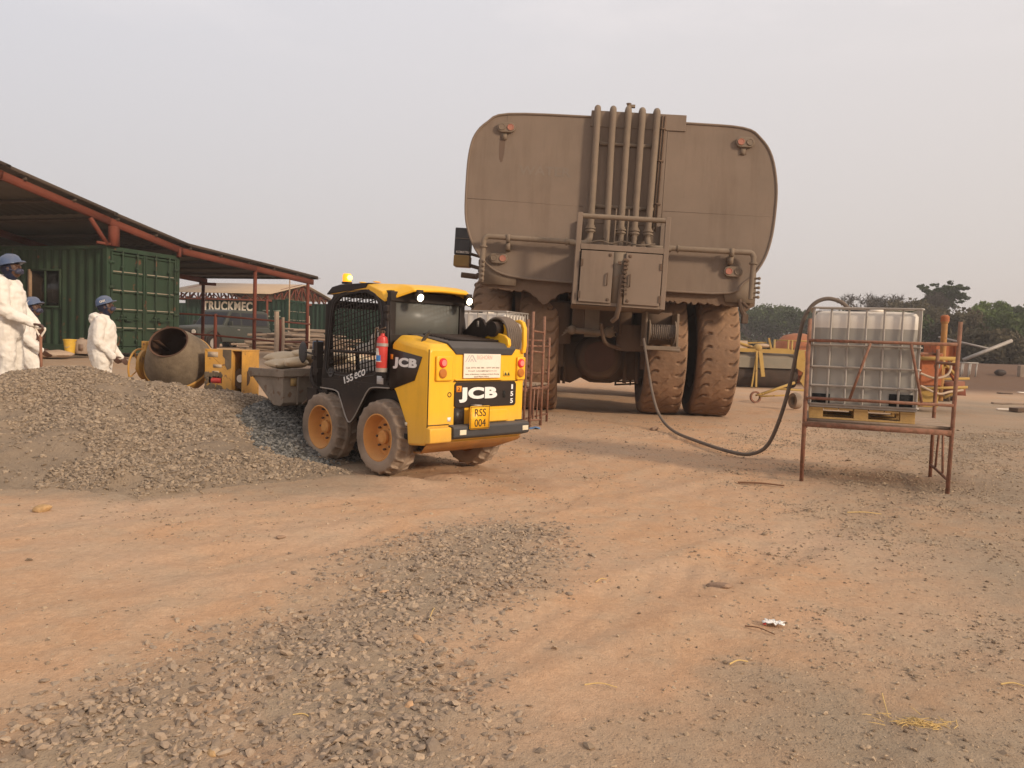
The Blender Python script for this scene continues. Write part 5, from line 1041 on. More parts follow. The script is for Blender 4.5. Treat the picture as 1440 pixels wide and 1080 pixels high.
    for q in 'lr':
        an = J['an'+q]; m = MB(); m.ball(an+V(0, .02, -.045), (.05, .08, .04), 12, 8); m.ball(an+V(0, .11, -.055), (.047, .075, .035), 12, 8); m.build('boot', boot, body)
    XF = X
    if hat:
        h = MB(); pr = [(.132, .045), (.134, .052), (.128, .062), (.126, .09), (.112, .135), (.082, .165), (.04, .18), (.001, .184), (.001, .176), (.08, .155), (.118, .09), (.12, .045)]
        h.lathe(pr, (0, -.005, 0), (0, 0, 1), 28); h.loft([[(x, y, .05+.0) for x, y in ((-.1, .07), (-.06, .16), (0, .182), (.06, .16), (.1, .07))], [(x, y, .062) for x, y in ((-.1, .07), (-.06, .155), (0, .175), (.06, .155), (.1, .07))]], closed=True)
        for k in (-.035, 0, .035): h.tube([(k, -.10, .13), (k, -.06, .165), (k, 0, .186-abs(k)*.1), (k, .06, .168), (k, .10, .13)], .007, 6)
        ho = h.build('hard_hat', hatm, body, xf=XF, smooth=50)
        if hat_mark == 'letters': text('CNX', (.127, -.035, .075), (0, 1, 0), (-.25, 0, 1), .085, .034, paper, 'hat_lettering', ho, bold=.02, depth=.004, xf=XF)
        if hat_mark == 'tick': MB().add([(.124, -.01, .10), (.128, .005, .085), (.118, .05, .125), (.127, .005, .097)], [(0, 1, 2, 3)]).build('hat_mark', paper, ho, xf=XF)
    bk_ = MB(); bk_.ball((0, -.032, .015), (.088, .096, .108), 18, 12); bk_.ball((0, -.03, -.08), (.068, .075, .07), 16, 10)
    bo_ = bk_.build('cloth_hood', navy, body, xf=XF); 
    mk = MB(); mk.ball((0, .075, -.05), (.045, .045, .038), 16, 10); mk.ball((.045, .08, -.06), (.026, .026, .026)); mk.ball((-.045, .08, -.06), (.026, .026, .026)); mk.tube([(.05, .06, -.04), (.09, -.02, .0)], .006, 6); mk.tube([(-.05, .06, -.04), (-.09, -.02, .0)], .006, 6); mk.ball((0, .12, -.05), (.018, .014, .018))
    mk.build('respirator', maskm, body, xf=XF)
    return body
def stance(**k):
    J = dict(pelvis=V(0, 0, .96), chest=V(0, .01, 1.28), neck=V(0, 0, 1.50), head=V(0, .02, 1.63), shl=V(-.19, 0, 1.42), shr=V(.19, 0, 1.42), ell=V(-.25, -.03, 1.14), elr=V(.25, -.03, 1.14), wrl=V(-.24, .06, .90), wrr=V(.24, .06, .90), hil=V(-.10, 0, .90), hir=V(.10, 0, .90), knl=V(-.12, .03, .50), knr=V(.12, .03, .50), anl=V(-.13, 0, .10), anr=V(.13, 0, .10))
    J.update(k); return J
# man with the shovel, at the left edge; faces right (+x world): local y -> world x : rz = -90 deg
p1 = at(10, 520, 9.9); z1 = .44
m1 = person('tall worker in white coverall and blue hard hat leaning on a shovel handle', (p1.x+.02, 9.9, z1), rad(-80), stance(head=V(.03, .05, 1.62), pitch=-.25, yaw=-.15, wrr=V(.22, .36, .95), elr=V(.27, .06, 1.10), hdr=V(-.1, 1, -.1), pnr=V(0, .2, -1), hsr=V(-1, 0, 0), curlr=1.5, ell=V(-.24, .06, 1.13), wrl=V(-.22, .26, .90), hdl=V(.05, .15, -1), bulk=1.05))
p2 = at(37, 500, 12.2)
m2 = person('stooping worker in white coverall behind the man with the shovel, tick on his hard hat', (p2.x, 12.2, .10), rad(-75), stance(head=V(.0, .10, 1.52), neck=V(0, .04, 1.42), pitch=-.3, yaw=-.3, chest=V(0, .04, 1.22), wrr=V(.2, .25, .90), elr=V(.25, .05, 1.08), anr=V(.15, .18, .10), knr=V(.13, .2, .52)), hat_mark='tick')
p3 = at(152, 500, 12.6)
m3 = person('worker in white coverall standing before the green container doors with lettered hard hat', (p3.x-.10, 12.6, .05), rad(-72), stance(head=V(.0, .06, 1.64), pitch=-.35, yaw=-.1, wrr=V(.2, .20, .86), elr=V(.26, -.02, 1.10), wrl=V(-.12, .27, .84), ell=V(-.24, .04, 1.10), curlr=1.0, bulk=1.12), hat_mark='letters')
# operator inside the loader
J4 = stance(pelvis=V(0, -.1, .12), chest=V(0, -.08, .42), neck=V(0, -.06, .62), head=V(0, -.02, .75), shl=V(-.19, -.06, .55), shr=V(.19, -.06, .55), ell=V(-.27, .05, .32), elr=V(.27, .05, .32), wrl=V(-.27, .28, .32), wrr=V(.27, .28, .32), hil=V(-.1, -.02, .1), hir=V(.1, -.02, .1), knl=V(-.13, .40, .10), knr=V(.13, .40, .10), anl=V(-.13, .46, -.22), anr=V(.13, .46, -.22))
o4 = toW @ Vector((.5, 1.16, .93)); person('operator in white seated inside the caged cab of the loader', o4, rad(45.66), J4, hat=False)
# shovel
hand = Vector((p1.x+.02, 9.9, z1))+Matrix.Rotation(rad(-80), 3, 'Z') @ V(.2, .44, .92)
sh = thing('shovel', 'shovel with a brown wooden shaft and pale handle held upright by the tall worker', 'shovel', (hand.x, hand.y, z1)); hz_ = hand.z-z1
MB().tube([(0, 0, hz_-.1), (.03, -.03, .2)], .017, 10).build('shaft', M('brown_wood_shaft', (.25, .11, .06), .6, bump=.2), sh)
MB().tube(spline([(0, 0, hz_-.13), (-.05, 0, hz_-.05), (-.055, 0, hz_-.02)], 4), .012, 8).tube(spline([(0, 0, hz_-.13), (.05, 0, hz_-.05), (.055, 0, hz_-.02)], 4), .012, 8).tube([(-.06, 0, hz_-.02), (.06, 0, hz_-.02)], .013, 8).build('handle', paper, sh)
bl = MB(); vs = []; fs = []
for j in range(7):
    for i in range(7): u = -1+i/3; w = .11*(1 if j < 5 else (.85 if j == 5 else .5)); vs.append((.035+u*w, -.03-.035*(u*u)+.01*j/6, .24-.045*j))
for j in range(6):
    for i in range(6): fs.append((j*7+i, j*7+i+1, j*7+i+8, j*7+i+7))
b_ = bl.add(vs, fs).build('blade', bucketm, sh); so_ = b_.modifiers.new('t', 'SOLIDIFY'); so_.thickness = .004

# ------------------------------------------------------------------ concrete mixer
MX = at(252, 497, 10.9)
mx = thing('concrete_mixer', 'old yellow concrete mixer with cement caked drum behind the gravel heap', 'concrete mixer', (MX.x, MX.y, .38), rad(-6)); mx.scale = (.87, .87, .87)
ax_ = Vector((-.30, -.52, .80)).normalized(); C0 = Vector((0, 0, .70))
dpf = [(.001, -.46), (.28, -.44), (.42, -.28), (.495, -.06), (.51, 0), (.495, .06), (.45, .18), (.37, .36), (.28, .51), (.29, .53), (.265, .52), (.35, .35), (.43, .16), (.45, 0), (.38, -.26), (.001, -.40)]
ax_ = Vector((.117, -.775, .61)).normalized(); C0 = Vector((-.01, 0, .64))
d_ = MB(); d_.lathe(dpf[:9], C0, ax_, 48, closed=True); drum = d_.build('drum', drumm, mx, smooth=50)
MB().lathe(dpf[8:], C0, ax_, 48, closed=True).build('drum_inside', druminside, drum, smooth=50)
MB().lathe([(.44, -.24), (.49, -.14), (.525, -.08), (.528, .0), (.510, .02)], C0, ax_, 48, closed=True).build('drum_band', mixyel, drum, smooth=30)
bl = MB(); q1 = ax_.orthogonal().normalized(); q2 = ax_.cross(q1)
for k in range(3):
    a = k*2.1+.4; bl.bar(C0+ax_*(-.1)+(q1*math.cos(a)+q2*math.sin(a))*.40, C0+ax_*.42+(q1*math.cos(a+.5)+q2*math.sin(a+.5))*.27, .10, .01)
bl.build('mixing_blade', druminside, drum)
hw = MB(); hw.tube([(-.66+.0, .30*math.cos(a)+.0, .52+.30*math.sin(a)) for a in [2*math.pi*k/36 for k in range(37)]], .016, 8, cap=False)
for k in range(4): a = k*math.pi/2+.5; hw.tube([(-.66, 0, .52), (-.66, .29*math.cos(a), .52+.29*math.sin(a))], .011, 6)
hw.lathe([(.05, -.04), (.05, .08)], (-.66, 0, .52), (1, 0, 0), 16); hw.build('tilting_wheel', mixyel, mx)
fr = MB(); fr.bx(-.60, -.52, -.05, .05, -.25, .95); fr.lathe([(.24, 0), (.24, .05), (.1, .07)], (-.58, 0, .58), (1, 0, 0), 24); fr.bar((-.56, -.35, -.2), (-.56, .35, -.2), .07); fr.bar((-.56, 0, -.15), (.95, 0, -.15), .08); fr.tube([(-.5, 0, .6), (.0, .18, .45)], .04); fr.bar((.0, .42, .5), (.5, .42, .4), .06); fr.lathe([(.10, 0), (.10, .8)], (-.35, .42, .40), (1, 0, 0), 16); fr.build('mixer_frame', mixyel, mx, bevel=.005)
# engine housing on the right
eb = MB(); eb.bx(.53, .535, -.28, .28, .08, .74)
sl = [(.60, .22), (.58, .26), (.60, .30), (.84, .30), (.86, .26), (.84, .22)]
EX0, EX1 = .50, 1.08
eb = MB(); eb.bx(EX0, EX1, -.30, -.285, .34, .74); eb.bx(EX0, .575, -.30, -.285, .14, .34); eb.bx(.86, EX1, -.30, -.285, .14, .34); eb.bx(.575, .86, -.30, -.285, .14, .22); eb.bx(EX0, 1.30, -.30, .32, .72, .74); eb.bx(EX0, 1.30, .28, .3, -.1, .72); eb.bx(EX0, .515, -.285, .28, -.05, .72); eb.bx(1.07, 1.085, -.285, .28, -.1, .72); eb.bx(1.28, 1.30, -.30, .28, -.25, .72); eb.bx(EX0, EX1, -.30, -.285, -.25, .14)
def efix(m):
    m.v = [(.58+(x-.50)*.75, y, z+.13) for x, y, z in m.v]; return m
efix(eb).build('engine_housing', mixyel, mx, bevel=.004)
efix(MB().bx(.52, 1.06, -.27, .2, .0, .6)).build('engine_block', dark, mx); efix(MB().lathe([(.045, 0), (.045, .2)], (.64, -.275, .26), (1, 0, 0), 16)).build('red_engine_part', redext, mx)
lb = MB(); lb.bx(.56, .78, -.305, -.30, .62, .70); [q.build('paper_label', M('dirty_label', (.5, .4, .28), .8, dust=.3, scale=20, bump=0) if 'dirty_label' not in MATS else MATS['dirty_label'], mx) for q in (efix(lb), efix(MB().bx(.68, .86, -.305, -.30, .46, .51)), efix(MB().bx(.66, .8, -.305, -.30, .38, .41)))]
cc = MB(); ccp = [(.50, .36), (.6, .365), (.72, .345), (.8, .33), (.87, .28), (.86, .2), (.80, .12), (.78, -.02), (.74, -.2), (.50, -.25)]; cc.prism([(.88, .74), (1.06, .74), (1.06, .46), (.98, .43), (.93, .5), (.93, .6), (.88, .64)], 'y', -.304, -.30)
efix(cc).build('cement_crust', drumm, mx); cr = MB(); rs = random.Random(8)
for i in range(120):
    x, z = rs.uniform(.50, .86), rs.uniform(-.2, .38)
    if (.575 < x < .86 and .2 < z < .32): continue
    cr.ball((x, -.302, z), (rs.uniform(.02, .06), .006, rs.uniform(.02, .05)), 8, 5)
efix(cr).build('dried_cement', drumm, mx)
efix(MB().lathe([(.16, 0), (.16, .05)], (1.18, -.12, .3), (.3, -1, 0), 20)).build('flywheel', under, mx); efix(MB().lathe([(.06, 0), (.06, .07)], (1.17, -.14, .3), (.3, -1, 0), 20)).build('pulley_cap', paper, mx)

# ------------------------------------------------------------------ containers
def corr_x(mb, x0, x1, y, z0, z1, d=.035, pitch=.28, sgn=1):
    """vertical corrugation wall along x facing -y*sgn"""
    n = int(round((x1-x0)/pitch)); p = (x1-x0)/n; P = []
    for i in range(n):
        a = x0+i*p; P += [(a, y), (a+p*.25, y), (a+p*.5, y+d*sgn), (a+p*.75, y+d*sgn)]
    P.append((x1, y)); vs = [(a, b, z0) for a, b in P]+[(a, b, z1) for a, b in P]; m = len(P)
    return mb.add(vs, [(i, i+1, m+i+1, m+i) for i in range(m-1)])
def corr_y(mb, y0, y1, x, z0, z1, **k):
    t = MB(); corr_x(t, y0, y1, 0, z0, z1, **k); return mb.add([(x+b, a, c) for a, b, c in t.v], t.f)
def container(name, label, loc, rz, L_, mat, window=None, group='green shipping containers'):
    """origin at the door-side near bottom corner; length along -x, width along +y; doors at x = 0"""
    t = thing(name, label, 'container', loc, rz, group); H_, W_ = 2.59, 2.44
    fr = MB()
    for y in (.05, W_-.05): fr.bx(-L_, 0, y-.05, y+.05, 0, .16); fr.bx(-L_, 0, y-.03, y+.03, H_-.08, H_)
    for x in (-L_+.06, -.07):
        for y in (.05, W_-.05): fr.bx(x-.06, x+.065, y-.055, y+.055, -.001, H_+.001)
    fr.bx(-.1, 0, 0, W_, .0, .14); fr.bx(-.1, 0, 0, W_, H_-.11, H_-.003); fr.bx(-L_, -L_+.1, 0, W_, H_-.11, H_-.003)
    for x in (-L_+.07, -.08):
        for y in (.06, W_-.06): fr.box(x, y, H_, .16, .15, .12); fr.box(x, y, .05, .16, .15, .12)
    fr.build('frame', mat, t, bevel=.006)
    w = MB()
    if window:
        x0, x1, z0, z1 = window; corr_x(w, -L_+.1, x0, .03, .14, H_-.06); corr_x(w, x1, -.1, .03, .14, H_-.06); corr_x(w, x0, x1, .03, .14, z0, pitch=.28); corr_x(w, x0, x1, .03, z1, H_-.06)
    else: corr_x(w, -L_+.1, -.1, .03, .14, H_-.06)
    corr_x(w, -L_+.1, -.1, W_-.03, .14, H_-.06, sgn=-1); corr_y(w, .1, W_-.1, -L_+.04, .1, H_-.06); w.build('side_wall', mat, t, smooth=10)
    MB().bx(-L_+.05, -.05, .05, W_-.05, H_-.05, H_-.02).build('roof_panel', mat, t)
    if window:
        f = MB(); f.bx(x0, x1, .0, .08, z0-.04, z0+.01); f.bx(x0, x1, .0, .08, z1-.01, z1+.04); f.bx(x0-.02, x0+.03, .0, .08, z0-.04, z1+.04); f.bx(x1-.03, x1+.02, .0, .08, z0-.04, z1+.04); f.bx((x0+x1)/2-.02, (x0+x1)/2+.02, .01, .07, z0, z1)
        fo = f.build('window', green, t); MB().bx(x0-.035, x0+.045, -.012, .09, z0-.02, z1+.03).build('timber_jamb', wood, fo); MB().bx(x0, x1, .045, .055, z0, z1).build('pane', M('dark_window_pane', (.012, .012, .012), .2, bump=0), fo)
    for k, (y0, y1) in enumerate(((.13, W_/2-.01), (W_/2+.01, W_-.13))):
        d = MB(); n = 5; zz = [.16+(H_-.30)*i/n for i in range(n+1)]
        for i in range(n):
            a, b_ = zz[i], zz[i+1]; d.add([(-.045, y0, a), (-.045, y1, a), (-.045, y1, b_-.07), (-.045, y0, b_-.07), (-.01, y0, b_-.045), (-.01, y1, b_-.045), (-.01, y0, b_), (-.01, y1, b_), (-.01, y0, a), (-.01, y1, a)], [(0, 1, 2, 3), (3, 2, 5, 4), (4, 5, 7, 6), (8, 9, 1, 0)])
        d.bx(-.05, .0, y0, y0+.05, .14, H_-.12); d.bx(-.05, .0, y1-.05, y1, .14, H_-.12)
        do = d.build('door', mat, t, smooth=10); rb = MB()
        for f_ in (.30, .74):
            y = y0+(y1-y0)*f_; rb.tube([(.035, y, .10), (.035, y, H_-.08)], .017, 8)
            for z in (.3, .9, 1.5, 2.1, 2.42): rb.bx(-.0, .045, y-.04, y+.04, z-.03, z+.03)
        rb.build('lock_bar', mat, do); hd_ = MB()
        hd_.bx(.04, .06, y0+.15, y1-.15, .83, .86); hd_.bx(.0, .05, (y0+y1)/2-.1, (y0+y1)/2+.1, .79, .9); hd_.tube(spline([(.05, y0+.2, .55), (.06, (y0+y1)/2, .6), (.05, y1-.25, .53)], 5), .012, 6); hd_.build('door_handle', mat, do)
        hg = MB()
        for z in (.4, 1.0, 1.6, 2.2): y = y0 if k == 0 else y1; hg.bx(-.02, .03, y-.07, y+.07, z-.035, z+.035)
        hg.build('hinge', mat, do)
        ws = MB()
        for i in range(1, n): ws.bx(-.009, -.004, y0+.06, y1-.08, zz[i]-.012, zz[i]+.014)
        ws.build('door_rail_dust', M('dusty_rail', (.30, .25, .18), .9, bump=0) if 'dusty_rail' not in MATS else MATS['dusty_rail'], do)
    return t
CC = at(150, 497, 19.3); th = math.atan2(-.32, .947)   # length runs to the left and away
container('shipping_container', 'near green container with double doors and a dark window, under the open shed roof', (CC.x, 19.3, .74), th, 6.06, green, window=(-2.50, -1.50, 1.10, 1.98))

# ------------------------------------------------------------------ open shed
vd = Vector((.32, .947, 0)); ud = Vector((-.947, .32, 0)); CB = Vector((CC.x, 19.3, 0))
def sp_(s, t, z): p = CB+vd*s+ud*t; return Vector((p.x, p.y, z))
RZ = [(-5.6, 4.96), (-2.81, 4.43), (0, 3.90), (2.44, 3.47), (5.62, 3.30), (8.75, 3.13)]
def rz_(s):
    for (a, za), (b, zb_) in zip(RZ, RZ[1:]):
        if a <= s <= b: return za+(zb_-za)*(s-a)/(b-a)
    return RZ[-1][1] if s > 0 else RZ[0][1]
sd = thing('open_shed', 'long open shed with brown sheet roof on red steel rafters over the green container', 'shed', (CB.x, CB.y, 0)); O_ = -CB
def sh_(mb, name, mat, **k): mb.v = [tuple(Vector(v)-CB) for v in mb.v]; return mb.build(name, mat, sd, **k)
ro = MB(); T0, T1 = -.16, 13.5
for (a, za), (b, zb_) in zip(RZ, RZ[1:]):
    if b > 8.7: b = 8.95
    nn = 14; d = .03
    for side, dz in ((0, .20), (1, .165)):
        pass
    q = []; m = 90
    for i in range(m+1):
        t = T0+(T1-T0)*i/m; q.append((t, d*(1 if i % 2 else 0)))
    for i in range(m):
        t0_, h0 = q[i]; t1_, h1 = q[i+1]; ov = .15
        A, B_, C_, D_ = sp_(a, t0_, za+.17+h0), sp_(a, t1_, za+.17+h1), sp_(b+ov, t1_, zb_+.17+h1-.02), sp_(b+ov, t0_, zb_+.17+h0-.02)
        ro.add([A, B_, C_, D_], [(0, 1, 2, 3)])
r_ = sh_(ro, 'roof_sheet', roofunder, smooth=5); so_ = r_.modifiers.new('t', 'SOLIDIFY'); so_.thickness = .012; so_.offset = 1
ed = MB()
for (a, za), (b, zb_) in zip(RZ, RZ[1:]): ed.bar(sp_(a, T0-.03, za+.19), sp_(b+.12, T0-.03, zb_+.18), .03, .07)
ed.bar(sp_(8.93, T0, 3.28), sp_(8.93, T1, 3.28), .06, .08); sh_(ed, 'roof_edge', roofsheet)
for t in (-.05, 4.4, 9.0, 13.4):
    m_ = MB()
    for (a, za), (b, zb_) in zip(RZ, RZ[1:]): m_.bar(sp_(a, t, za), sp_(b+.03, t, zb_), .09, .17)
    sh_(m_, 'rafter', redoxide)
for s in np.arange(-4.8, 8.9, 1.25):
    m_ = MB().bar(sp_(float(s), T0, rz_(float(s))+.125), sp_(float(s), T1, rz_(float(s))+.125), .05, .075); sh_(m_, 'purlin', redoxide if s > 8.6 else roofsheet)
for s, t in ((5.62, -.05), (8.5, -.05), (8.5, 4.3), (5.7, 4.4), (8.5, 9.0), (8.5, 13.3), (-2.5, 13.3), (2.6, 13.3)): sh_(MB().bar(sp_(s, t, .2), sp_(s, t, rz_(s)-.05), .09, .09), 'post', redoxide)
m_ = MB(); m_.bar(sp_(.15, -.05, 3.33), sp_(.15, -.05, 3.8), .16, .26); m_.bar(sp_(-.05, -.05, 3.34), sp_(-.55, -.05, 3.9), .07, .08); m_.bar(sp_(2.35, -.05, 3.3), sp_(2.35, -.05, 3.52), .1, .1); m_.bar(sp_(.2, -.05, 3.36), sp_(-.35, -.05, 3.36), .06, .06); [sh_(q, 'stub_post', redoxide) for q in m_.islands()]
m_ = MB(); m_.bar(sp_(8.3, 4.3, 3.02), sp_(8.8, 4.0, 3.02), .08, .1); sh_(m_, 'eave_bracket', redoxide)
# back wall of the shed (dark sheeting behind the container)
m_ = MB(); m_.add([sp_(-5.5, 13.4, .2), sp_(5, 13.4, .2), sp_(5, 13.4, 3.2), sp_(-5.5, 13.4, 4.9)], [(0, 1, 2, 3)]); w_ = sh_(m_, 'back_wall', roofsheet); q_ = w_.modifiers.new('t', 'SOLIDIFY'); q_.thickness = .03
# railing
RA = [at(252, 441, 25.5), at(303, 444, 25), at(394, 452, 24.2), at(436, 456, 27.5)]
rl = thing('red_railing', 'red steel pipe railing running from the container to the shed corner post', 'railing', (RA[1].x, RA[1].y, .4)); RO = Vector((RA[1].x, RA[1].y, .4))
for i, p in enumerate(RA[1:3]): MB().tube([Vector((p.x, p.y, .3))-RO, Vector((p.x, p.y, p.z+.06))-RO], .055, 8).build('post', redoxide, rl)
for dz in (0, -.62):
    MB().tube([Vector((p.x, p.y, p.z+dz))-RO for p in RA], .03, 8).build('rail', redoxide, rl)
# things by the container
def grp(px, py, Y): p = at(px, py, Y); return (p.x, p.y, float(terrain(p.x, p.y)))
l_ = grp(98, 498, 18.3); t = thing('yellow_bucket', 'yellow plastic bucket standing by the container wall', 'bucket', (l_[0], l_[1], .73)); MB().lathe([(.10, 0), (.13, .30), (.14, .30), (.14, .33), (.001, .34)], (0, 0, 0), (0, 0, 1), 20).build('pail', plasyel, t); MB().tube(spline([(-.13, 0, .26), (0, -.14, .14), (.13, 0, .26)], 6), .006, 6).build('handle', galv, t)
l_ = grp(115, 498, 18.5); t = thing('jerrycan', 'squat grey plastic drum with a painted mark beside the yellow bucket', 'drum', (l_[0], l_[1], .73)); MB().lathe([(.15, 0), (.17, .03), (.17, .27), (.14, .33), (.05, .34), (.05, .37), (.001, .37)], (0, 0, 0), (0, 0, 1), 20).build('drum_shell', plasgrey, t); MB().bx(.02, .12, -.18, -.165, .08, .22).build('painted_mark', ink, t)
l_ = grp(131, 497, 18.8); t = MB().box(0, 0, .13, .22, .2, .26); tag(t.build('dark_box', under, loc=(l_[0], l_[1], .73), bevel=.02), 'small dark brown box beside the grey drum', 'box')
l_ = grp(76, 496, 18.0); tag(pillow(.75, .5, .16, 12).build('sacking', rag, loc=(l_[0], l_[1], .72), smooth=80), 'pale crumpled sacking on the ground by the container', 'sacking')

# ------------------------------------------------------------------ far workshop with the lettered container
G1 = Vector((-13.0, 42, 0)); gd = Vector((1.6, 7.5, 0)).normalized(); ld = Vector((-gd.y, gd.x, 0)); tb = math.atan2(-ld.y, -ld.x)
w = thing('workshop_canopy', 'far tan pitched roof on red trusses spanning two green containers', 'canopy', G1)
Wg = 7.7; Lg = 5.6; He, Hr = 3.36, 4.12
def gl(a, b, z): return gd*a+ld*b+Vector((0, 0, z))
m_ = MB(); m_.add([gl(-.2, -.3, He), gl(Wg/2, -.3, Hr), gl(Wg/2, Lg+.6, Hr), gl(-.2, Lg+.6, He)], [(0, 1, 2, 3)]); m_.add([gl(Wg+.2, -.3, He), gl(Wg/2, -.3, Hr), gl(Wg/2, Lg+.6, Hr), gl(Wg+.2, Lg+.6, He)], [(0, 1, 2, 3)])
r_ = m_.build('roof_sheet', tanroof, w); q_ = r_.modifiers.new('t', 'SOLIDIFY'); q_.thickness = .03
for b in (0, Lg):
    m_ = MB(); r = .12; m_.bar(gl(0, b, He-.03), gl(Wg/2, b, Hr-.05), r); m_.bar(gl(Wg, b, He-.03), gl(Wg/2, b, Hr-.05), r)
    m_.bar(gl(0, b, He-.05), gl(.0, b, He-.3), r)
    for i in range(1, 10):
        a = Wg*i/10; h = He+(Hr-He)*(1-abs(a-Wg/2)/(Wg/2))-.05; m_.bar(gl(a, b, He-.35), gl(a, b, h), .07); a2 = Wg*(i+(1 if i < 5 else -1))/10; h2 = He+(Hr-He)*(1-abs(a2-Wg/2)/(Wg/2))-.05; m_.bar(gl(a, b, He-.35), gl(a2, b, h2), .07)
    m_.bar(gl(0, b, He-.35), gl(Wg, b, He-.35), r); m_.build('truss', redoxide, w)
m_ = MB(); zz = He-.35
for i in range(18): b0, b1 = Lg*i/18, Lg*(i+1)/18; m_.bar(gl(0, b0, zz if i % 2 else He-.08), gl(0, b1, He-.08 if i % 2 else zz), .05)
m_.bar(gl(0, -.2, zz), gl(0, Lg, zz), .07); m_.build('side_lattice', redoxide, w)
for a, b in ((0, 0), (Wg, 0), (0, Lg), (Wg, Lg)): MB().bar(gl(a, b, .4), gl(a, b, He), .10).build('post', redoxide, w)
MB().bar(gl(-1.2, -1.9, .4), gl(-1.2, -1.9, 4.4), .05).build('thin_pole', wood, w)
def faraway(name, label, a, b, L_, mat): p = G1+gl(a, b, 0); return container(name, label, (p.x, p.y, .5), tb, L_, mat)
c1 = faraway('shipping_container', 'far green container lettered in white behind the parked car', .35, -1.0, 6.06, green2)
text('TRUCKMEC', (-5.0, -.0, 1.92), (1, 0, 0), (0, 0, 1), 2.95, .50, M('cream_lettering', (.72, .66, .52), .6, bump=0), 'lettering', c1, bold=.035, depth=.02, font_space=1.12)
m_ = MB()
for i in range(4):
    for j in range(2): z = 1.95-.3*i-.12*(i > 1); m_.bx(-1.45+.62*j, -1.05+.62*j, -.01, .02, z, z+.07)
m_.build('side_vents', M('pale_vent', (.2, .24, .18), .7, bump=0), c1)
c2 = faraway('shipping_container', 'far dark green container in the shade of the red truss canopy', 5.0, -6.0, 12.19, green2)
# far-left neighbour and lean-to
p = at(262, 440, 50); c3 = container('shipping_container', 'distant dark green container end seen left of the lettered one', (p.x+.4, 50, .4), tb, 6.06, green2)

# ------------------------------------------------------------------ parked car
JP = at(312, 470, 34.5)
jp = thing('parked_car', 'dusty dark green off-road car parked in front of the lettered container', 'car', (JP.x, JP.y, .46), math.atan2(-.6, .8)+rad(180)-rad(0))
# local: y forward
jp.rotation_euler.z = math.atan2(-.93, -.37)-math.pi/2
bd_ = MB(); secs = []
for y, zt, hw in ((2.25, .95, .72), (2.15, 1.02, .80), (1.0, 1.10, .84), (.75, 1.14, .86), (-2.1, 1.12, .86), (-2.25, 1.0, .82)): secs.append([(-hw, y, .42), (-hw*1.01, y, .8), (-hw*.97, y, zt-.06), (-hw*.85, y, zt), (hw*.85, y, zt), (hw*.97, y, zt-.06), (hw*1.01, y, .8), (hw, y, .42)])
bd_.loft(secs); bd_ = bd_.build('body', jeepm, jp, bevel=.03)
gh = MB(); gh.loft([[(-.80, y0, 1.08), (-.70, y1, z), (.70, y1, z), (.80, y0, 1.08)] for y0, y1, z in ((.80, .30, 1.74), (.3, .1, 1.80), (-2.0, -1.9, 1.80), (-2.2, -2.1, 1.74))], cap=True).build('cabin', jeepm, jp, bevel=.03)
MB().add([(-.70, .79, 1.13), (.70, .79, 1.13), (.62, .36, 1.68), (-.62, .36, 1.68)], [(0, 1, 2, 3)]).build('windscreen', carglass, jp)
for s in (-1, 1):
    for y0, y1 in ((.55, -.25), (-.35, -1.15), (-1.25, -2.0)): MB().add([(s*.81, y0, 1.15), (s*.81, y1, 1.15), (s*.725, y1, 1.68), (s*.725, y0-(.32 if y0 > .5 else 0), 1.68)], [(0, 1, 2, 3)]).build('side_window', carglass, jp)
    MB().box(s*.98, .55, 1.22, .16, .08, .18).build('mirror', jeepm, jp, bevel=.02); MB().lathe([(.10, 0), (.10, .03)], (s*.58, 2.24, .82), (0, 1, 0), 16).build('headlight', paper, jp)
    a = MB()
    for y in (1.45, -1.35): a.tube([(s*.87, y+.46*math.cos(q), .42+.46*math.sin(q)) for q in [math.pi*k/14 for k in range(15)]], .045, 8)
    a.build('wheel_arch', blk, jp)
    for y in (1.45, -1.35):
        ww = MB().lathe([(.2, -.12), (.36, -.12), (.38, -.08), (.38, .08), (.36, .12), (.2, .12)], (0, 0, 0), (1, 0, 0), 28, closed=True).build('wheel', blk, jp); ww.location = (s*.76, y, .37); MB().lathe([(.001, -.1), (.2, -.1), (.2, .1), (.001, .1)], (0, 0, 0), (1, 0, 0), 20).build('rim', galv, ww)
    MB().box(s*.87, -.05, .95, .02, .14, .04).build('door_handle', galv, jp)
MB().bx(-.8, .8, 2.25, 2.4, .42, .62).build('front_bumper', blk, jp, bevel=.03); MB().bx(-.42, .42, 2.24, 2.27, .72, .92).build('grille', blk, jp); MB().tube([(.7, 1.2, 1.1), (.78, 1.18, 2.15)], .01, 6).build('aerial', blk, jp)

# timber piles and posts in the yard behind the loader
rs = random.Random(21)
def logpile(px, py, Y, n, wdt, label, h=.5):
    p = at(px, py, Y); z = float(terrain(p.x, p.y)); m_ = MB()
    for i in range(n):
        x = rs.uniform(-wdt/2, wdt/2); y = rs.uniform(-.8, .8); zz = rs.uniform(.05, h)*(1-abs(x)/wdt); a = rs.gauss(.05, .18); l = rs.uniform(.8, 2.0); d = Vector((math.cos(a), math.sin(a)+rs.uniform(-.5, .5), rs.uniform(-.06, .06)))*l/2
        m_.tube([Vector((x, y, zz))-d, Vector((x, y, zz+rs.uniform(-.03, .03))), Vector((x, y, zz))+d], [rs.uniform(.03, .06), .05, .03], 6)
    o = m_.build('timber_pile', greywood, loc=(p.x, p.y, z)); return tag(o, label, 'timber pile', kind='stuff')
logpile(402, 487, 31, 40, 1.5, 'loose timber poles lying in the yard left of the shed corner post', .5)
logpile(425, 483, 33, 90, 3.4, 'tangled timber pile behind the loader bucket', 1.0)
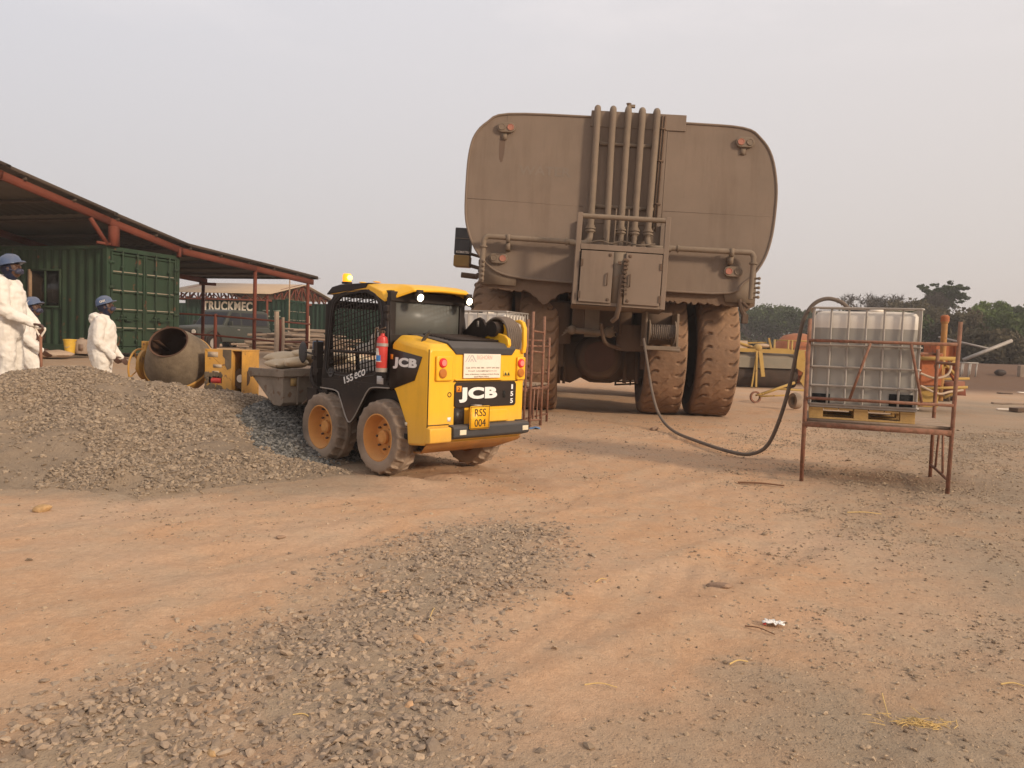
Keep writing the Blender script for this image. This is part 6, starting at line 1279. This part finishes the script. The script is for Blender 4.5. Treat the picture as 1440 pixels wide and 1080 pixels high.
for px, py, Y, h, lab in ((388, 497, 23.6, 1.35, 'pale debarked pole standing left of the red railing post'), (397, 499, 23.9, 1.2, 'pale debarked pole standing right of the red railing post'), (433, 490, 30, 1.4, 'thin grey stake in front of the timber pile'), (372, 470, 34, .6, 'short white stake beyond the parked car')):
    p = at(px, py, Y); z = float(terrain(p.x, p.y)); tag(MB().tube([(0, 0, -.1), (.02, 0, h*.5), (.0, 0, h)], [.07 if h > 1.3 and Y < 24 else .045]*3, 8).build('timber_post', rag, loc=(p.x, p.y, z)), lab, 'post')
p = at(447, 500, 18); t = thing('blue_drum', 'blue plastic drum standing behind the front post of the loader', 'drum', (p.x, 18, .3)); t.scale = (.42, .42, 1.0); MB().lathe([(.26, 0), (.29, .04), (.29, .3), (.30, .32), (.29, .34), (.29, .6), (.30, .62), (.29, .64), (.29, .88), (.25, .92), (.001, .92)], (0, 0, 0), (0, 0, 1), 24).build('drum_shell', blued, t)

# ------------------------------------------------------------------ machines at the right background
def P(px, py, Y): return at(px, py, Y)
g = P(1080, 546, 28.5)
t = thing('road_broom', 'yellow framed towed road broom with a dark roller brush behind the truck tyre', 'road broom', (g.x, g.y, -.02))
MB().lathe([(.001, -1.35), (.42, -1.35), (.44, -1.2), (.44, .95), (.42, 1.05), (.001, 1.05)], (-.15, 0, .46), (1, 0, 0), 36).build('brush', brushm, t)
MB().loft([[(x, -.48, .72), (x, -.44, 1.08), (x, -.2, 1.24), (x, .3, 1.24), (x, .5, .8), (x, .46, .8), (x, .26, 1.2), (x, -.2, 1.2), (x, -.41, 1.05), (x, -.45, .72)] for x in (-1.5, .85)]).build('hood', greym, t)
f = MB(); f.bar((-1.4, -.35, 1.33), (1.05, -.35, 1.30), .16, .13); f.bar((-.62, -.5, 1.32), (-.66, -.75, .05), .06); f.bar((-.5, -.5, 1.3), (-.42, -.7, .42), .13, .07); f.bar((-.6, -.5, 1.3), (-.8, -.7, .05), .05); f.prism([(.8, 1.36), (1.05, 1.36), (1.12, .9), (1.35, .75), (1.5, .2), (1.2, -.05), (.95, .3), (1.05, .6), (.8, .75)], 'y', -.52, -.44); f.bar((-.05, -.3, 1.36), (-.16, -.3, 1.78), .06); f.bar((-.05, -.3, 1.4), (.6, -.3, 1.4), .05); f.tube([(-1.3, -.3, 1.6), (-.6, -.3, 1.4)], .05); f.ball((-.55, -.35, 1.42), (.16, .12, .14)); f.bar((-1.5, -.2, 1.55), (-.2, -.2, 1.62), .05); f.build('frame', yelm, t)
m_ = MB(); m_.bx(-1.5, -.9, -.3, .2, 1.38, 1.66); m_.ball((-.3, -.2, 1.5), (.3, .15, .08)); m_.build('covered_engine', rag, t)
g = P(1105, 520, 33); t = thing('orange_hopper', 'rusty orange hopper behind a yellow railing beside the cubic tank', 'hopper', (g.x, g.y, .0))
MB().lathe([(.1, 0), (.9, .25), (1.15, .9), (.95, 1.5), (.6, 1.85), (.2, 1.95)], (.45, 0, .1), (0, 0, 1), 20).build('bowl', orangem, t); MB().prism([(.2, .0), (1.6, .0), (1.6, 1.9), (.9, 1.9), (.2, 1.0)], 'y', -.4, .4).build('chute', orangem, t)
f = MB()
for x in (-.95, -.4, -.25, .4, 1.0): f.bar((x, -1.3, .0), (x, -1.3, 1.75), .06)
for z in (1.0, 1.35, 1.73): f.bar((-.95, -1.3, z), (1.3, -1.3, z), .05)
f.build('yellow_railing', yelm, t)
g = gnd(1062, 566); t = thing('trailer_drawbar', 'yellow trailer drawbar with a small jockey wheel on the ground near the tyre', 'drawbar', (g.x, g.y, 0))
MB().lathe([(.11, -.03), (.15, -.03), (.15, .03), (.11, .03)], (0, 0, .14), (.2, -1, .1), 20, closed=True).build('jockey_wheel', steelrust, t); f = MB(); f.bar((.15, 0, .22), (1.15, .5, .52), .06); f.bar((.1, 0, .16), (1.3, .4, .22), .04); f.bar((.0, 0, .18), (.2, 0, .24), .04); f.bar((.6, .25, .36), (1.5, .6, .32), .05); f.build('bar', yelm, t)
g = gnd(1118, 575); tag(MB().lathe([(.10, -.07), (.18, -.08), (.20, 0), (.18, .08), (.10, .07)], (0, 0, .19), (1, .25, 0), 24, closed=True).build('loose_tyre', tyre_s, loc=(g.x, g.y, 0)), 'small dusty tyre standing left of the cubic tank', 'tyre')
g = P(1300, 572, 19.5); t = thing('drilling_rig', 'rusty orange and yellow drilling rig with a yellow post behind the cubic tank', 'rig', (g.x, g.y, .0))
MB().bx(-.25, .28, -.2, .8, .62, 1.42).build('orange_casing', orangem, t, bevel=.03); MB().bx(-.25, .2, -.25, .4, .1, .55).build('yellow_base', yelm, t, bevel=.02); MB().bx(.09, .2, -.215, -.2, 1.05, 1.16).build('gauge', M('grey_blue_gauge', (.2, .28, .28), .4), t)
MB().lathe([(.07, 0), (.07, 1.9), (.09, 1.92), (.09, 2.02), (.001, 2.03)], (.42, .1, .25), (0, 0, 1), 16).build('yellow_post', M('orange_yellow_post', (.42, .19, .03), .8, dust=.45, rust=.2), t); MB().lathe([(.10, 0), (.10, .12), (.06, .16)], (.42, .1, 2.2), (0, 0, 1), 16).build('orange_cap', orangem, t)
f = MB(); f.bx(.45, 1.05, .5, 1.1, 1.2, 1.62); f.bx(.9, 1.0, .4, 1.1, .9, 1.7); f.bar((.5, .3, 1.3), (.9, .3, .7), .1, .06); f.build('orange_body', orangem, t, bevel=.02)
f = MB(); f.bar((-.35, -.3, 1.28), (.5, -.3, 1.30), .09); f.bar((.3, 0, 1.3), (.75, .1, .9), .06); f.bar((.2, .1, .9), (.7, .0, 1.25), .05); f.bx(.1, .4, .0, .3, .9, 1.3); f.bar((-.3, -.3, .55), (.9, -.2, .62), .06); f.bar((.3, -.3, .35), (.9, -.1, .62), .06); f.bar((.2, .6, .75), (1.5, .8, .8), .06); f.build('yellow_frame', yelm, t)
f = MB(); f.tube(spline([(-.3, -.3, .92), (0, -.38, .82), (.3, -.36, .9), (.42, -.3, 1.1), (.38, -.2, 1.3)], 6), .028, 8); f.tube(spline([(-.3, -.35, .62), (.1, -.4, .45), (.4, -.35, .5), (.75, -.3, .55)], 6), .028, 8); f.build('pale_hose', rag, t)
f = MB(); f.prism([(.5, .4), (1.0, .4), (.95, .75), (.5, .7)], 'y', .0, .5); f.build('red_tray', M('dark_red_tray', (.22, .05, .03), .8, dust=.3), t)
g = gnd(1322, 563); m_ = MB()
for i in range(5): m_.bx(-.25, .3, -.3+i*.14, -.2+i*.14, .14, .17)
for x in (-.25, 0, .25): m_.bx(x, x+.07, -.3, .36, 0, .14)
tag(m_.build('dark_pallet', under, loc=(g.x, g.y, 0), rz=.3), 'dark weathered pallet lying right of the drilling rig', 'pallet')
a, b = P(1355, 506, 38), P(1423, 479, 38); tag(MB().tube([Vector((0, 0, 0)), b-a], .09, 8).build('metal_pole', galv, loc=a), 'long pale metal pole slanting up to the right before the bushes', 'pole')
a, b = P(1320, 474, 40), P(1393, 491, 38); tag(MB().tube([Vector((0, 0, 0)), b-a], .05, 8).build('metal_pole', galv, loc=a), 'thin pale rod slanting down to the right behind the rig post', 'pole')
g = P(1362, 513, 37.5); m_ = MB()
for x in (-.35, 0, .35): m_.bar((x, 0, -.3), (x+.05, 0, .45), .05); m_.bar((x, .5, -.3), (x+.05, .5, .45), .05)
m_.bar((-.4, 0, .45), (.45, 0, .45), .06); m_.bar((-.4, .5, .45), (.45, .5, .45), .06); m_.bar((-.35, 0, .2), (-.35, .5, .2), .05); tag(m_.build('trestle', galv, loc=(g.x, g.y, float(terrain(g.x, g.y))+.2)), 'small pale metal trestle under the slanting pole', 'trestle')
g = P(1436, 516, 38); tag(MB().box(0, 0, .2, .24, .24, .7).build('stone_post', paleo if False else greywood, loc=(g.x, g.y, float(terrain(g.x, g.y))), bevel=.04), 'short pale stone post at the right edge before the bushes', 'post')
g = P(1407, 518, 38); tag(pillow(.45, .35, .3, 31).build('black_heap', blk, loc=(g.x, g.y, float(terrain(g.x, g.y))+.15), smooth=80), 'small black bundle lying at the foot of the bushes', 'bundle')
def plank(px, py, l, w_, h, rz_a, label, mat=greywood, name='plank'):
    g = gnd(px, py); z = float(terrain(g.x, g.y)); return tag(MB().box(0, 0, h/2+.01, l, w_, h).build(name, mat, loc=(g.x, g.y, z), rz=rz_a, bevel=.01), label, 'plank')
plank(1425, 568, 1.3, .12, .05, .05, 'long dark plank on the ground near the right edge'); plank(1424, 577, .8, .1, .04, -.1, 'white painted board lying in front of the long dark plank', paper)
plank(1434, 579, .5, .25, .1, .4, 'short dark plank end beside the white board', under); plank(1413, 553, .45, .3, .04, .1, 'thin dark sheet lying on the sand near the right edge', under, 'flat_sheet')
g = gnd(1436, 553); tag(pillow(.3, .16, .05, 41).build('white_scrap', paper, loc=(g.x, g.y, .02), smooth=80), 'small white scrap on the sand at the right edge', 'litter')

# ------------------------------------------------------------------ trees
def leafmat(name, cols, tr=.25):
    m = bpy.data.materials.new(name); nt = nodes(m); N = nt.nodes; L = nt.links; out = N.new('ShaderNodeOutputMaterial'); b = N.new('ShaderNodeBsdfDiffuse'); t_ = N.new('ShaderNodeBsdfTranslucent'); mx_ = N.new('ShaderNodeMixShader'); mx_.inputs[0].default_value = tr
    a = N.new('ShaderNodeAttribute'); a.attribute_name = 'tone'; r = N.new('ShaderNodeValToRGB'); L.new(a.outputs['Fac'], r.inputs[0]); el = r.color_ramp.elements; el[0].color = (*cols[0], 1); el[1].color = (*cols[-1], 1)
    for i, c in enumerate(cols[1:-1]): e = el.new((i+1)/(len(cols)-1)); e.color = (*c, 1)
    L.new(r.outputs[0], b.inputs[0]); L.new(r.outputs[0], t_.inputs[0]); L.new(b.outputs[0], mx_.inputs[1]); L.new(t_.outputs[0], mx_.inputs[2]); L.new(mx_.outputs[0], out.inputs[0]); return m
LM = dict(dark=leafmat('dark_green_leaves', [(.03, .042, .018), (.055, .075, .03), (.085, .105, .045)]), bright=leafmat('bright_green_leaves', [(.08, .11, .025), (.12, .17, .04), (.19, .23, .07)]), mid=leafmat('mid_green_leaves', [(.045, .06, .022), (.075, .10, .034), (.11, .13, .055)]), dry=leafmat('dry_brown_leaves', [(.07, .06, .038), (.11, .09, .055), (.15, .12, .075)]), grey=leafmat('grey_twigs', [(.09, .075, .06), (.14, .115, .095)], .05))
def leaves(name, C_, R_, n, size, mat, parent=None, loc=None, squash=.6, elong=1.6):
    """n leaf faces spread over cluster spheres C_ (k x 3) radii R_"""
    C_ = np.array(C_, float); R_ = np.array(R_, float); k = rng.choice(len(C_), n, p=R_**2/np.sum(R_**2)); d = rng.normal(size=(n, 3)); d /= np.linalg.norm(d, axis=1)[:, None]; rr = rng.random(n)**.45
    p = C_[k]+d*rr[:, None]*R_[k][:, None]*np.array([1, 1, squash]); a = rng.normal(size=(n, 3)); a /= np.linalg.norm(a, axis=1)[:, None]; b = np.cross(a, rng.normal(size=(n, 3))); b /= np.linalg.norm(b, axis=1)[:, None]; s = size*rng.uniform(.6, 1.4, n)[:, None]
    v = np.stack([p-a*s*elong/2, p+b*s/2, p+a*s*elong/2, p-b*s/2], 1).reshape(-1, 3); me = bpy.data.meshes.new(name); me.vertices.add(4*n); me.vertices.foreach_set('co', v.reshape(-1)); me.loops.add(4*n); me.loops.foreach_set('vertex_index', np.arange(4*n)); me.polygons.add(n); me.polygons.foreach_set('loop_start', np.arange(n)*4); me.polygons.foreach_set('loop_total', np.full(n, 4)); me.update(calc_edges=True)
    ct = rng.random(len(C_)); tn = np.repeat(np.clip(ct[k]*.7+rng.random(n)*.3, 0, 1), 4); at_ = me.attributes.new('tone', 'FLOAT', 'POINT'); at_.data.foreach_set('value', tn.astype(np.float32)); me.materials.append(mat); o = bpy.data.objects.new(name, me); COL.objects.link(o)
    if parent is not None: o.parent = parent
    if loc is not None: o.location = loc
    return o
def tree(name, label, x, y, h, w_, mat, shape='round', n=2500, size=.22, trunk_h=.35, seed=0, group='trees and bushes beyond the yard', bare=0):
    rs = random.Random(seed*13+5); z0 = float(terrain(x, y))-.2; t = thing(name, label, 'bush' if 'bush' in name or 'shrub' in name else 'tree', (x, y, z0), 0, group); b = MB(); C_ = []; R_ = []; tips = []
    nm = 3 if shape == 'umbrella' else 5
    def limb(p, d, r, l, lev):
        pts = [p]; dd = d.copy()
        for i in range(4): dd = (dd+Vector((rs.gauss(0, .14), rs.gauss(0, .14), rs.gauss(.02, .08)))).normalized(); pts.append(pts[-1]+dd*l/4)
        b.tube(pts, [r*(1-.14*i) for i in range(5)], 6 if lev < 2 else 4, cap=False)
        if lev >= (4 if bare else 3): tips.append(pts[-1]); return
        tips.append(pts[-1]) if lev >= 2 else None
        for i in range(3 if lev else nm):
            a = rs.uniform(0, 6.28); sp = .55 if shape != 'umbrella' else .8; up_ = .55 if shape != 'umbrella' else .35
            nd = (dd*.6+Vector((math.cos(a)*sp, math.sin(a)*sp, up_*rs.random()))).normalized(); limb(pts[-1-(i % 2)], nd, r*.6, l*(.72 if shape != 'umbrella' else .8), lev+1)
    th = h*trunk_h; limb(Vector((0, 0, 0)), Vector((rs.uniform(-.1, .1), 0, 1)), max(.06, h*.022), th, 0)
    tp = np.array([tuple(p) for p in tips]); 
    if len(tp):
        mx_ = np.percentile(np.abs(tp[:, :2]), 95)+.01; sx = (w_/2*.8)/mx_; sz = (h*.92-th)/max(.1, tp[:, 2].max()-th)
        b.v = [(vx*(sx if vz > th else 1+(sx-1)*vz/th), vy*(sx if vz > th else 1+(sx-1)*vz/th), vz if vz < th else th+(vz-th)*sz) for vx, vy, vz in b.v]
        tp[:, 0] *= sx; tp[:, 1] *= sx; tp[:, 2] = np.where(tp[:, 2] > th, th+(tp[:, 2]-th)*sz, tp[:, 2])
    b.build('trunk', bark, t)
    if n:
        rad_ = w_*(.06 if shape == 'umbrella' else .13); C_ = [tuple(q) for q in tp]
        if shape == 'umbrella': C_ += [(q[0]+rs.gauss(0, w_*.07), q[1]+rs.gauss(0, w_*.07), q[2]+rs.gauss(.02, .05)*h) for q in tp for _ in range(4)]
        R_ = [rad_*rs.uniform(.45, 1.25) for _ in C_]
        if shape == 'bush':
            for i in range(26): a = rs.uniform(0, 6.28); q = rs.random()**.5*w_*.45; C_.append((q*math.cos(a), q*math.sin(a), rs.uniform(.15, .8)*h*(1-(q/w_)**2))); R_.append(w_*rs.uniform(.07, .16))
        leaves('crown', C_, R_, n, size, mat, t, squash=.4 if shape == 'umbrella' else .8, elong=1.5)
    if bare:
        tw = MB()
        for q in tp:
            for i in range(bare):
                d = Vector((rs.gauss(0, 1), rs.gauss(0, 1), rs.gauss(.5, .7))).normalized()*rs.uniform(.4, 1.0)*w_*.12; m2_ = Vector(q)+d*.5+Vector((0, 0, rs.uniform(-.05, .1))); tw.tube([q, m2_, Vector(q)+d], [.022, .016, .008], 3, cap=False)
        tw.build('twigs', LM['grey'], t)
    return t
def tx(px, Y): return at(px, 500, Y).x
tree('acacia_tree', 'tall flat topped acacia rising above the bushes at the right', tx(1347, 84), 84, 8.4, 6.6, LM['dark'], 'umbrella', 6500, .17, .42, 3)
tree('leafy_tree', 'bright green leafy tree just right of the tall acacia', tx(1393, 78), 78, 6.0, 5.6, LM['bright'], 'round', 6500, .2, .25, 4)
tree('leafy_tree', 'broad dark green tree at the right edge of the treeline', tx(1432, 80), 80, 5.6, 7.5, LM['dark'], 'round', 7000, .24, .25, 5)
tree('bare_tree', 'grey leafless tree above the left half of the cubic tank', tx(1222, 82), 82, 7.0, 5.4, LM['grey'], 'round', 500, .12, .3, 6, bare=9)
tree('bare_tree', 'grey twiggy tree above the right half of the cubic tank', tx(1255, 85), 85, 6.6, 5.2, LM['dry'], 'round', 1300, .14, .3, 7, bare=7)
tree('bare_tree', 'leafless twiggy crown standing left of the acacia top', tx(1322, 82), 82, 7.6, 3.6, LM['grey'], 'round', 150, .1, .42, 8, bare=8)
for i, (px, Y, h, w_, mt, lab) in enumerate(((1288, 72, 5.6, 7, 'dry', 'brown dry bush behind the right corner of the cubic tank'), (1318, 66, 4.6, 6, 'dry', 'brown bush behind the yellow rig post'), (1352, 62, 4.0, 6, 'dry', 'dry brown thicket below the acacia'), (1385, 62, 3.9, 5.5, 'mid', 'olive bush below the bright green tree'), (1420, 60, 4.0, 6, 'mid', 'green bush near the right edge above the pole tip'), (1452, 64, 4.6, 6.5, 'dark', 'dark bush cut by the right edge of the picture'), (1270, 64, 4.2, 5.5, 'mid', 'olive bush hidden by the cubic tank'), (1410, 50, 2.2, 5, 'dry', 'low dry brush behind the slanting pole'), (1370, 52, 2.0, 5, 'dry', 'low dry scrub behind the metal trestle'))):
    tree('dry_bush' if mt == 'dry' else 'bush', lab, tx(px, Y), Y, h, w_, LM[mt], 'bush', 4200, .2, .2, 20+i)
for i, (px, Y, h, w_, mt, lab) in enumerate(((1052, 108, 6.0, 8, 'dark', 'dark green tree just right of the truck tyre'), (1078, 112, 6.6, 8, 'mid', 'leafy tree above the road broom, with a ragged pale top'), (1103, 106, 6.0, 8, 'dark', 'dark green tree left of the hose loop'), (1128, 108, 5.8, 8, 'mid', 'green tree behind the left edge of the cubic tank'), (1152, 110, 5.6, 8, 'mid', 'green tree seen through the hose loop'), (1185, 104, 5.8, 8, 'dark', 'green tree low behind the top of the cubic tank'))):
    tree('leafy_tree', lab, tx(px, Y), Y, h, w_, LM[mt], 'round', 5200, .26, .2, 50+i)
# far wood: one mass closing the horizon
C_ = []; R_ = []
for i in range(900):
    x = rng.uniform(-10, 150); y = 112+rng.uniform(0, 26)-max(0, x-45)*.35; hh = 3.4+2.2*float(fbm(x*.12, 3, 3, 97)); C_.append((x, y, rng.uniform(.2, 1)*hh)); R_.append(rng.uniform(1.0, 1.9))
o = leaves('far_wood', C_, R_, 42000, .42, LM['mid'], squash=.7); tag(o, 'low far woodland closing the horizon behind the yard', 'woodland', kind='stuff')
C_ = []; R_ = []
for i in range(420):
    x = rng.uniform(-110, -6); y = 125+rng.uniform(0, 30); hh = 2.6+1.6*float(fbm(x*.12, 9, 3, 98)); C_.append((x, y, rng.uniform(.1, 1)*hh)); R_.append(rng.uniform(1.0, 2.0))
o = leaves('far_scrub', C_, R_, 16000, .45, LM['dry'], squash=.7); tag(o, 'distant dry scrub beyond the containers on the left', 'scrub', kind='stuff')
# understorey on the bank at the right
C_ = []; R_ = []
for i in range(600):
    x = rng.uniform(10, 60); y = rng.uniform(50, 76); C_.append((x, y, .9+rng.uniform(0, 1.5)*float(fbm(x*.3, y*.3, 2, 99)))); R_.append(rng.uniform(.4, .9))
o = leaves('undergrowth', C_, R_, 26000, .22, LM['dry'], squash=.7); tag(o, 'dry brown undergrowth along the foot of the bushes', 'undergrowth', kind='stuff')

# ------------------------------------------------------------------ world, sun, haze
SUN_EL, SUN_AZ = rad(24), math.atan2(.80, -.60)     # azimuth measured from +y towards +x
sdir = Vector((math.sin(SUN_AZ)*math.cos(SUN_EL), math.cos(SUN_AZ)*math.cos(SUN_EL), math.sin(SUN_EL)))
sl = bpy.data.lights.new('sun', 'SUN'); sl.energy = 2.2; sl.angle = rad(8); sl.color = (1, .84, .66); so_ = bpy.data.objects.new('sun', sl); COL.objects.link(so_); so_.rotation_euler = sdir.to_track_quat('Z', 'Y').to_euler(); so_.location = (20, -20, 30)
wd = bpy.data.worlds.new('World'); SC.world = wd; wd.use_nodes = True; nt = wd.node_tree; nt.nodes.clear(); N = nt.nodes; L = nt.links
out = N.new('ShaderNodeOutputWorld'); sk = N.new('ShaderNodeTexSky'); sk.sky_type = 'NISHITA'; sk.sun_disc = False; sk.sun_elevation = SUN_EL; sk.sun_rotation = SUN_AZ; sk.dust_density = 6; sk.air_density = 1.5
b1 = N.new('ShaderNodeBackground'); b1.inputs[1].default_value = .05; L.new(sk.outputs[0], b1.inputs[0]); b2 = N.new('ShaderNodeBackground'); b2.inputs[1].default_value = 1.0
tc = N.new('ShaderNodeTexCoord'); sx = N.new('ShaderNodeSeparateXYZ'); L.new(tc.outputs['Generated'], sx.inputs[0])
r1 = N.new('ShaderNodeValToRGB'); L.new(sx.outputs[2], r1.inputs[0]); el = r1.color_ramp.elements
el[0].position = 0; el[0].color = (.52, .47, .44, 1); el[1].position = 1; el[1].color = (.62, .605, .62, 1); e = el.new(.12); e.color = (.55, .52, .51, 1); e = el.new(.4); e.color = (.62, .605, .62, 1)
mr = N.new('ShaderNodeMapRange'); L.new(sx.outputs[0], mr.inputs[0]); mr.inputs[1].default_value = -.65; mr.inputs[2].default_value = .6; mr.inputs[3].default_value = 0; mr.inputs[4].default_value = 1
tint = N.new('ShaderNodeMix'); tint.data_type = 'RGBA'; L.new(mr.outputs[0], tint.inputs[0]); tint.inputs[6].default_value = (.93, .945, .985, 1); tint.inputs[7].default_value = (1.035, .995, .96, 1)
mu = N.new('ShaderNodeMix'); mu.data_type = 'RGBA'; mu.blend_type = 'MULTIPLY'; mu.inputs[0].default_value = 1; L.new(r1.outputs[0], mu.inputs[6]); L.new(tint.outputs[2], mu.inputs[7])
nz = N.new('ShaderNodeTexNoise'); nz.inputs['Scale'].default_value = 3.2; nz.inputs['Detail'].default_value = 7; nz.inputs['Roughness'].default_value = .6; mp = N.new('ShaderNodeMapping'); mp.inputs['Scale'].default_value = (1, 1, 3.5); L.new(tc.outputs['Generated'], mp.inputs[0]); L.new(mp.outputs[0], nz.inputs['Vector'])
mr2 = N.new('ShaderNodeMapRange'); L.new(nz.outputs['Fac'], mr2.inputs[0]); mr2.inputs[1].default_value = .47; mr2.inputs[2].default_value = .70; mr3 = N.new('ShaderNodeMapRange'); L.new(sx.outputs[2], mr3.inputs[0]); mr3.inputs[1].default_value = .30; mr3.inputs[2].default_value = .48; mm = N.new('ShaderNodeMath'); mm.operation = 'MULTIPLY'; L.new(mr2.outputs[0], mm.inputs[0]); L.new(mr3.outputs[0], mm.inputs[1])
cm = N.new('ShaderNodeMix'); cm.data_type = 'RGBA'; L.new(mm.outputs[0], cm.inputs[0]); L.new(mu.outputs[2], cm.inputs[6]); cm.inputs[7].default_value = (.76, .70, .69, 1); L.new(cm.outputs[2], b2.inputs[0])
ms = N.new('ShaderNodeMixShader'); ms.inputs[0].default_value = .9; L.new(b1.outputs[0], ms.inputs[1]); L.new(b2.outputs[0], ms.inputs[2]); L.new(ms.outputs[0], out.inputs[0])
HAZE = .0015
if HAZE:
    h = MB().bx(-720, 720, -62, 910, -1.4, 13.0).build('haze', bpy.data.materials.new('haze_air')); m = h.data.materials[0]; nt = nodes(m); N = nt.nodes; out = N.new('ShaderNodeOutputMaterial'); v = N.new('ShaderNodeVolumePrincipled'); v.inputs['Color'].default_value = (.85, .8, .76, 1); v.inputs['Density'].default_value = HAZE; nt.links.new(v.outputs[0], out.inputs['Volume']); tag(h, kind='stuff')
    h.data.polygons.foreach_set('use_smooth', [False]*6); tag(h, 'thin dusty haze over the whole yard', 'haze')
SC.render.engine = 'CYCLES'; SC.cycles.volume_step_rate = 4; SC.cycles.volume_bounces = 0; SC.cycles.max_bounces = 6; SC.cycles.diffuse_bounces = 3; SC.cycles.glossy_bounces = 3; SC.cycles.transparent_max_bounces = 8
SC.view_settings.view_transform = 'Standard'; SC.view_settings.look = 'None'; SC.view_settings.gamma = 1; SC.view_settings.exposure = .46
